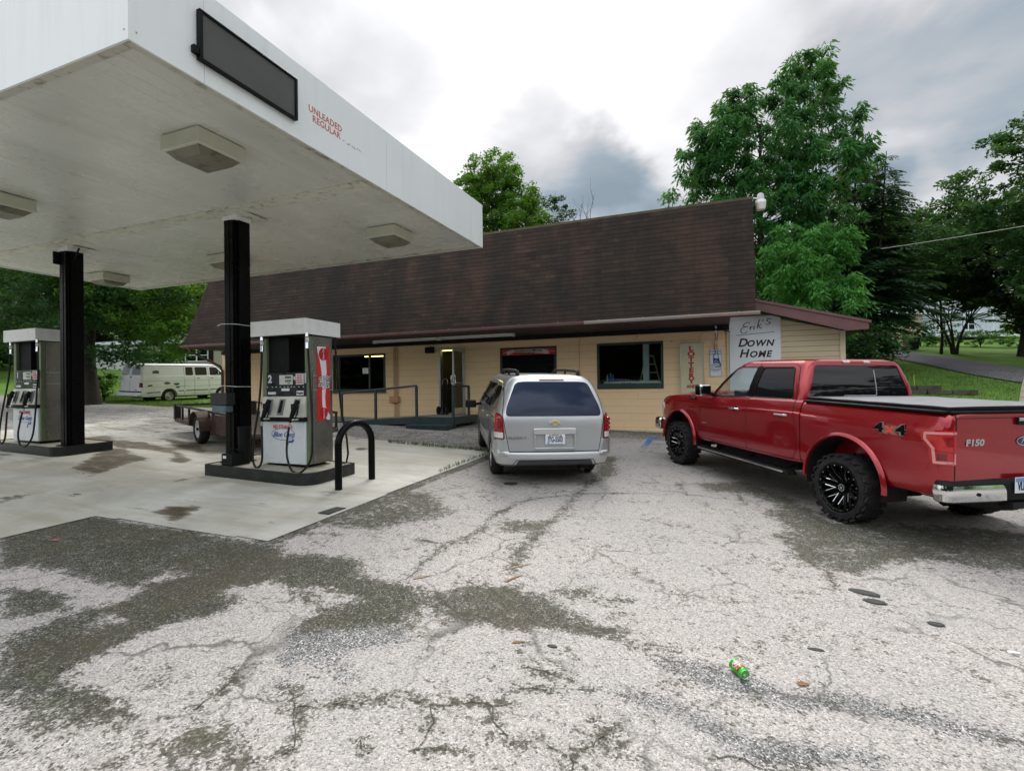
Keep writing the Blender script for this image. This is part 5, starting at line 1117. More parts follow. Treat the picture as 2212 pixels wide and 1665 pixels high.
M_GLASSB=pm('dark_privacy_glass',(.006,.007,.008),.03,0,0,1,spec=.5)
M_GLASSB.node_tree.nodes['Principled BSDF'].inputs['Roughness'].default_value=.03
for l_ in list(M_GLASSB.node_tree.nodes['Principled BSDF'].inputs['Roughness'].links): M_GLASSB.node_tree.links.remove(l_)
M_GLASSC=glass('clear_car_glass',(.92,.96,.955),.0)
M_LAMP=pm('red_lamp_lens',(.45,.006,.010),.12,0,.1,8,coat=.5)
M_LAMPD=pm('dark_red_lamp_lens',(.16,.006,.010),.15,0,.1,8,coat=.5)
M_LAMPW=pm('pale_lamp_lens',(.6,.45,.45),.15,0,.1,8,coat=.5)
M_SEAM=pm('panel_gap',(.004,.003,.003),.8)
M_UNDER=pm('underbody_black',(.008,.008,.008),.85)
# ---------------- red pickup truck ----------------
TR=thing('pickup_truck','deep red crew-cab pickup with black wheels and a soft bed cover','pickup truck',mat=ground_frame(2.14,7.561,2.150))
def xring(x,zb,zt,hw,crown=.02,dome=.0,low=.05):
    H=zt-zb
    pts=[(hw-.12,zb),(hw-.045,zb+.02),(hw-.018,zb+.09),(hw-low*.2,zb+.20),(hw-.008,zb+.34*H+.05),(hw,zb+.60*H),(hw+.004,zb+.72*H),(hw-.002,zb+.80*H),(hw-.016,zb+.88*H),(hw-.036,zt-.035),(hw-.06,zt-.010),(hw-.12,zt),(hw*.45,zt+dome*.8),(0,zt+dome)]
    return [(x,y,z) for y,z in pts]+[(x,-y,z) for y,z in pts[-2::-1]]
def xloft(rows,off=0):
    mb=MB(); n=None
    for r_ in rows:
        x,zb,zt,hw=r_[:4]; dome=r_[4] if len(r_)>4 else 0
        P=xring(x,zb-off,zt+off,hw+off,dome=dome); n=len(P); mb.v+=P
    if off and len(rows)>1:
        mb.v=[(v[0]+(-off if i<n else (off if i>=len(mb.v)-n else 0)),v[1],v[2]) for i,v in enumerate(mb.v)]
    m_=len(rows)
    for i in range(m_-1):
        for k in range(n):
            l=(k+1)%n; mb.f.append((i*n+k,(i+1)*n+k,(i+1)*n+l,i*n+l)); mb.m.append(0)
    mb.f.append(tuple(range(n))); mb.m.append(0); mb.f.append(tuple((m_-1)*n+k for k in range(n-1,-1,-1))); mb.m.append(0)
    return mb
ZR=1.368
bedrows=[(-1.165,.60,ZR-.012,.875),(-1.15,.56,ZR,.905),(-1.11,.54,ZR,.938),(-1.05,.54,ZR,.958),(-.95,.54,ZR,.972),(-.6,.54,ZR,.980),(0,.54,ZR+.002,.982),(.4,.54,ZR+.004,.982),(.652,.56,ZR+.006,.982)]
cabrows=[(.668,.56,1.392,.982),(.9,.55,1.392,.982),(1.6,.545,1.375,.982),(2.3,.54,1.345,.98),(2.75,.54,1.325,.975),(3.0,.54,1.335,.972,.05),(3.3,.54,1.335,.97,.07),(3.9,.55,1.30,.962,.08),(4.25,.56,1.265,.945,.07),(4.45,.58,1.215,.905,.06),(4.58,.62,1.12,.84,.04),(4.63,.68,1.02,.78,.02)]
WZ,WR,WRZ=.47,.545,.535
wl_=wells((0,3.683),WZ,WR,WRZ,.98)
bed=boolean(meshof(xloft(bedrows)),meshof(wl_),'DIFFERENCE'); bedo=lpart('bed',bed,M_REDP,TR,25)
cb=boolean(meshof(xloft(cabrows)),meshof(wl_),'DIFFERENCE')
cut=MB(); cut.prism([(.80,1.25),(2.75,1.22),(2.62,1.6),(.80,1.6)],'y',-.80,.80)
cb=boolean(cb,meshof(cut),'DIFFERENCE'); body=lpart('body',cb,M_REDP,TR,25)
# wheel arch lips
for x in (0,3.683):
    for s in (1,-1):
        a0,a1=(R(-2),R(182))
        v=[];n=30
        for k,a in enumerate(np.linspace(a0,a1,n)):
            ca,sa=math.cos(a),math.sin(a)
            for rr,yy in ((WR-.008,.968),(WR-.006,1.000),(WR+.010,1.012),(WR+.030,1.002),(WR+.048,.978)): v.append((x+rr*ca,s*yy,WZ+(rr-.01)*sa))
        f=[(5*k+j,5*k+j+1,5*k+6+j,5*k+5+j) if s<0 else (5*k+j,5*k+5+j,5*k+6+j,5*k+j+1) for k in range(n-1) for j in range(4)]
        c=MB(); c.add(v,f); part('fender_flare',c,M_REDP,body if x>1 else bedo,smooth=60,world=False)
        c=MB(); P=arc_lip(x,WZ,WR-.012,0,0,R(-12),R(192)); c.add([(p[0],s*.64,p[2]) for p in P]+[(p[0],s*.975,p[2]) for p in P],[(k,k+1,23+k-1+1-1+0,0) for k in []]+[(k,k+1,22+k+1,22+k) for k in range(21)]); part('wheel_well',c,M_UNDER,body if x>1 else bedo,world=False)
# greenhouse: hollow shell with window openings
GH=[(1.30,.715,2.98,.925,.10,.42,.00,.10),(1.40,.720,2.92,.918,.10,.40,.00,.10),(1.55,.735,2.74,.885,.10,.36,.00,.09),(1.70,.765,2.545,.83,.10,.30,.0,.08),(1.80,.790,2.40,.785,.10,.26,.0,.06),(1.86,.800,2.29,.755,.12,.25,.0,.05),(1.90,.812,2.20,.715,.14,.24,.0,.03),(1.925,.86,2.08,.62,.18,.22,.0,.02),(1.932,1.0,1.9,.4,.18,.18,0,0)]
zsG=[1.30,1.36,1.42,1.48,1.55,1.62,1.70,1.75,1.80,1.835,1.86,1.885,1.90,1.915,1.925,1.932]
fG=lambda off: zloft(GH,zsG,off,ztop=min(0,off))
gh_=boolean(meshof(fG(0)),meshof(zloft(GH,zsG[:12],-.045,zbot=.06)),'DIFFERENCE')
sideR=roundpoly([(.86,1.398),(1.66,1.388),(1.625,1.815),(.99,1.815),(.93,1.66)],.05)
sideF=roundpoly([(1.79,1.385),(2.33,1.355),(2.45,1.312),(2.84,1.312),(2.74,1.40),(2.35,1.79),(2.26,1.815),(1.745,1.815)],.04)
ws=roundpoly([(-.80,1.36),(.80,1.36),(.68,1.83),(-.68,1.83)],.06)
rw=roundpoly([(-.80,1.425),(.80,1.425),(.655,1.845),(-.655,1.845)],.05)
for P,ax_,rg_ in ((sideR,'y',(-1.2,1.2)),(sideF,'y',(-1.2,1.2)),(ws,'x',(2.34,3.4)),(rw,'x',(.4,1.0))):
    wp=MB(); wp.prism(P,ax_,*rg_); gh_=boolean(gh_,meshof(wp),'DIFFERENCE')
roof=lpart('cab_roof',gh_,M_REDP,TR,25)
Sk=Skin(fG,-.016,-.009)
for P,lab,mt in ((sideF,'front_side_window',M_GLASSC),(sideR,'rear_side_window',M_GLASSB)):
    for s in (1,-1): lpart('side_window',Sk.cut([(P,'y',s*.3,s*1.2)]),mt,TR)
lpart('windshield',Sk.cut([(ws,'x',2.34,3.4)]),M_GLASSC,TR); lpart('rear_window',Sk.cut([(rw,'x',.4,1.0)]),M_GLASSB,TR)
SkO=Skin(fG,.0005,.004)
# black trims around openings: B pillar, window rubbers, third light, slider outline
lpart('pillar_trim',SkO.cut([([(1.665,1.375),(1.785,1.375),(1.74,1.83),(1.63,1.83)],'y',.3,1.2),([(1.665,1.375),(1.785,1.375),(1.74,1.83),(1.63,1.83)],'y',-1.2,-.3),([(2.70,1.32),(2.90,1.32),(2.78,1.45),(2.70,1.45)],'y',.3,1.2)]),M_BLACKP,TR)
def outl(P,w_): return [(q,'y',.3,1.2) for q in line2(P+[P[0]],w_)]
lpart('window_rubber',SkO.cut(outl(sideR,.014)+outl(sideF,.014)),M_BLACKM,TR)
lpart('belt_chrome',SkO.cut([(q,'y',.3,1.2) for q in line2([(.86,1.388),(1.66,1.378),(2.33,1.345),(2.45,1.302),(2.84,1.302)],.008)]),M_STEEL,TR)
SkB=Skin(fG,.0005,.016)
hl=lpart('high_brake_light',SkB.cut([(rpoly(-.215,.215,1.878,1.912,.012),'x',.4,1.2)]),M_LAMPW,TR)
c=Skin(fG,.016,.020).cut([(rpoly(-.11,.11,1.881,1.909,.01),'x',.4,1.2)]); lpart('red_lens',c,M_LAMP,hl)
sl_=[(q,'x',.4,1.0) for q in line2([(-.27,1.78),(-.27,1.455),(-.25,1.44),(.24,1.44)],.012)]
lpart('slider_frame',Skin(fG,-.009,-.005).cut(sl_),M_ALU,TR)
# door gaps on cab body and roof
fB=lambda off: xloft(cabrows,off); fE=lambda off: xloft(bedrows,off)
SB=Skin(fB,.0004,.0022)
gaps=line2([(.80,1.39),(.785,1.20),(.74,1.0),(.62+.12,.70),(.80,.60),(2.9,.60),(3.02,.70),(3.02,1.0),(2.98,1.33)],.007)+line2([(1.735,1.38),(1.745,1.0),(1.745,.60)],.007)
lpart('door_gap',SB.cut([(q,'y',.7,1.2) for q in gaps]),M_SEAM,body)
lpart('door_gap',SkO.cut([(q,'y',.3,1.2) for q in line2([(.80,1.36),(.82,1.60),(.90,1.82),(1.0,1.866),(1.70,1.868),(2.25,1.865),(2.5,1.72)],.006)+line2([(1.70,1.82),(1.70,1.87)],.006)]),M_SEAM,roof)
# crease highlight lines / handles / badges
def handle(x,z):
    c=MB(); c.tube([(x-.105,.985,z),(x-.09,1.012,z),(x+.09,1.012,z),(x+.105,.985,z)],.014,8); c.box(x-.11,x-.085,.975,1.0,z-.016,z+.016); h=part('door_handle',c,M_CHROME,TR,smooth=40,world=False)
    c=MB(); c.lathe([(0,.9855),(.035,.9855)],'y',(x,0,z-.006),16); part('handle_cup',c,M_BLACKM,h,world=False)
handle(1.0,1.172); handle(2.02,1.176)
c=MB(); c.cbox((-.60,.9835,1.165),(.001,.001,.001)); 
def yrot(x,z,y): return T3(x,y,z)@Matrix.Rotation(PI,4,'Z')@Matrix.Rotation(R(90),4,'X')   # reads toward -x (rearward), faces +y
def side_text(name,items,mat,par): return lettering(name,items,mat,par,world=False)
side_text('badge_outline',[('4x4',.145,yrot(-.605,1.163,.9845),dict(bold=.011,shear=.0,sx=1.6,space=1.0))],pm('badge_grey',(.16,.17,.15),.4),bedo)
for xq_ in (-.478,-.732): side_text('badge',[('4',.145,yrot(xq_,1.163,.9865),dict(bold=.004,sx=1.6))],M_BLACKP,bedo)
side_text('badge_red',[('x',.15,yrot(-.605,1.163,.9885),dict(bold=.003,sx=1.6))],pm('badge_orange_red',(.75,.06,.03),.4),bedo)
c=MB(); c.box(3.13,3.33,.966,.976,1.255,1.295); part('fender_badge',c,M_BLACKP,body,world=False)
side_text('fender_badge_lettering',[('F-150',.05,yrot(3.23,1.275,.978),dict(bold=.002,sx=1.2,shear=.2))],M_CHROME,body)
c=MB(); c.box(2.78,2.90,.9785,.983,.86,.875); part('small_badge',c,M_ALU,body,world=False)
# bed: gap dark, rails, cover
c=MB(); c.box(.645,.675,-.93,.93,.6,1.34); part('cab_gap',c,M_UNDER,TR,world=False)
c=MB()
for s in (1,-1): c.box(-1.12,.64,s*.80 if s>0 else -.955,s*.955 if s>0 else -.80,ZR+.002,ZR+.028)
c.box(-1.160,-1.08,-.88,.88,ZR+.002,ZR+.026); part('bed_rail_cap',c,M_BLACKM,bedo,world=False,bevel=.008)
c=MB(); x0,x1=-1.115,.655; nx,ny=12,9; v=[];
for i in range(nx+1):
    for j in range(ny+1):
        x=x0+(x1-x0)*i/nx; y=-.86+1.72*j/ny; v.append((x,y,ZR+.064+.006*(1-(y/.86)**2)-.003*math.cos(i/nx*2*PI*4)*.6))
c.add(v,[(i*(ny+1)+j,(i+1)*(ny+1)+j,(i+1)*(ny+1)+j+1,i*(ny+1)+j+1) for i in range(nx) for j in range(ny)]); tc_=part('bed_cover',c,pm('charcoal_vinyl_cover',(.23,.235,.25),.42,0,.06,2,dirt=(.36,.36,.36),ds=1.5,damt=.35),TR,smooth=60,world=False)
c=MB()
for b_ in ((x0,x1,.80,.885),(x0,x1,-.885,-.80),(x0,x0+.06,-.80,.80),(x1-.04,x1,-.80,.80)): c.box(*b_,ZR+.03,ZR+.062)
part('cover_frame',c,M_BLACKM,tc_,world=False,bevel=.006)
# tailgate face and lamps
SE=Skin(fE,.0005,.003)
lpart('tailgate_gap',SE.cut([(q,'x',-1.4,-1.1) for q in line2([(.845,.64),(.845,1.37)],.010)+line2([(-.845,.64),(-.845,1.37)],.010)+line2([(-.845,.66),(.845,.66)],.010)+line2([(-.845,1.325),(.845,1.325)],.006)]),M_SEAM,bedo)
lampP=[(-.935,1.195),(-1.19,1.215),(-1.19,.885),(-1.03,.865),(-1.01,1.03),(-.955,1.105)]
def lamp_for(s):
    yr=(s*.88,s*1.2)
    L_=Skin(fE,.002,.016); l0=lpart('tail_lamp',L_.cut([(roundpoly(lampP,.02),'y',*yr)]),M_LAMP,TR)
    L2=Skin(fE,.017,.019)
    lpart('pale_light_guide',L2.cut([(q,'y',*yr) for q in line2([(-1.19,1.185),(-.985,1.17),(-.985,1.115),(-1.055,1.03),(-1.065,.895),(-1.19,.90)],.024)]),pm('pale_pink_guide',(.62,.28,.27),.3),l0)
    lpart('reverse_lens',L2.cut([([(-1.09,.92),(-1.15,.92),(-1.15,.985),(-1.09,.985)],'y',*yr)]),M_LAMPD,l0)
    lpart('lamp_step',L2.cut([(q,'y',*yr) for q in line2([(-1.07,1.01),(-1.18,1.0)],.008)]),M_LAMPD,l0)
    # wrap onto the rear face
    l1=lpart('tail_lamp',L_.cut([([(s*.855,.875),(s*1.0,.875),(s*1.0,1.20),(s*.855,1.205)],'x',-1.4,-1.12)]),M_LAMP,TR)
    lpart('pale_light_guide',L2.cut([(q,'x',-1.4,-1.12) for q in line2([(s*.862,.90),(s*.93,.90)],.02)+line2([(s*.862,1.185),(s*.93,1.185)],.02)+line2([(s*.866,.90),(s*.866,.985)],.014)]),pm('pale_pink_guide',(.62,.28,.27),.3),l1)
lamp_for(1); lamp_for(-1)
c=MB(); c.box(-1.192,-1.17,-.13,.13,1.255,1.33); th=part('tailgate_handle',c,M_BLACKM,TR,world=False,bevel=.006)
c=MB(); c.box(-1.198,-1.193,-.125,.125,1.295,1.325); part('handle_chrome',c,M_CHROME,th,world=False,bevel=.002)
RR_=T3(-1.1715,0,0)@Matrix.Rotation(-PI/2,4,'Z')@Matrix.Rotation(R(90),4,'X')    # faces -x, reads toward -y
lettering('tailgate_badge',[('F150',.085,T3(0,.625,1.088)@RR_,dict(bold=.004,sx=1.3,shear=.1))],M_CHROME,bedo,world=False)
c=MB(); n=32; 
c.add([(-1.1725,.115*math.cos(a),1.095+.048*math.sin(a)) for a in np.linspace(0,2*PI,n+1)[:-1]],[tuple(range(n-1,-1,-1))]); ov=part('oval_badge',c,M_CHROME,TR,world=False)
c=MB(); c.add([(-1.1745,.103*math.cos(a),1.095+.038*math.sin(a)) for a in np.linspace(0,2*PI,n+1)[:-1]],[tuple(range(n-1,-1,-1))]); part('oval_blue',c,pm('badge_navy',(.01,.03,.12),.3),ov,world=False)
lettering('oval_lettering',[('Ford',.072,T3(-.0045,0,1.097)@RR_,dict(shear=.5,bold=.001))],M_CHROME,ov,world=False)
# rear bumper
BT=[(.50,-1.15,-1.06,.90,.06,.02,.03,0),(.53,-1.185,-1.06,.955,.07,.02,.03,0),(.62,-1.20,-1.06,.975,.08,.02,.03,0),(.69,-1.19,-1.06,.965,.08,.02,.03,0),(.72,-1.17,-1.06,.945,.08,.02,.02,0),(.735,-1.15,-1.06,.92,.08,.02,.02,0)]
BZ=[.50,.53,.58,.62,.66,.69,.72,.735]; fBu=lambda off: zloft(BT,BZ,off)
bu=lpart('rear_bumper',meshof(fBu(0)),M_BLACKM,TR,35)
SBu=Skin(fBu,.0005,.006)
for s in (1,-1): lpart('chrome_bumper_end',SBu.cut([(roundpoly([(s*.27,.515),(s*1.1,.515),(s*1.1,.685),(s*.32,.685)],.03),'x',-1.6,-1.05)]),M_CHROME,bu)
c=MB()
for s in (1,-1): c=MB(); c.lathe([(0,-1.230),(.017,-1.230),(.017,-1.20)],'x',(0,s*.62,.60),14); part('parking_sensor',c,M_BLACKM,bu,world=False)
c=MB(); c.box(-1.240,-1.234,-.092,.212,.60,.755); pl=part('number_plate',c,M_SIGNW,TR,world=False,bevel=.003)
c=MB(); c.box(-1.243,-1.241,-.088,.208,.712,.75); part('plate_top_band',c,pm('plate_blue',(.15,.28,.5),.5),pl,world=False)
lettering('plate_lettering',[('VLK-3863',.115,T3(-.071,.06,.665)@RR_,dict(sx=.52,bold=.002))],pm('plate_navy',(.01,.02,.10),.5),pl,world=False)
c=MB(); c.box(-1.22,-1.10,-.2,.2,.44,.50); c.box(-1.0,4.3,-.42,-.30,.42,.56); c.box(-1.0,4.3,.30,.42,.42,.56); c.tube([(0,-.85,.40),(0,.85,.40)],.05,10); c.lathe([(0,-.16),(.14,-.10),(.14,.10),(0,.16)],'y',(0,0,.40),14); c.box(1.0,2.9,-.7,.7,.40,.60); c.tube([(3.683,-.85,.40),(3.683,.85,.40)],.05,10); c.box(3.0,4.4,-.5,.5,.45,.62); c.tube([(-1.0,-.55,.42),(-.3,-.5,.45),(.4,-.3,.5)],.035,10)
part('underbody',c,M_UNDER,TR,world=False)
# spare wheel under the bed
c=MB(); c.lathe([(.16,.40),(.30,.38),(.36,.42),(.36,.52),(.30,.56),(.16,.54)],'z',(-.78,0,0),28); part('spare_tyre',c,M_TYRE,TR,smooth=40,world=False)
# running board
for s in (1,-1):
    c=MB(); c.prism([(.86,.445),(2.95,.465),(2.98,.40),(.80,.38)],'y',s*.86,s*1.035); rb=part('running_board',c,M_BLACKM,TR,world=False,bevel=.012)
    c=MB(); c.prism([(.87,.432),(2.93,.452),(2.93,.428),(.87,.408)],'y',s*1.036,s*1.046); part('board_chrome_strip',c,M_CHROME,rb,world=False)
    c=MB()
    for k in range(48): c.box(.92+k*.042,.945+k*.042,min(s*.90,s*1.01),max(s*.90,s*1.01),.452+k*.0004,.458+k*.0004)
    part('tread_pad',c,M_RUBBER,rb,world=False)
    for x in (1.05,1.9,2.75):
        c=MB(); c.tube([(x,s*.55,.5),(x,s*.90,.42)],.02,6); part('board_bracket',c,M_UNDER,rb,world=False)
# mirrors
for s in (1,-1):
    c=MB(); c.prism(roundpoly([(2.60,1.335),(2.79,1.33),(2.80,1.50),(2.77,1.525),(2.62,1.525)],.03),'y',s*1.01,s*1.20); mi=part('door_mirror',c,M_CHROME if s>0 else M_REDP,TR,world=False,bevel=.02)
    c=MB(); c.tube([(2.70,s*.92,1.36),(2.70,s*1.03,1.38)],[.035,.03],8); part('mirror_arm',c,M_BLACKM,mi,smooth=40,world=False)
    c=MB(); c.prism(rpoly(*sorted((s*1.03,s*1.18)),1.35,1.51,.02),'x',2.585,2.598); part('mirror_glass',c,pm('mirror_face',(.55,.62,.62),.03,1,0),mi,world=False)
# front end: bumper, grille, headlights, hood scoop line
c=MB(); c.prism(rpoly(-.95,.95,.56,.80,.06),'x',4.50,4.70); part('front_bumper',c,M_CHROME,TR,world=False,bevel=.03)
c=MB(); c.prism(rpoly(-.55,.55,.84,1.12,.05),'x',4.60,4.66); part('grille',c,M_BLACKM,TR,world=False,bevel=.01)
for s in (1,-1):
    lpart('headlight',Skin(fB,.001,.014).cut([(roundpoly([(4.35,.90),(4.75,.88),(4.75,1.10),(4.40,1.12),(4.30,1.02)],.03),'y',s*.5,s*1.2)]),M_LAMPW,body)
# interior
c=MB(); c.box(.80,2.75,-.78,.78,.95,1.05); c.box(.80,.95,-.74,.74,1.0,1.42); part('cab_floor',c,ins,TR,world=False)
for y in (-.40,.40):
    c=MB(); c.prism(roundpoly([(1.55,1.0),(1.70,1.0),(1.62,1.50),(1.48,1.50)],.05),'y',y-.23,y+.23); c.prism(roundpoly([(1.50,1.52),(1.60,1.52),(1.58,1.68),(1.49,1.68)],.04),'y',y-.12,y+.12); c.box(1.6,2.1,y-.25,y+.25,.98,1.12); part('seat',c,pm('dark_seat',(.03,.03,.032),.7),TR,world=False,bevel=.03)
    c=MB(); c.prism(roundpoly([(.86,1.0),(1.02,1.0),(.98,1.48),(.86,1.48)],.05),'y',y-.30,y+.30); part('seat',c,pm('dark_seat',(.03,.03,.032),.7),TR,world=False,bevel=.03)
c=MB(); c.prism(roundpoly([(2.38,1.05),(2.85,1.05),(2.90,1.33),(2.60,1.36),(2.42,1.28)],.06),'y',-.80,.80); c.prism(roundpoly([(2.36,1.26),(2.62,1.30),(2.62,1.44),(2.42,1.42)],.04),'y',.22,.58); part('dashboard',c,pm('dash_grey',(.035,.04,.042),.6),TR,world=False,bevel=.02)
c=MB(); M=T3(2.26,.40,1.30)@Matrix.Rotation(R(-62),4,'Y'); c.tube([tuple(M@Vector((.185*math.cos(a),.185*math.sin(a),0))) for a in np.linspace(0,2*PI,25)[:-1]],.017,8,closed=True)
for a in (.2,PI-.2,-PI/2): c.tube([tuple(M@Vector((0,0,-.02))),tuple(M@Vector((.175*math.sin(a),.175*math.cos(a),0)))],.02,6)
c.tube([tuple(M@Vector((0,0,-.0))),tuple(M@Vector((0,0,-.25)))],.04,8); part('steering_wheel',c,M_BLACKM,TR,smooth=40,world=False)
c=MB(); c.prism(rpoly(-.13,.13,1.70,1.77,.02),'x',2.36,2.39); part('rear_view_mirror',c,M_BLACKM,TR,world=False,bevel=.01)
c=MB(); c.tube([(3.05,-.88,1.34),(3.03,-.89,1.72)],.004,5); part('antenna',c,M_BLACKM,TR,world=False)
for x in (0,3.683):
    for s in (1,-1): make_wheel(TR,x,s*.885,.4015,.285,s,.280,'truck',22)
# ---------------- silver minivan ----------------
M_SILV=carpaint('silver_car_paint',(.53,.55,.56),.65,.30,.8,.05)
M_BLUEG=pm('blue_tinted_glass',(.004,.007,.022),.03,0,0,1,spec=1.0)
M_BLUEG.node_tree.nodes['Principled BSDF'].inputs['Specular Tint'].default_value=(.32,.37,.47,1)
for l_ in list(M_BLUEG.node_tree.nodes['Principled BSDF'].inputs['Roughness'].links): M_BLUEG.node_tree.links.remove(l_)
S_=.983
MV=thing('minivan','silver minivan parked nose-in to the store with a dark blue rear window','minivan',mat=ground_frame(-2.812,8.351,2.080)@Matrix.Scale(S_,4))
VT=[(.315,-.99,3.90,.84,.18,.35,.03,.1),(.35,-1.05,3.96,.88,.24,.45,.05,.12),(.45,-1.085,4.0,.900,.24,.5,.05,.15),(.505,-1.085,4.0,.905,.24,.5,.05,.15),(.535,-1.07,4.0,.905,.22,.5,.05,.15),(.552,-1.035,4.0,.905,.19,.5,.05,.15),(.62,-1.028,4.0,.905,.18,.5,.05,.15),(.70,-1.02,3.98,.905,.17,.5,.05,.15),(.765,-1.012,3.94,.900,.16,.5,.05,.15),
 (.90,-1.005,3.88,.898,.16,.55,.05,.15),(1.0,-.995,3.75,.892,.15,.55,.05,.15),(1.08,-.98,3.5,.880,.15,.5,.05,.15),(1.14,-.965,3.25,.862,.15,.45,.05,.15),(1.25,-.925,3.05,.826,.15,.42,.05,.15),(1.40,-.862,2.80,.775,.16,.38,.05,.12),(1.52,-.805,2.60,.73,.17,.35,.05,.1),(1.60,-.76,2.42,.69,.18,.32,.05,.1),(1.65,-.72,2.30,.645,.18,.30,.05,.08),(1.68,-.68,2.18,.59,.19,.28,.04,.06),(1.705,-.60,2.02,.50,.2,.25,.03,.04),(1.715,-.45,1.85,.38,.2,.22,.0,.0)]
VZ=[r_[0] for r_ in VT]; fV=lambda off: zloft(VT,VZ,off)
mw=wells((0,3.07),.345,.405,.405,.905)
bv=boolean(meshof(fV(0)),meshof(mw),'DIFFERENCE'); vb=lpart('body',bv,M_SILV,MV,28)
V1=Skin(fV,.0005,.004); V2=Skin(fV,.0005,.0022); V3=Skin(fV,.001,.018); V4=Skin(fV,.019,.021)
rg=roundpoly([(-.745,1.085),(.745,1.085),(.735,1.20),(.575,1.585),(.45,1.60),(-.45,1.60),(-.575,1.585),(-.735,1.20)],.07)
lpart('rear_window',V1.cut([(rg,'x',-1.3,-.5)]),M_BLUEG,MV)
lpart('window_seal',V2.cut([(q,'x',-1.3,-.5) for q in line2(rg+[rg[0]],.012)]),M_SEAM,MV)
sw1=roundpoly([(-.60,1.145),(.30,1.135),(.32,1.53),(-.38,1.53)],.07); sw2=roundpoly([(.42,1.13),(1.45,1.12),(1.45,1.54),(.42,1.54)],.05); sw3=roundpoly([(1.55,1.115),(2.55,1.11),(2.75,1.16),(2.25,1.54),(1.55,1.55)],.05)
for P in (sw1,sw2,sw3):
    for s in (1,-1): lpart('side_window',V1.cut([(P,'y',s*.3,s*1.3)]),M_GLASSB,MV)
lpart('windshield',V1.cut([(roundpoly([(-.70,1.16),(.70,1.16),(.58,1.60),(-.58,1.60)],.05),'x',2.2,3.5)]),M_GLASSB,MV)
gl=line2([(.725,1.62),(.80,1.10),(.735,.72),(.70,.545)],.009)+line2([(-.725,1.62),(-.80,1.10),(-.735,.72),(-.70,.545)],.009)+line2([(.70,.545),(-.70,.545)],.013)
lpart('tailgate_gap',V2.cut([(q,'x',-1.4,-.5) for q in gl]),M_SEAM,vb)
sg_=line2([(-.95,.735),(-.70,.745),(-.52,.70)],.010)+line2([(.36,1.58),(.36,.42)],.008)+line2([(1.50,1.58),(1.50,.42)],.008)+line2([(2.60,1.10),(2.66,.8),(2.60,.45)],.008)+line2([(.36,.40),(2.6,.40)],.008)+line2([(-.55,1.02),(.30,1.01)],.014)
lpart('door_gap',V2.cut([(q,'y',.3,1.3) for q in sg_]+[(q,'y',-1.3,-.3) for q in sg_]),M_SEAM,vb)
lpart('rub_strip',V1.cut([([(.40,.56),(2.58,.56),(2.58,.61),(.40,.61)],'y',.3,1.3)]),pm('rub_strip_grey',(.35,.34,.31),.4),vb)
V5=Skin(fV,.001,.030)
for s in (1,-1): lpart('bumper_corner',V5.cut([(roundpoly([(s*.71,.50),(s*1.05,.50),(s*1.05,.725),(s*.775,.725),(s*.745,.62)],.02),'x',-1.3,-.62)]),M_SILV,vb)
for s in (1,-1):
    L0=lpart('tail_lamp',V3.cut([(roundpoly([(s*.775,.735),(s*1.0,.735),(s*1.0,1.10),(s*.84,1.125),(s*.80,1.07)],.03),'x',-1.3,-.80)]),pm('lamp_dark_rim',(.12,.006,.008),.2),MV)
    lpart('red_lens',V4.cut([(roundpoly([(s*.800,.85),(s*1.0,.85),(s*1.0,1.085),(s*.86,1.10),(s*.815,1.05)],.03),'x',-1.3,-.82)]),M_LAMP,L0)
    lpart('reverse_lens',V4.cut([(roundpoly([(s*.795,.752),(s*1.0,.752),(s*1.0,.838),(s*.797,.838)],.01),'x',-1.3,-.82)]),pm('clear_lamp',(.65,.62,.60),.15),L0)
    c=MB()
    for z in (.90,.965,1.03): c.lathe([(0,-1.058),(.028,-1.056),(.032,-1.04)],'x',(0.045 if z>1 else .035,s*.865,z),14)
    part('bulb_ring',c,M_LAMPD,L0,world=False,smooth=30)
c=MB(); c.prism(roundpoly([(-.335,.805),(.335,.805),(.335,.885),(.31,.90),(-.31,.90),(-.335,.885)],.012),'x',-1.105,-1.02); part('tailgate_grip',c,M_SILV,vb,world=False,bevel=.015)
# plate recess: raised surround around a set-back panel
c=MB()
for b_ in ((-.325,-.30,.60,.80),(.30,.325,.60,.80),(-.325,.325,.585,.60)): c.box(-1.102,-1.03,*b_)
part('plate_surround',c,M_SILV,vb,world=False,bevel=.010)
c=MB(); c.box(-1.104,-1.09,-.153,.153,.655,.81); pl=part('number_plate',c,M_SIGNW,MV,world=False,bevel=.003)
RV=Matrix.Rotation(-PI/2,4,'Z')@Matrix.Rotation(R(90),4,'X')
lettering('plate_lettering',[('JYG-5503',.115,T3(-1.106,0,.728)@RV,dict(sx=.52,bold=.0025))],pm('plate_navy',(.01,.02,.10),.5),pl,world=False)
lettering('plate_state',[('VIRGINIA',.032,T3(-1.106,0,.795)@RV,dict(sx=1.0,bold=.0005))],pm('plate_brown',(.25,.10,.06),.5),pl,world=False)
c=MB(); c.box(-1.1055,-1.1045,-.12,.12,.663,.668); c.box(-1.107,-1.1045,.075,.10,.775,.80); c.box(-1.107,-1.1045,-.10,-.075,.775,.80); part('plate_marks',c,pm('plate_rust',(.35,.12,.07),.5),pl,world=False)
c=MB(); z=.985; 
P=[(-.085,-.018),(-.032,-.018),(-.028,-.036),(.034,-.036),(.032,-.018),(.085,-.018),(.092,.018),(.036,.018),(.034,.036),(-.028,.036),(-.032,.018),(-.078,.018)]
c.prism([(a,z+b) for a,b in P],'x',-1.073,-1.05); em=part('cross_emblem_rim',c,M_CHROME,MV,world=False,bevel=.002)
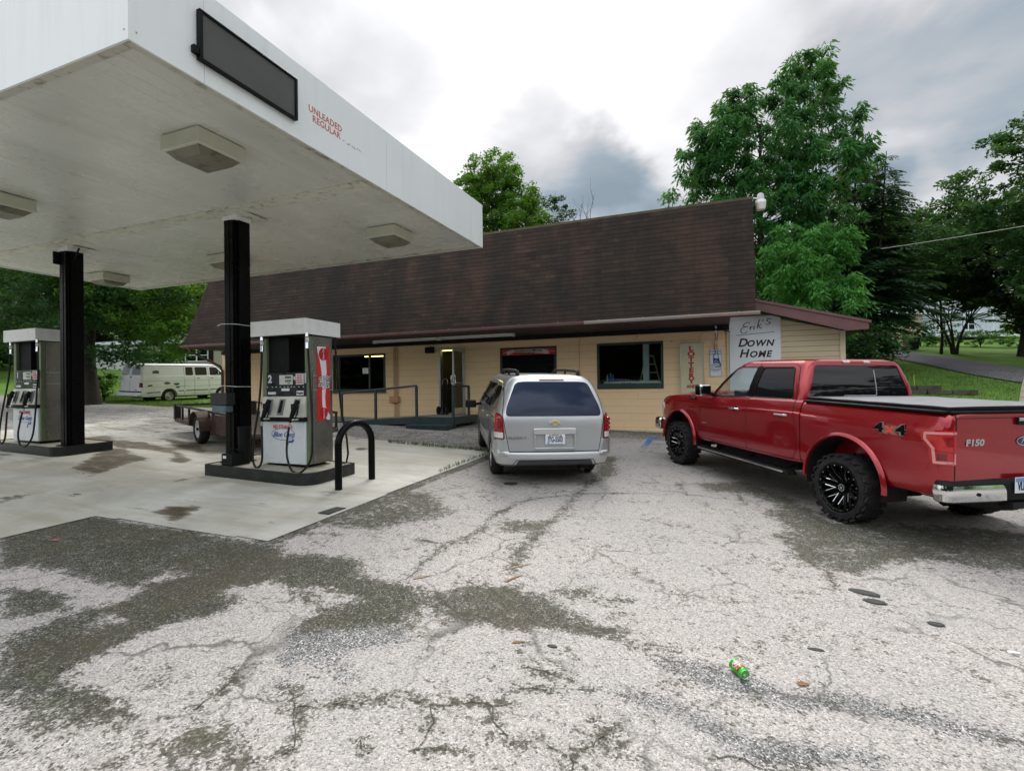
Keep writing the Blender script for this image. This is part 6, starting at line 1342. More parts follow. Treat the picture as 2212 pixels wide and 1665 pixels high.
c=MB(); c.prism([(a*.86,z+b*.76) for a,b in P],'x',-1.0755,-1.0735); part('cross_emblem',c,pm('gold_emblem',(.55,.38,.08),.3,.6),em,world=False)
lettering('model_badge',[('UPLANDER LS',.048,T3(-1.052,.585,.752)@RV,dict(sx=1.0,bold=.002))],M_STEEL,vb,world=False)
lpart('high_brake_light',V1.cut([([(-.195,1.618),(.195,1.618),(.195,1.642),(-.195,1.642)],'x',-1.2,-.4)]),M_LAMPD,vb)
lpart('lower_valance',V1.cut([(roundpoly([(-.62,.30),(.62,.30),(.57,.415),(-.57,.415)],.03),'x',-1.4,-.6)]),pm('grey_valance',(.045,.05,.055),.6),vb)
lpart('bumper_line',V2.cut([(q,'x',-1.4,-.6) for q in line2([(.90,.335),(.66,.325),(.60,.42),(-.60,.42),(-.66,.325),(-.90,.335)],.010)]),M_SEAM,vb)
for s in (1,-1):
    c=MB(); c.tube([(-.50,s*.50,1.70),(-.46,s*.51,1.755),(-.30,s*.515,1.772),(.6,s*.525,1.785),(1.4,s*.52,1.775),(1.55,s*.51,1.71)],[.034,.034,.028,.026,.026,.03],8); c.tube([(.5,s*.52,1.70),(.5,s*.525,1.78)],.018,6); part('roof_rail',c,M_BLACKM,MV,smooth=40,world=False)
    c=MB(); c.prism(roundpoly([(2.42,.955),(2.58,.95),(2.60,1.09),(2.56,1.115),(2.44,1.115)],.03),'y',s*1.0,s*1.23); mi=part('door_mirror',c,M_BLACKM,MV,world=False,bevel=.025)
    c=MB(); c.tube([(2.52,s*.84,1.06),(2.51,s*1.03,1.02)],.03,8); part('mirror_arm',c,M_BLACKM,mi,world=False)
    for x in (.55,1.62):
        c=MB(); c.tube([(x-.09,s*.895,.965),(x-.07,s*.925,.97),(x+.07,s*.925,.97),(x+.09,s*.895,.965)],.013,6); part('door_handle',c,M_CHROME,vb,world=False,smooth=40)
    for x in (0,3.07): make_wheel(MV,x,s*.795,.335,.215,s,.215,'alloy')
c=MB(); c.lathe([(0,-.775),(.013,-.775),(.013,-.74)],'x',(0,-.17,1.632),8); part('washer_nozzle',c,M_BLACKM,vb,world=False)
c=MB(); c.box(-.9,3.6,-.6,.6,.24,.34); c.tube([(0,-.7,.30),(0,.7,.30)],.05,8); c.tube([(-1.02,-.45,.25),(-.5,-.45,.25)],.035,10); part('underbody',c,M_UNDER,MV,world=False)
# ---------------- white cargo van ----------------
WS=.97
WV=thing('cargo_van','old white full-size van with rust patches parked on the grass','cargo van',mat=ground_frame(-27.4,18.2,R(86.5),-.1)@Matrix.Scale(WS,4))
M_VANW=pm('chalky_white_van_paint',(.86,.87,.92),.4,0,.03,1.5,dirt=(.50,.47,.46),ds=1.6,damt=.2)
WT=[(.36,-1.36,3.9,.93,.10,.2,.02,.05),(.45,-1.40,3.95,.97,.10,.2,.02,.05),(.75,-1.40,3.98,.99,.10,.22,.02,.06),(1.0,-1.395,3.95,.995,.10,.25,.02,.06),(1.20,-1.385,3.75,.99,.10,.28,.02,.06),(1.40,-1.37,3.45,.975,.10,.30,.02,.06),(1.43,-1.365,3.40,.955,.10,.30,.02,.06),(1.70,-1.33,3.10,.915,.10,.28,.02,.06),(1.95,-1.29,2.80,.875,.12,.26,.02,.06),(2.02,-1.27,2.72,.86,.12,.26,.02,.05),(2.07,-1.22,2.60,.78,.15,.25,.02,.05),(2.10,-1.1,2.40,.60,.2,.2,0,0)]
fW=lambda off: zloft(WT,[r_[0] for r_ in WT],off)
WBX=3.0
ww=wells((0,WBX),.38,.42,.40,.99); wb=lpart('body',boolean(meshof(fW(0)),meshof(ww),'DIFFERENCE'),M_VANW,WV,25)
W1=Skin(fW,.001,.006); W2=Skin(fW,.0005,.004); W3=Skin(fW,.001,.010)
M_VANG=pm('greenish_van_glass',(.008,.014,.011),.05,0,.2,2)
for P in (roundpoly([(.88,1.47),(1.30,1.47),(1.30,1.92),(.90,1.92)],.06),roundpoly([(1.42,1.47),(2.10,1.47),(2.10,1.92),(1.42,1.92)],.05),roundpoly([(2.28,1.47),(3.12,1.47),(2.72,1.92),(2.28,1.92)],.05)):
    for s in (-1,1): lpart('side_window',W1.cut([(P,'y',s*.3,s*1.3)]),M_VANG,WV)
for s in (-1,1): lpart('rear_window',W1.cut([(roundpoly([(s*.10,1.50),(s*.84,1.50),(s*.74,1.94),(s*.12,1.94)],.08),'x',-1.6,-1.0)]),M_VANG,WV)
lpart('windshield',W1.cut([(roundpoly([(-.82,1.46),(.82,1.46),(.75,1.93),(-.75,1.93)],.05),'x',2.6,3.9)]),M_VANG,WV)
lpart('door_gap',W2.cut([(q,'y',-1.3,-.3) for q in line2([(.80,1.96),(.80,.45)],.014)+line2([(1.36,1.96),(1.36,.42)],.014)+line2([(2.19,1.96),(2.19,.42)],.014)+line2([(-1.38,1.18),(3.6,1.18)],.010)+line2([(-1.38,.88),(3.8,.88)],.010)+line2([(-1.2,2.0),(2.7,2.0)],.02)]+[(q,'x',-1.6,-1.0) for q in line2([(0,1.98),(0,.60)],.016)]),pm('van_gap_grey',(.12,.12,.14),.6),wb)
lpart('black_side_stripe',W2.cut([([(.46,.61),(2.75,.63),(2.75,.67),(.46,.65)],'y',-1.3,-.3)]),M_BLACKM,wb)
lpart('belt_ridge',W3.cut([([(-1.36,1.395),(3.3,1.395),(3.3,1.425),(-1.36,1.425)],'y',-1.3,-.3)]),M_VANW,wb)  # raised strip along the belt, same paint as the body
def blob(cx,cz,rx,rz,seed):
    r_=random.Random(seed); return [(cx+rx*math.cos(a)*(r_.uniform(.75,1.1)),cz+rz*math.sin(a)*r_.uniform(.75,1.1)) for a in np.linspace(0,2*PI,13)[:-1]]
lpart('bare_patch',W2.cut([(blob(-.12,1.06,.18,.075,3),'y',-1.3,-.3),(blob(.36,1.0,.17,.07,5),'y',-1.3,-.3),(blob(.42,.83,.12,.055,6),'y',-1.3,-.3),(roundpoly([(-.83,1.57),(-.50,1.57),(-.50,1.70),(-.58,1.74),(-.75,1.73),(-.83,1.68)],.03),'y',-1.3,-.3),([(.45,.86),(.80,.87),(.80,.885),(.45,.88)],'y',-1.3,-.3)]),pm('primer_grey_blue',(.10,.12,.17),.7,0,.3,9),wb)
lpart('tail_lamp',W3.cut([([(-1.50,.86),(-1.34,.86),(-1.34,1.10),(-1.50,1.10)],'y',-1.3,-.8)]),M_LAMPD,wb)
lpart('tail_lamp',W3.cut([([(.90,.86),(1.05,.86),(1.05,1.10),(.90,1.10)],'x',-1.6,-1.2)]),M_LAMPD,wb)
lpart('side_marker',W2.cut([([(-1.12,.90),(-.88,.92),(-.88,1.0),(-1.10,.98)],'y',-1.3,-.8)]),M_LAMPD,wb)
lpart('rust_strip',W2.cut([([(-1.15,.53),(-.48,.57),(-.48,.62),(-1.15,.60)],'y',-1.3,-.3)]),pm('chrome_rust_strip',(.16,.16,.13),.5,0,.5,14),wb)
c=MB(); c.prism(rpoly(-.98,.98,.42,.60,.05),'x',-1.60,-1.42); part('rear_bumper',c,M_VANW,WV,world=False,bevel=.02)
c=MB(); c.box(-1.43,-1.40,-.95,.95,.60,.66); c.box(-1.425,-1.40,-.60,-.40,.72,.75); c.box(-1.42,-1.37,-.12,-.03,1.36,1.42); part('door_furniture',c,M_BLACKM,WV,world=False)
for x in (0,WBX):
    for s in (1,-1): make_wheel(WV,x,s*.84,.36,.22,s,.215,'steel')
c=MB(); c.tube([(2.62,-.98,1.50),(2.60,-1.12,1.54),(2.6,-1.14,1.62)],.02,6); c.cbox((2.60,-1.14,1.60),(.05,.20,.16)); part('door_mirror',c,M_CHROME,WV,world=False)
for x in (1.55,2.35):
    c=MB(); c.tube([(x-.06,-.985,1.30),(x,-1.02,1.31),(x+.10,-.985,1.30)],.014,6); part('door_handle',c,M_BLACKM,wb,world=False)
for (x,z) in ((.80,1.33),(2.17,1.36),(.80,.66),(2.17,.68)):
    c=MB(); c.box(x-.05,x+.05,-1.01,-.985,z-.05,z+.05); part('door_hinge',c,M_VANW,wb,world=False,bevel=.01)
c=MB(); c.prism([(3.05,1.34),(3.22,1.36),(3.20,1.24),(3.12,1.19),(3.06,1.24)],'y',-.995,-.985); part('fender_decal',c,pm('maroon_decal',(.10,.02,.025),.5),wb,world=False)
c=MB(); c.box(-1.0,3.4,-.6,.6,.28,.40); c.tube([(0,-.8,.36),(0,.8,.36)],.06,8); part('underbody',c,M_UNDER,WV,world=False)
# ---------------- utility trailer ----------------
UT=thing('utility_trailer','rusty brown flat utility trailer with a white-spoked wheel','utility trailer',mat=ground_frame(-10.68,9.41,math.atan2(-.37,.93)))
# x runs along the trailer to the right; near side is -y
M_TRB=pm('rusty_brown_steel',(.075,.038,.026),.7,0,.4,4,dirt=(.03,.018,.012),ds=3,damt=.7); M_TRD=pm('dark_trailer_paint',(.018,.016,.014),.6,0,.4,4)
X0,X1,W_=-2.75,2.3,1.0
c=MB()
for s in (-1,1): c.box(X0,X1,s*W_-.03,s*W_+.03,.30,.40)
for k in range(8): c.box(X0+.03+k*.70,X0+.08+k*.70,-W_+.03,W_-.03,.31,.36)
part('frame',c,M_TRB,UT,world=False,bevel=.004)
c=MB(); 
for k in range(11): c.box(X0+.02,X1,-W_+.035+k*.167,-W_+.19+k*.167,.365,.395)
part('deck_boards',c,pm('grimy_planks',(.07,.05,.035),.85,0,.4,3),UT,world=False)
for s in (-1,1):
    c=MB(); c.box(X0,X1,s*W_-.025,s*W_+.025,.72,.765); part('side_rail',c,M_TRD,UT,world=False)
    for x in (X0,X0+.62,X0+1.2,X0+3.1,X0+4.2,X1-.05):
        c=MB(); c.box(x,x+.045,s*W_-.022,s*W_+.022,.40,.72); part('stake',c,M_TRD,UT,world=False)
c=MB(); c.box(X0-.02,X0+.09,-W_-.05,-W_+.10,.36,.775); c.box(X0-.02,X0+.09,W_-.10,W_+.05,.36,.775); c.box(X0-.01,X0+.04,-W_+.1,W_-.1,.72,.765); part('tail_gate_posts',c,M_TRD,UT,world=False)
c=MB(); c.tube([(X1,-W_,.35),(X1+1.1,0,.37),(X1,W_,.35)],.04,6); c.box(X1+1.05,X1+1.35,-.04,.04,.34,.42); part('tongue',c,M_TRD,UT,world=False)
for s in (-1,1):
    P=[(.42*math.cos(a),.36+.40*math.sin(a)) for a in np.linspace(-.05,PI*.95,12)]; v=[]
    for x,z in P: v+=[(x,s*(W_+.03),z),(x,s*(W_+.30),z),(x*.97,s*(W_+.30),z-.02),(x*.97,s*(W_+.03),z-.02)]
    c=MB(); c.add(v,[tuple(q) for k in range(11) for q in ((4*k,4*k+4,4*k+5,4*k+1),(4*k+1,4*k+5,4*k+6,4*k+2),(4*k+2,4*k+6,4*k+7,4*k+3),(4*k+3,4*k+7,4*k+4,4*k))]); c.box(.42,1.5,s*(W_+.04)-.01,s*(W_+.04)+.01,.28,.70); part('mudguard',c,M_TRB,UT,world=False,fix=True)
    make_wheel(UT,0,s*(W_+.14),.35,.20,s,.20,'trailer')
c=MB(); c.tube([(0,-W_-.1,.32),(0,W_+.1,.32)],.035,8); part('axle',c,M_TRD,UT,world=False)
# ---------------- camper at the right edge ----------------
CM=thing('camper_trailer','cream ribbed camper trailer cut by the right edge of the photo','camper',(7.0,12.0,gz(7,12)))
M_CAMP=m_siding('cream_ribbed_siding',(.60,.54,.45),(.24,.20,.15),.105)
CMx=Matrix(((.92,.42,0,0),(-.39,.91,0,0),(0,0,1,0),(0,0,0,1))); CO=Vector((4.92,11.66,gz(5,12)))
def cw(c): c.v=[tuple(CO+CMx.to_3x3()@Vector(v)) for v in c.v]; return c
c=MB(); c.prism([(.10,.42),(-.04,.72),(-.03,.95),(.03,1.45),(.14,2.0),(.22,2.45),(.32,2.62),(4.6,2.62),(4.7,2.4),(4.7,.42)],'y',0,2.2); part('body',cw(c),M_CAMP,CM,bevel=.03)
c=MB(); c.prism(roundpoly([(.16,1.02),(1.0,1.02),(1.0,1.62),(.24,1.62)],.08),'y',-.02,-.002); part('window',cw(c),M_BLACKP,CM)
c=MB(); c.tube([(.12,-.03,.45),(.12,-.03,.72),(.16,-.03,.76),(1.4,-.03,.76)],.015,6); part('trim_tube',cw(c),M_BLACKM,CM)
c=MB(); c.box(.02,.10,-.03,-.002,.82,.96); part('marker_box',cw(c),M_CREAM,CM)
c=MB(); c.lathe([(.2,-.1),(.34,-.1),(.36,0),(.34,.1),(.2,.1)],'y',(2.6,.1,.33),24); part('wheel',cw(c),M_TYRE,CM,smooth=40)
c=MB(); c.tube([(.3,.3,.45),(.3,.3,.0)],.04,6); part('jack_leg',cw(c),M_BLACKM,CM)
# ---------------- trees ----------------
TRR=np.random.default_rng(21)
def leaves_mesh(name,C,A,Nn,L,Wd,tint):
    """C centres, A long axis, Nn side-ish vectors (all Nx3), L/Wd sizes, tint N: 4-corner leaf blades"""
    n=len(C); A=A/np.linalg.norm(A,axis=1,keepdims=True); S=np.cross(A,Nn); S/=np.linalg.norm(S,axis=1,keepdims=True)+1e-9
    Lh=(L/2)[:,None]; Wh=(Wd/2)[:,None]
    V=np.stack([C-A*Lh,C+S*Wh-A*Lh*.1,C+A*Lh,C-S*Wh-A*Lh*.1],1).reshape(-1,3)
    me=bpy.data.meshes.new(name); me.vertices.add(4*n); me.vertices.foreach_set('co',V.astype(np.float32).ravel())
    me.loops.add(4*n); me.loops.foreach_set('vertex_index',np.arange(4*n,dtype=np.int32)); me.polygons.add(n)
    me.polygons.foreach_set('loop_start',np.arange(0,4*n,4,dtype=np.int32)); me.update(calc_edges=True)
    a=me.attributes.new('tint','FLOAT','POINT'); a.data.foreach_set('value',np.repeat(tint,4).astype(np.float32)); return me
def rdir(n,up=0):
    v=TRR.normal(size=(n,3)); v[:,2]+=up; return v/np.linalg.norm(v,axis=1,keepdims=True)
def clumps_in(blobs,n,inner=.45):
    """clump centres spread through ellipsoids, most near the surface"""
    w=np.array([b[3]*b[4]*b[5] for b in blobs])**.66; w/=w.sum(); o=[]
    for b,k in zip(blobs,np.maximum(1,(w*n).astype(int))):
        d=rdir(k); r=inner+(1-inner)*TRR.random(k)**.45
        o.append(np.array(b[:3])+d*r[:,None]*np.array(b[3:6]))
    return np.concatenate(o)
def foliage(C,per,cr,ls,style,asp=.42):
    n=len(C)*per; idx=np.repeat(np.arange(len(C)),per); size=TRR.uniform(.6,1.25,len(C))*cr
    ct=TRR.uniform(0,1,len(C))
    if style=='rosette':     # long drooping leaves fanned from a shoot tip
        d=rdir(n,.35); r=TRR.random(n)**.6*size[idx]; P=C[idx]+d*r[:,None]*np.array([1,1,.9]); P[:,2]-=.18*(r/cr)**2*cr
        A=d*np.array([1,1,.25])+np.array([0,0,-.75])+TRR.normal(size=(n,3))*.25; Nn=rdir(n,1.2)
    elif style=='tuft':
        d=rdir(n); r=TRR.random(n)**.4*size[idx]; P=C[idx]+d*r[:,None]*np.array([1,1,.62]); A=rdir(n)*np.array([1,1,.5]); Nn=rdir(n,1.3)
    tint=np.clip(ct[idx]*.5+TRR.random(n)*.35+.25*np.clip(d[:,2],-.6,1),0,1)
    L=ls*TRR.uniform(.6,1.35,n); return P,A,Nn,L,L*asp,tint
def trunk_mb(base,top,r0,limbs,lean=.3,mb=None,seg=9,rr=None,limbr=.26):
    mb=mb or MB(); rr=rr or random.Random(1); b=Vector(base); t=Vector(top); pts=[]; n=7
    off=Vector((rr.uniform(-lean,lean),rr.uniform(-lean,lean),0))
    for k in range(n+1):
        u=k/n; pts.append(b.lerp(t,u)+off*math.sin(u*PI)+Vector((rr.gauss(0,.05),rr.gauss(0,.05),0))*(1 if 0<k else 0))
    rad=[r0*(1.25 if k==0 else 1)*(1-.82*(k/n)**.9) for k in range(n+1)]
    mb.tube([tuple(p) for p in pts],rad,seg)
    for L in limbs:
        L=Vector(L); H=(t.z-b.z); u=min(.93,max(.18,(L.z-b.z-.35*math.hypot(L.x-b.x,L.y-b.y))/max(H,.1)-.08)); k=u*n; i=min(n-1,int(k)); s=pts[i].lerp(pts[i+1],k-i)
        mid=s.lerp(L,.5)+Vector((rr.gauss(0,.2),rr.gauss(0,.2),-.12*(L-s).length+rr.gauss(0,.1))); r1=max(.018,rad[i]*(1-u*.3)*limbr+.01)
        mb.tube([tuple(s),tuple(s.lerp(mid,.55)),tuple(mid),tuple(mid.lerp(L,.6)),tuple(L)],[r1,r1*.8,r1*.6,r1*.35,r1*.12],5)
    return mb
def bark_trunk(t,mb): part('trunk',mb,M_BARK,t,smooth=60)
def tree(name,label,x,y,H,blobs,r0,mat,ncl,per,cr,ls,style,group=None,zb=None,asp=.42,limbs=26,seed=1,top=.82,cat='tree',inner=.45,lowlimb=0):
    z=gh(x,y)-.1 if zb is None else zb; t=thing(name,label,cat,(x,y,z),group=group)
    B=[(x+b[0],y+b[1],z+b[2],b[3],b[4],b[5]) for b in blobs]; C=clumps_in(B,ncl,inner)
    C=C[C[:,2]>z+.25]
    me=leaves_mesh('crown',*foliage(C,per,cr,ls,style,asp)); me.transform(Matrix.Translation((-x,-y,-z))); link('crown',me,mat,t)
    rr=random.Random(seed); sel=[tuple(C[i]) for i in TRR.choice(len(C),min(limbs,len(C)),replace=False) if C[i][2]>z+lowlimb]
    if r0: bark_trunk(t,trunk_mb((x,y,z),(x+blobs[0][0]*.6,y+blobs[0][1]*.6,z+H*top),r0,sel,rr=rr))
    return t
def conifer(name,label,x,y,H,R_,r0,mat,group,low=.12,seed=1,dens=1.0,lean=0):
    z=gh(x,y)-.1; t=thing(name,label,'tree',(x,y,z),group=group); rr=random.Random(seed)
    P=[];A=[];Nn=[];T_=[];L=[]; mb=MB(); mb.tube([(x,y,z),(x+lean*.5,y,z+H*.5),(x+lean,y,z+H)],[r0,r0*.6,.02],8)
    h=low*H
    while h<H*.985:
        u=h/H; n=rr.choice((3,4,5))
        for k in range(n):
            a=rr.uniform(0,2*PI); Lb=R_*(1-u)**.62*rr.uniform(.45,1.12)+.25; m_=max(4,int(Lb/.16*dens)); rise=rr.uniform(-.05,.22)
            bx,by,bz_=x+lean*u,y,z+h; px=[(bx+math.cos(a)*Lb*q,by+math.sin(a)*Lb*q,bz_+Lb*(rise*q-.34*q*q)) for q in (0,.35,.7,1)]
            mb.tube(px,[.035*(1-u)+.012,.022,.012,.004],4)
            for j in range(m_):
                q=(j+rr.random())/m_; q=.12+.88*q; cx=bx+math.cos(a)*Lb*q; cy=by+math.sin(a)*Lb*q; cz=bz_+Lb*(rise*q-.34*q*q)
                for s in (-1,1):
                    sl=(.22+.55*(1-q))*Lb*.42*rr.uniform(.6,1.2)+.12; b=a+s*rr.uniform(.5,1.25)
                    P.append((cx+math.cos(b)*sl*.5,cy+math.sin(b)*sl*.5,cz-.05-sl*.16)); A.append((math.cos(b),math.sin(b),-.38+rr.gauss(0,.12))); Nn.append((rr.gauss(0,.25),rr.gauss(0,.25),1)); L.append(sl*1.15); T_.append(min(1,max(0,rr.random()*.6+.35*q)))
        h+=rr.uniform(.16,.34)*(1 if dens>=1 else 1.3)
    P=np.array(P);A=np.array(A);Nn=np.array(Nn);L=np.array(L)
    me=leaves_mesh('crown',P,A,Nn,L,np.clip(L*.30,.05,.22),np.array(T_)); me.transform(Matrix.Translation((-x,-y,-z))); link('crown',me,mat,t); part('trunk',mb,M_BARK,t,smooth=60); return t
LF_DARK=m_leaf('dark_broadleaf',(.010,.045,.014),(.036,.125,.034),.30)
LF_MID=m_leaf('mid_broadleaf',(.020,.085,.016),(.075,.22,.036),.40)
LF_BRIGHT=m_leaf('bright_maple_leaf',(.040,.120,.012),(.130,.270,.035),.45)
LF_CON=m_leaf('hemlock_needles',(.010,.040,.018),(.032,.100,.040),.2)
LF_DEEP=m_leaf('deep_shade_leaf',(.008,.028,.010),(.026,.068,.020),.22)
LF_WALN=m_leaf('compound_leaf_green',(.012,.070,.020),(.050,.21,.050),.40)
LF_NEW=m_leaf('fresh_green_shoots',(.030,.14,.03),(.11,.36,.07),.45)
# big tree behind the right end of the store
BX,BY=2.9,34.2
tree('broadleaf_tree','tallest broad tree with long drooping leaves rising behind the right end of the store roof',BX,BY,19.0,
 [(-.5,0,14.4,3.5,3.4,3.2),(2.2,.3,16.0,2.3,2.6,3.2),(-2.9,0,11.2,2.9,2.7,3.1),(3.1,-.2,11.2,2.7,2.7,3.0),(0,0,9.4,4.0,3.6,3.4),(-4.3,0,8.7,1.8,2.0,1.7),(-1.8,0,16.0,1.3,1.4,1.8),(.8,0,6.8,3.0,2.7,2.4),(2.5,0,18.5,.9,.9,1.2),(-1.4,0,17.2,.7,.8,1.2),(-3.0,0,16.2,1.0,1.1,1.5),(-3.9,0,14.2,1.3,1.4,1.8),(.4,0,17.2,.7,.8,1.0),(4.7,0,13.0,1.2,1.2,1.2),(4.2,0,15.2,.8,.9,1.0)],
 .32,LF_WALN,640,100,.60,.34,'rosette',asp=.28,limbs=80,seed=4,inner=.2)
tree('broadleaf_tree','fresh green bushy tree just right of the yard light, lower than the tall tree behind',3.9,30.4,9.2,
 [(0,0,6.6,1.9,1.8,2.3),(1.2,0,4.6,1.9,1.8,2.0),(-.9,0,3.4,1.5,1.5,2.0),(1.9,0,7.6,.9,.9,1.2)],.14,LF_NEW,230,90,.50,.27,'rosette',asp=.28,limbs=24,seed=6,inner=.2)
tree('broadleaf_tree','rounded bright green tree rising over the roof beside the canopy corner',-15.6,35.2,17.0,
 [(0,0,12.4,3.6,3.5,3.4),(.2,0,15.2,2.2,2.2,1.8),(-1.9,0,13.8,1.8,2,2.0),(2.4,0,10.4,2.4,2.6,2.4),(-1.6,0,10.0,3.0,3,3.0),(1.6,0,13.2,2.0,2,2.0)],.30,LF_BRIGHT,560,76,.55,.25,'tuft',limbs=46,seed=2,inner=.3)
for i,(x,y,H,R_,lab,ln,lo_) in enumerate(((7.3,38.4,15.2,3.6,'dark conifer nearest the tall broad tree, its thin trunk showing below the crown',.2,.16),(8.6,40.6,16.4,4.0,'tallest dark conifer of the group right of the store, feathery top against the sky',.3,.16),
   (9.3,39.4,14.2,4.4,'dark conifer right of the tallest one, sloping down toward the driveway',1.0,.24),(9.9,43.4,13.4,4.8,'rightmost dark conifer, its boughs hanging before the stone house',2.0,.34),(6.3,41.2,13.2,3.2,'thin dark conifer half hidden behind the tall broad tree',0,.16),(9.6,46.6,15.0,5.0,'broad dark conifer standing farthest back in the group',1.6,.30))):
    conifer('conifer',lab,x,y,H,R_,.17,LF_CON,'dark conifers beyond the store annex',low=lo_,seed=30+i,dens=1.05,lean=ln)
tree('broadleaf_tree','big dark tree at the right edge above the driveway lawn',19.4,38.4,15.0,
 [(-2.8,0,11.2,4.2,3.8,3.0),(-.2,0,9.0,4.2,3.8,3.4),(-5.8,0,8.8,2.6,2.6,2.2),(-2.4,0,13.6,1.6,1.6,1.6),(.4,0,13.2,2.2,2.2,2.0),(-1.2,-.6,6.6,3.2,3,2.4),(1.7,-1,4.6,3.2,3,3.0)],.14,LF_DARK,560,76,.62,.27,'tuft',group='trees on the right hillside',limbs=50,seed=8,inner=.15)
tree('broadleaf_tree','dense dark tree low at the right edge behind the cream camper',20.6,48.5,12.0,
 [(1.4,0,6.4,4.8,4.6,4.4),(-2.6,0,6.2,3.0,3,2.6),(3.4,0,4,3.5,3,3.6)],.2,LF_DEEP,460,74,.8,.36,'tuft',group='trees on the right hillside',limbs=20,seed=9)
tree('broadleaf_tree','mid green hanging tree between the conifers and the dark right-edge tree',16.6,50.5,13.0,
 [(0,0,8.9,4.2,3.4,3.0),(-2.6,0,7.0,3.4,3,2.0),(3.0,0,7.2,3.6,3,2.4)],.10,LF_DARK,380,74,.7,.30,'tuft',group='trees on the right hillside',limbs=26,seed=10)
tree('broadleaf_tree','far dark tree filling the sky gap behind the small lawn tree',27,80,15,[(0,0,7.5,9,5,6.5)],.3,LF_DEEP,260,60,1.4,.7,'tuft',group='trees on the right hillside',limbs=8,seed=13)
tree('broadleaf_tree','far dark tree behind the stone house',21.5,76,14,[(0,0,9.5,7.5,5,4.6),(-6,0,7.5,5,4,4)],.3,LF_DEEP,260,60,1.2,.6,'tuft',group='trees on the right hillside',limbs=14,seed=11)
tree('broadleaf_tree','far dark tree left of the stone house roof',10.5,66,13,[(0,0,8.0,5.5,5,4.2),(-4,0,7,4,4,3.4)],.3,LF_DEEP,220,60,1.1,.55,'tuft',group='trees on the right hillside',limbs=14,seed=12)
# small ornamental tree on the lawn: several stems, flat layered crown
def layered(x,y,lab,H=7.2,R_=4.2,mat=LF_MID,grp=None,name='ornamental_tree'):
    z=gh(x,y)-.05; t=thing(name,lab,'tree',(x,y,z),group=grp); rr=random.Random(3); mb=MB(); C=[]
    for k in range(5):
        a=2*PI*k/5+.4; tip=(x+math.cos(a)*1.0,y+math.sin(a)*1.0,z+2.6); mb.tube([(x+.12*math.cos(a),y+.12*math.sin(a),z),(x+.25*math.cos(a),y+.2*math.sin(a),z+.8),(x+.55*math.cos(a),y+.5*math.sin(a),z+1.7),tip],[.13,.09,.07,.05],6)
        for j in range(7):
            b=a+rr.uniform(-.8,.8); L=rr.uniform(.9,R_); e=(x+math.cos(b)*L,y+math.sin(b)*L,z+rr.uniform(1.9,H-.6)-.12*L); mb.tube([tip,((tip[0]+e[0])/2,(tip[1]+e[1])/2,(tip[2]+e[2])/2+.25),e],[.04,.03,.01],4)
    for lv in range(7):
        h=1.9+lv*(H-2.2)/6; R0=R_*(1-.10*lv if lv<3 else (1-.13*lv))
        for k in range(int(20*max(.3,R0/R_))):
            a=rr.uniform(0,2*PI); r_=R0*math.sqrt(rr.random()); C.append((x+math.cos(a)*r_,y+math.sin(a)*r_,z+h+rr.gauss(0,.12)-.05*r_))
    C=np.array(C); P,A,Nn,L,W2_,T_=foliage(C,60,.62,.20,'tuft'); P[:,2]=P[:,2]*.35+np.repeat(C[:,2],60)*.65
    me=leaves_mesh('crown',P,A,Nn,L,W2_,T_); me.transform(Matrix.Translation((-x,-y,-z))); link('crown',me,mat,t); part('trunk',mb,M_BARK,t,smooth=60); return t
layered(17.4,50.3,'small layered tree with several dark stems on the lawn above the driveway')
def shrub(name,lab,x,y,w_,h,mat,grp,n=26,per=60,ls=.16,cat='shrub',d=None):
    z=gh(x,y); t=thing(name,lab,cat,(x,y,z-.02),group=grp); C=clumps_in([(x,y,z+h*.5,w_,(d or w_*.6),h*.5)],n,.1); C=C[C[:,2]>z+.05]
    me=leaves_mesh('foliage',*foliage(C,per,max(.16,h*.2),ls,'tuft')); me.transform(Matrix.Translation((-x,-y,-(z-.02)))); link('foliage',me,mat,t)
    mb=MB(); rr=random.Random(2)
    for k in range(5): a=k*1.3; mb.tube([(x,y,z-.02),(x+.1*math.cos(a),y+.1*math.sin(a),z+h*.4),(x+.5*w_*math.cos(a)*.6,y+.3*w_*math.sin(a),z+h*.8)],[.03,.02,.008],4)
    part('stems',mb,M_BARK,t); return t
GS='bushes below the stone house'
shrub('bush','low bush at the left of the row under the stone house, near the stone pillar',17.4,57.6,1.4,1.2,LF_MID,GS)
shrub('bush','darker bush second from the left below the stone house',19.3,57.6,1.5,1.5,LF_DARK,GS)
shrub('bush','bush right of the small tree stems below the house',21.3,56.4,1.6,1.5,LF_MID,GS)
shrub('bush','wide pale green bush at the right end of the row below the house',24.0,55.6,2.4,1.4,LF_BRIGHT,GS,40)
shrub('bush','dark bush beyond the annex corner, left of the driveway top',9.3,48.6,1.6,2.8,LF_DEEP,'dark bushes by the annex',60,70,.25)
shrub('bush','dark overgrown bush just right of the annex roof end',8.4,37.2,2.0,3.6,LF_DARK,'dark bushes by the annex',60,70,.25)
shrub('bush','dark bush low behind the annex, under the conifers',6.3,34.2,2.2,3.0,LF_DEEP,'dark bushes by the annex',60,70,.25)
shrub('bush','broad dark bush at the far end of the driveway',10.4,55.5,2.0,3.0,LF_DEEP,'dark bushes by the annex',60,70,.3)
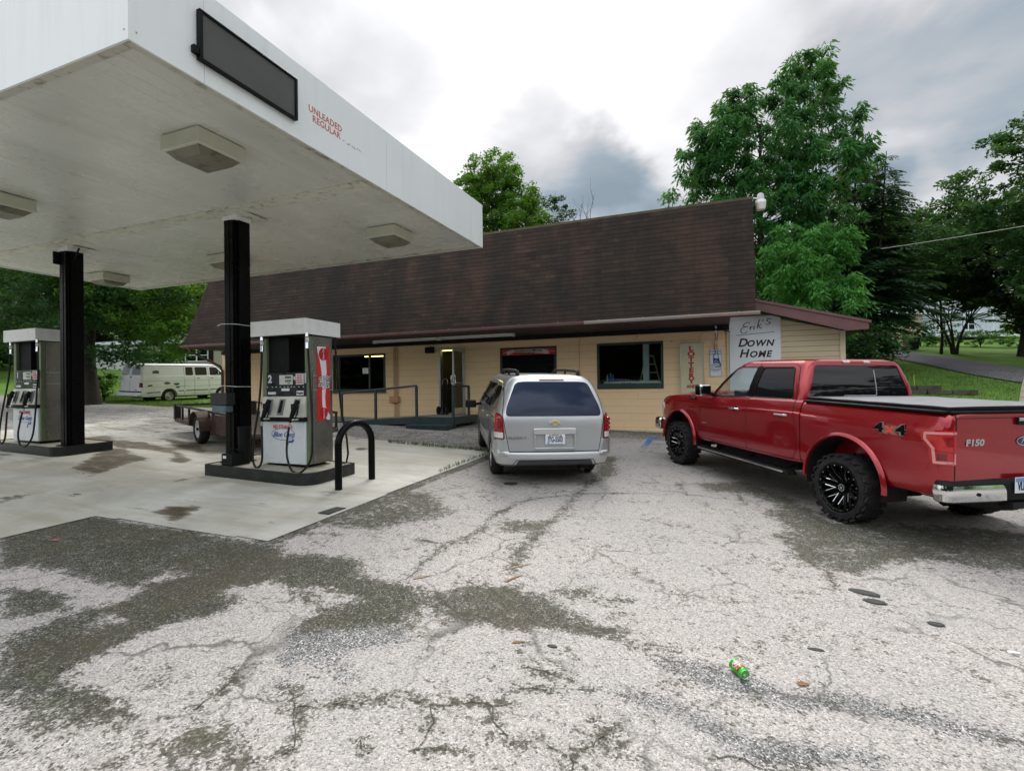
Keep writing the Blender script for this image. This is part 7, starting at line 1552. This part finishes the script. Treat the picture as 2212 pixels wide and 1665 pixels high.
# left: shade tree by the van, deep wood behind
st_=tree('shade_tree','massive dark-trunked shade tree by the white van with bright outer leaves',-27.2,14.8,11.5,
 [(0,0,7.2,4.6,4.4,3.4),(2.6,.6,5.6,3.2,3.2,2.4),(-2.4,0,5.6,3.8,3.4,2.8),(1.6,-1.2,4.6,2.6,1.6,1.8),(-3.4,-.6,4.6,3.0,2,1.8),(1.7,.3,2.5,1.8,1.0,.8)],.44,LF_DARK,560,84,.60,.20,'tuft',limbs=22,lowlimb=4.5,seed=14,inner=.2,top=.7)
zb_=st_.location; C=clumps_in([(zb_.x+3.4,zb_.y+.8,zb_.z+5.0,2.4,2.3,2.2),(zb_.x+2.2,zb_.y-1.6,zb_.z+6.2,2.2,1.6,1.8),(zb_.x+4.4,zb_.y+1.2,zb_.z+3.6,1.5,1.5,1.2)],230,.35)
me=leaves_mesh('crown',*foliage(C,84,.55,.19,'tuft')); me.transform(Matrix.Translation(-zb_)); o=link('crown',me,LF_BRIGHT,st_); o['label']='yellow-green outer leaves with sunlight put into their colour'  # brighter leaf colour stands in for sunlight on the outer crown
GW='dark trees behind the field at left'
for i,(x,y,H,lab,mt) in enumerate(((-67,26,20,'dark tree of the left wood, farthest left behind pump 1',LF_DARK),(-62,29,21,'dark tree of the left wood seen just left of the left column',LF_DEEP),(-57,32,20,'dark tree of the left wood seen just right of the left column',LF_DARK),
   (-53,36,21,'dark tree of the left wood above the white mobile home',LF_DEEP),(-48,37,19,'dark tree of the left wood between the two far houses',LF_DARK),(-43,40,20,'dark tree of the left wood behind the beige house',LF_DEEP),(-38,42,20,'dark tree of the left wood nearest the store roof edge',LF_DEEP),(-60,40,25,'tall far dark tree behind the mobile home',LF_DEEP),(-52,19,9,'lower dark tree at the left field edge',LF_DARK),(-72,22,20,'dark tree at the far left end of the field',LF_DEEP),(-47,44,23,'tallest dark tree behind the beige house',LF_DARK))):
    tree('forest_tree',lab,x,y,H,[(0,0,H*.5,5.2,4.6,H*.28),(-2.6,1,H*.24,4.4,4,H*.24),(2.8,-1,H*.22,4.4,4,H*.23)],.4,mt,260,62,1.1,.50,'tuft',group=GW,limbs=14,seed=40+i)
tree('broadleaf_tree','leafy green tree standing between the white mobile home and the beige house',-33.4,22.4,8.5,[(0,0,3.6,1.6,1.6,3.2),(.2,0,6.0,1.8,1.8,2.0)],.2,LF_MID,170,70,.6,.24,'tuft',limbs=16,seed=60)
shrub('weed_bush','small bright leafy weed bush beside the shade tree trunk',-29.0,16.5,.8,1.5,LF_BRIGHT,None,20,60,.18)
tree('evergreen_tree','dark evergreen top peeping over the roof right of the bright green tree',-13.4,42.5,15.6,[(0,0,12.6,2.1,2,2.4),(.3,0,9.5,2.6,2.4,2.4)],.2,LF_DEEP,120,70,.5,.26,'tuft',limbs=10,seed=70)
# bare dead trees over the roof
def deadtree(x,y,H,lab,seed,spread=1.0):
    z=gh(x,y); t=thing('dead_tree',lab,'tree',(x,y,z),group='bare dead trees over the roof'); rr=random.Random(seed); mb=MB()
    def br(p,d,L,r_,lv):
        q=p+d*L; m_=p.lerp(q,.5)+Vector((rr.gauss(0,.05),rr.gauss(0,.05),0))*L; mb.tube([tuple(p),tuple(m_),tuple(q)],[r_,r_*.8,r_*.55],5 if lv<2 else 3,cap=False)
        if lv<4:
            for k in range(3 if lv<3 else 2):
                a=Vector((rr.gauss(0,.42),rr.gauss(0,.42),rr.uniform(.0,.2)))*spread; br(p.lerp(q,rr.uniform(.55,1)),(d+a).normalized(),L*rr.uniform(.55,.8),r_*.5,lv+1)
    br(Vector((x,y,z)),Vector((0,0,1)),H*.55,.20,0); part('trunk',mb,M_BARK,t,smooth=60); return t
deadtree(-10.3,39.5,11.4,'bare dead tree with a fan of thin twigs over the middle of the roof',3)
deadtree(-6.3,41.5,11.0,'bare dead tree twigs showing over the roof left of the tall tree',8)
deadtree(-8.0,41.0,9.8,'short bare twigs between the two dead trees over the roof',11,.8)
deadtree(-12.2,41.0,10.4,'single thin dead stem beside the dark evergreen over the roof',5,.6)
# woods across the road behind the viewpoint (seen only mirrored in glass and paint)
C=np.stack([TRR.uniform(-75,75,2600),TRR.uniform(-46,-34,2600),TRR.uniform(0,12,2600)],1); C=np.concatenate([C,np.stack([TRR.uniform(46,60,300),TRR.uniform(-34,60,300),TRR.uniform(0,14,300)],1)]); C[:,2]+=2*np.sin(C[:,0]*.23)
me=leaves_mesh('distant_woods',*foliage(C,34,2.4,1.6,'tuft')); o=link('distant_woods',me,LF_DEEP); tag(o,'far wood across the road',None,None,'stuff')
# ---------------- houses ----------------
def winpart(par,x0,x1,y,z0,z1,shut=True,M=None):
    c=MB(); t_=.06
    c.box(x0,x1,y-.06,y-.01,z1-t_,z1); c.box(x0,x1,y-.06,y-.01,z0,z0+t_); c.box(x0,x0+t_,y-.06,y-.01,z0+t_,z1-t_); c.box(x1-t_,x1,y-.06,y-.01,z0+t_,z1-t_); xm=(x0+x1)/2; c.box(xm-.04,xm+.04,y-.06,y-.01,z0+t_,z1-t_); c.box(x0+t_,x1-t_,y-.055,y-.012,(z0+z1)/2-.025,(z0+z1)/2+.025)
    w_=part('window',c,M_SIGNW,par,world=False); c=MB(); c.box(x0+.02,x1-.02,y-.03,y-.015,z0+.02,z1-.02); part('pane',c,M_VANG,w_,world=False)
    if shut:
        for a,b in ((x0-.36,x0-.04),(x1+.04,x1+.36)): c=MB(); c.box(a,b,y-.05,y-.005,z0-.03,z1+.03); part('shutter',c,M_BLACKM,w_,world=False)
def house(name,lab,x,y,z,rz,L,D,H,wm,rm,wins,pitch=.35,ov=.35,over=None):
    M=T3(x,y,z)@Matrix.Rotation(rz,4,'Z'); t=thing(name,lab,'house',mat=M)
    c=MB(); c.box(0,L,0,D,-1.5,H); part('wall',c,wm,t,world=False)
    c=MB(); c.prism([(-ov,H-.02),(D/2,H+D/2*pitch),(D+ov,H-.02),(D+ov,H+.12),(D/2,H+D/2*pitch+.18),(-ov,H+.12)],'x',-ov,L+ov); part('roof',c,rm,t,world=False)
    c=MB(); c.box(-ov,L+ov,-ov-.03,-ov,H-.04,H+.14); part('eave_trim',c,M_SIGNW,t,world=False)
    for w_ in wins: winpart(t,*w_)
    return t
M_SHN=pm('grey_roof',(.12,.12,.12),.8)
house('mobile_home','white mobile home glimpsed behind the shade tree leaves',-50.6,28.2,3.3,R(22),3.9,6,2.55,m_siding('white_siding_home',(.66,.68,.68),(.4,.4,.4),.2),pm('pale_metal_roof',(.5,.52,.54),.4),[(2.4,3.2,0,1.1,2.0,False),(.6,1.4,0,1.1,2.0,False)],pitch=.15)
house('beige_house','beige sided house with dark shutters left of the store',-37.6,25.9,1.9,R(23),8.0,9,3.35,m_siding('beige_siding_home',(.47,.44,.34),(.30,.28,.22),.13),M_SHN,[(1.05,2.75,0,1.95,2.90)],pitch=.4)
def m_stone():
    m_,t,b=newmat('tan_fieldstone'); sw(t); v=objco((1,1,1.9)); vo=N('ShaderNodeTexVoronoi',feature='DISTANCE_TO_EDGE'); vo.inputs['Scale'].default_value=2.6; LK(v,vo.inputs['Vector']); v2=N('ShaderNodeTexVoronoi'); v2.inputs['Scale'].default_value=2.6; LK(v,v2.inputs['Vector'])
    sp=N('ShaderNodeSeparateColor'); LK(v2.outputs['Color'],sp.inputs[0]); c=ramp(sp.outputs[0],[(0,(.22,.15,.11)),(.5,(.50,.40,.31)),(1,(.68,.60,.50))]); c=mixc(ramp(vo.outputs['Distance'],[(0,g3(1)),(.06,g3(0))]),c,(.10,.08,.06)); LK(c,b.inputs['Base Color']); b.inputs['Roughness'].default_value=.85; LK(bumpn(vo.outputs['Distance'],.8,.03),b.inputs['Normal']); return m_
M_STONE=m_stone()
hs=house('stone_house','tan fieldstone house with pale siding on the hill past the driveway',15.0,63.0,6.05,R(22),13.5,8,2.7,M_STONE,pm('pale_slate_roof',(.30,.33,.35),.5),[(.9,2.1,0,1.1,2.3,False)],pitch=.45)
c=MB(); c.box(5.2,13.52,-.04,-.005,-.2,2.98); part('pale_siding',c,pm('pale_blue_siding',(.50,.56,.60),.5),hs,world=False)
c=MB(); c.box(5.0,13.8,-1.8,-1.7,.15,.42); c.box(5.0,13.8,-1.7,-.05,.30,.38)
for x in (5.1,8.0,10.9,13.6): c.box(x,x+.12,-1.75,-1.63,.4,2.85)
part('porch',c,M_SIGNW,hs,world=False); winpart(hs,6.2,7.6,-.04,1.0,2.2,False); winpart(hs,9.2,10.6,-.04,1.0,2.2,False)
# driveway, wall, pillar
sheet('driveway',[((10.6,57.5),(12.0,60.0)),((11.9,54.6),(12.6,57.6)),((12.5,47.3),(15.0,55.2)),((13.3,42.3),(15.4,50.4)),((13.8,38.1),(16.2,46.9)),((14.6,35.1),(17.4,41.4)),((16.4,31.0),(20.4,37.0)),((19,27),(24,32.5)),((24,22),(29,27))],M_DRIVE,.07,'dark asphalt driveway climbing the hill')
rr=random.Random(12)
t=thing('stone_pillar','short stone gate pillar with a dark bin beside it by the driveway','gate pillar',(15.4,54.3,gh(15.4,54.3)))
c=MB(); z=gh(15.4,54.3); c.box(15.1,15.55,54.1,54.6,z-.2,z+1.15); part('pillar',c,M_STONE,t,bevel=.03); c=MB(); c.box(15.05,15.6,54.05,54.65,z+1.152,z+1.24); part('cap',c,M_STONE,t,bevel=.02)
t=thing('wheelie_bin','dark green wheelie bin beside the stone pillar on the hill','bin',(15.95,54.2,gh(15.95,54.2)))
c=MB(); z=gh(15.95,54.2); c.add([(15.68,53.95,z+.05),(16.2,53.95,z+.05),(16.2,54.45,z+.05),(15.68,54.45,z+.05),(15.60,53.87,z+1.02),(16.28,53.87,z+1.02),(16.28,54.53,z+1.02),(15.60,54.53,z+1.02)],[(0,3,2,1),(4,5,6,7),(0,1,5,4),(1,2,6,5),(2,3,7,6),(3,0,4,7)]); part('body',c,pm('bin_green',(.01,.025,.018),.5),t,bevel=.02)
c=MB(); c.prism([(53.84,z+1.025),(54.56,z+1.025),(54.56,z+1.16),(54.2,z+1.14)],'x',15.57,16.31); part('lid',c,M_BLACKM,t,bevel=.01)
rr=random.Random(12); t=thing('retaining_wall','low weathered timber retaining wall behind the truck bed','wall',(9.8,30.6,gh(9.8,30.6)))
for r_ in range(3):
    for k in range(3):
        x0=8.1+k*1.0+rr.uniform(-.05,.05)+(.35 if r_%2 else 0); z=gh(9.8,30.6)-.25+r_*.235; c=MB(); 
        if r_==2 and k==2: continue
        c.box(x0,x0+.96,30.45+rr.uniform(-.02,.02),30.68,z,z+.225); part('wall_block',c,pm('mossy_timber',(.065,.06,.045),.9,0,.4,4,bump=.5,bs=12,dirt=(.10,.13,.07),ds=3),t,bevel=.02)
c=MB(); z=gh(9.4,32.0); c.tube([(9.4,32.0,z),(9.38,32.0,z+.75)],.012,6); solo('marker_stake',c,pm('yellow_stake',(.55,.60,.12),.5),'thin yellow-green marker stake standing in the lawn behind the truck','stake')
# ---------------- grass tufts ----------------
def tufts(name,pts,h,mat,label):
    P=np.array(pts); n=len(P); A=np.stack([TRR.normal(0,.35,n),TRR.normal(0,.35,n),np.ones(n)],1); L=h*TRR.uniform(.5,1.4,n); P=P+np.stack([np.zeros(n),np.zeros(n),L*.42],1)
    me=leaves_mesh(name,P,A,rdir(n),L,L*.10+.006,TRR.random(n)); o=link(name,me,mat); return tag(o,label,None,None,'stuff')
LF_GRASS=m_leaf('grass_blades',(.035,.075,.018),(.11,.18,.04),.3)
pts=[]
rr=random.Random(4)
for k in range(16000):
    x=rr.uniform(-34,-18.8); 
    e=[b+(d-b)*(x-a)/(c_-a) for (a,b),(c_,d) in zip(GRASSE,GRASSE[1:]) if a<=x<=c_]
    if not e: continue
    y=e[0]+abs(rr.gauss(0,1.6))-.05; pts.append((x,y,gz(x,y)))
for k in range(420):
    t_=rr.random(); x=-7.2+t_*3.0; y=10.15-.28*t_+rr.gauss(0,.03); pts.append((x,y,gz(x,y)+.01))
for k in range(110):
    y=rr.uniform(7.6,9.8); x=-4.33-(y-3.9)*.015+rr.gauss(0,.02); pts.append((x,y,gz(x,y)+.01))
for k in range(3000):
    x=rr.uniform(-18.5,-13); y=14.9-abs(rr.gauss(0,.12)); pts.append((x,y,gz(x,y)))
tufts('grass_tufts',pts,.085,LF_GRASS,'grass blades along the lot edges and under the white van')
pts=[(rr.uniform(6,17),rr.uniform(22,40)) for k in range(14000)]; tufts('lawn_blades',[(x,y,gh(x,y)) for x,y in pts],.13,LF_GRASS,'lawn grass blades behind the truck')
# ---------------- small things on the ground ----------------
def m_blue():
    m_,t,b=newmat('worn_blue_paint'); sw(t); v=objco(); o=t.nodes['Material Output']; LK(ramp(noise(v,3,4),[(.3,(.04,.13,.38)),(.7,(.09,.20,.42))]),b.inputs['Base Color']); b.inputs['Roughness'].default_value=.8
    at=N('ShaderNodeAttribute',attribute_name='wear'); f=MATH('ADD',MATH('MULTIPLY',noise(v,22,6,.7),1.3),MATH('SUBTRACT',at.outputs['Fac'],.62)); k=ramp(f,[(.42,g3(0)),(.58,g3(1))])
    tr=N('ShaderNodeBsdfTransparent'); mx=N('ShaderNodeMixShader'); LK(k,mx.inputs[0]); LK(tr.outputs[0],mx.inputs[1]); LK(b.outputs[0],mx.inputs[2]); LK(mx.outputs[0],o.inputs[0]); return m_
c=MB(); wv=[]
def stripe(x0,y0,x1,y1,w_,w0,w1):
    L=math.hypot(x1-x0,y1-y0); nx,ny=-(y1-y0)/L*w_/2,(x1-x0)/L*w_/2; n=12; b=len(c.v)
    for k in range(n+1):
        t=k/n; x,y=x0+(x1-x0)*t,y0+(y1-y0)*t
        for s in (-1,1): c.v.append((x+s*nx,y+s*ny,gz(x,y)+.0125)); wv.append(w0+(w1-w0)*t)
    for k in range(n): c.f.append((b+2*k,b+2*k+1,b+2*k+3,b+2*k+2)); c.m.append(0)
stripe(-1.57,13.7,-1.53,9.3,.15,.60,.08)
for y,wd in ((13.25,.55),(12.5,.5),(11.8,.45),(11.2,.4),(10.4,.2)): stripe(-1.47,y,.4,y+.25,.07,wd,wd-.15)
stripe(-.6,9.35,.2,9.6,.3,.2,.15); stripe(-1.68,13.55,-1.40,13.75,.16,.9,.9)
o=part('parking_lines',c,m_blue()); setattrf(o.data,'wear',wv); tag(o,'worn blue parking hatching by the store wall',None,None,'structure')
# green drinks can
u=Vector((.085,-.145,0)).normalized(); vv=Vector((0,0,1)); ww_=u.cross(vv)
n_=Vector((-GX,-GY,1)).normalized(); u=(u-n_*u.dot(n_)).normalized(); s_=n_.cross(u)
M=Matrix.Identity(4)
for i in range(3): M[i][0]=s_[i]; M[i][1]=n_[i]; M[i][2]=u[i]
p0=Vector((.068,3.318,gz(.068,3.318)+.006+.033)); M[0][3],M[1][3],M[2][3]=p0
t=thing('drinks_can','crumpled bright green drinks can lying on the asphalt','can',mat=M)
M_CANG=pm('can_green',(.045,.42,.03),.28,.35,.5,30)
r_=random.Random(6)
prof=[(.0,.004),(.018,.002),(.024,0),(.0325,.010)]+[(.033,z) for z in np.linspace(.014,.10,12)]+[(.0325,.104),(.027,.116),(.026,.118)]
c=MB(); c.lathe(prof,'z',seg=36)
def dent(v):
    x,y,z=v; k=math.exp(-((z-.085)/.012)**2)*.004*(1+math.cos(math.atan2(y,x)*2+1)); k+=math.exp(-((z-.03)/.015)**2)*.003*(1+math.sin(math.atan2(y,x)*3)); L=math.hypot(x,y)+1e-9; return (x-x/L*k,y-y/L*k,z)
c.v=[dent(v) for v in c.v]; part('body',c,M_CANG,t,world=False,smooth=50)
c=MB(); c.lathe([(.0262,.116),(.0275,.119),(.026,.121),(.0235,.1185),(.023,.1165),(0,.1165)],'z',seg=32); ld=part('lid',c,M_ALU,t,world=False,smooth=40)
c=MB(); c.lathe([(.012,.1175),(0,.1175)],'z',(.006,.008,0),16); part('mouth',c,M_BLACKM,ld,world=False); c=MB(); c.lathe([(.007,.1172),(.009,.1185),(.005,.1185)],'z',(-.004,-.006,0),12); part('pull_tab',c,M_CHROME,ld,world=False)
def wrap(me,r0,a0,zc,k=0):
    for v in me.vertices:
        x,y,z=v.co; a=a0+y/.033; v.co=((r0+z)*math.cos(a),(r0+z)*math.sin(a),zc+x)
def lab(name,pts,r0,a0,zc,mat):
    c=MB(); 
    # subdivided disc-like fan wrapped on the can
    n=len(pts); rings=5
    for j in range(1,rings+1):
        for p in pts: c.v.append((p[0]*j/rings,p[1]*j/rings,0))
    c.v.append((0,0,0)); ce=len(c.v)-1
    for i in range(n): c.f.append((ce,i,(i+1)%n)); c.m.append(0)
    for j in range(rings-1):
        for i in range(n): c.f.append((j*n+i,(j+1)*n+i,(j+1)*n+(i+1)%n,j*n+(i+1)%n)); c.m.append(0)
    me=c.mesh(name); wrap(me,r0,a0,zc); return link(name,me,mat,t)
AA=R(112)
lab('pale_patch',[(-.034,-.020),(.028,-.026),(.034,.0),(.026,.026),(-.020,.028),(-.032,.012)],.0336,AA,.060,pm('can_pale_green',(.35,.60,.30),.3,.2))
rl=lab('white_oval',[(.017*math.cos(a),.030*math.sin(a)) for a in np.linspace(0,2*PI,25)[:-1]],.0342,AA,.050,M_SIGNW)
lab('red_oval',[(.0135*math.cos(a),.027*math.sin(a)) for a in np.linspace(0,2*PI,25)[:-1]],.0346,AA,.050,M_RED)
me=text_mesh('Mtn',.022,Matrix.Rotation(-PI/2,4,'Z'),bold=.0006,ext=.0002,shear=.3); wrap(me,.0350,AA,.050); me.materials.clear(); link('lettering',me,M_SIGNW,t)
me=text_mesh('DEW',.030,Matrix.Rotation(-PI/2,4,'Z'),bold=.0012,ext=.0002,shear=.3); wrap(me,.0345,AA,.080); me.materials.clear(); link('lettering',me,M_RED,t)
def leaf(x,y,s,a,mat,lab_,name='dead_leaf',curl=.3,long=1.0):
    c=MB(); z=gz(x,y)+.010; P=[(-1,0),(-.6,.35),(-.75,.7),(-.15,.5),(.1,.85),(.35,.4),(.8,.3),(1.15,0),(.8,-.35),(.3,-.4),(.15,-.8),(-.2,-.45),(-.7,-.6)]
    v=[(x,y,z+s*.15)]; 
    for p,q in P: 
        p*=long; q/=long; X=p*math.cos(a)-q*math.sin(a); Y=p*math.sin(a)+q*math.cos(a); v.append((x+X*s,y+Y*s,z+s*curl*(q*q)*.8))
    c.add(v,[(0,i+1,(i+1)%len(P)+1) for i in range(len(P))]); solo(name,c,mat,lab_,'leaf','fallen leaves on the asphalt')
M_LEAFB=pm('dry_leaf_brown',(.20,.10,.045),.8,0,.3,40); M_LEAFR=pm('dry_leaf_reddish',(.26,.13,.10),.8,0,.3,30); M_LEAFT=pm('dry_leaf_tan',(.30,.22,.13),.8,0,.2,40)
leaf(.43,3.30,.035,.4,M_LEAFB,'curled orange-brown leaf right of the green can')
leaf(-6.30,3.12,.055,.2,M_LEAFR,'flat dull red leaf on the dark asphalt near the concrete pad, left')
leaf(-1.66,4.30,.055,.9,M_LEAFT,'long thin tan leaf beside the dark crack in mid lot',long=2.2)
leaf(-1.62,4.02,.05,1.2,M_LEAFB,'narrow brown leaf just left of the wide dark patch',long=2.2)
leaf(-2.35,3.75,.045,.9,M_LEAFT,'crooked tan leaf near the dark patch left of centre',long=1.8)
leaf(-1.22,3.10,.03,.6,M_LEAFB,'small dark brown leaf near the bottom centre',long=1.5)
def pebble(x,y,a,b,h,rot,mat,lab_,name='asphalt_chip',grp='loose dark chips on the asphalt'):
    c=MB(); r=random.Random(int(x*100)); n=12; v=[]
    for lv,(k,zz) in enumerate(((1.0,0),(.92,.7),(.6,1))):
        for i in range(n):
            an=2*PI*i/n; q=r.uniform(.85,1.1) if lv==0 else 1; X=a*k*math.cos(an)*q;Y=b*k*math.sin(an)*q; v.append((x+X*math.cos(rot)-Y*math.sin(rot),y+X*math.sin(rot)+Y*math.cos(rot),gz(x,y)+.006+h*zz))
    c.add(v,[(i,(i+1)%n,n+(i+1)%n,n+i) for i in range(n)]+[(n+i,n+(i+1)%n,2*n+(i+1)%n,2*n+i) for i in range(n)]+[tuple(range(2*n,3*n))]); solo(name,c,mat,lab_,'chip' if name!='bottle_cap' else 'bottle cap',grp,smooth=50)
M_CHIP=pm('tar_chip',(.035,.042,.036),.8,0,.3,20,bump=.5,bs=60)
pebble(1.07,4.84,.115,.055,.012,-.35,M_CHIP,'long dark oval chip right of centre, upper of two touching')
pebble(1.10,4.68,.08,.050,.012,-.15,M_CHIP,'dark oval chip right of centre, lower of two touching')
pebble(1.40,4.43,.052,.038,.012,0,M_CHIP,'single dark chip near the right side below the truck')
pebble(.56,3.74,.050,.020,.006,.1,M_CHIP,'ragged dark chip above and right of the green can')
pebble(-1.0,3.14,.035,.018,.008,0,M_CHIP,'small dark chip near the bottom centre')
pebble(1.72,4.18,.035,.016,.006,0,M_SIGNW,'small flat white scrap near the right edge','paper_scrap',None)
c=MB(); x,y=-2.97,7.32; c.lathe([(.11,0),(.105,.006),(0,.006)],'z',(x,y,gz(x,y)+.008),24); solo('access_cover',c,M_CHIP,'small round black access cover behind the minivan','cover')
c=MB(); x,y=-4.42,5.05; c.box(x-.09,x+.07,y-.16,y+.16,gz(x,y)+.017,gz(x,y)+.024); solo('metal_plate',c,M_CHIP,'small dark metal plate on the concrete pad edge','plate')
# overhead wire, right
c=MB(); P=[]
A0=Vector((7.2,28.6,7.9)); A1=Vector((26,15.0,8.2))
for k in range(25): t_=k/24; p=A0.lerp(A1,t_); p.z-=.5*4*t_*(1-t_); P.append(tuple(p))
c.tube(P,.010,5); solo('overhead_wire',c,pm('pale_cable',(.5,.5,.48),.5),'pale overhead wire crossing the trees at right','wire')
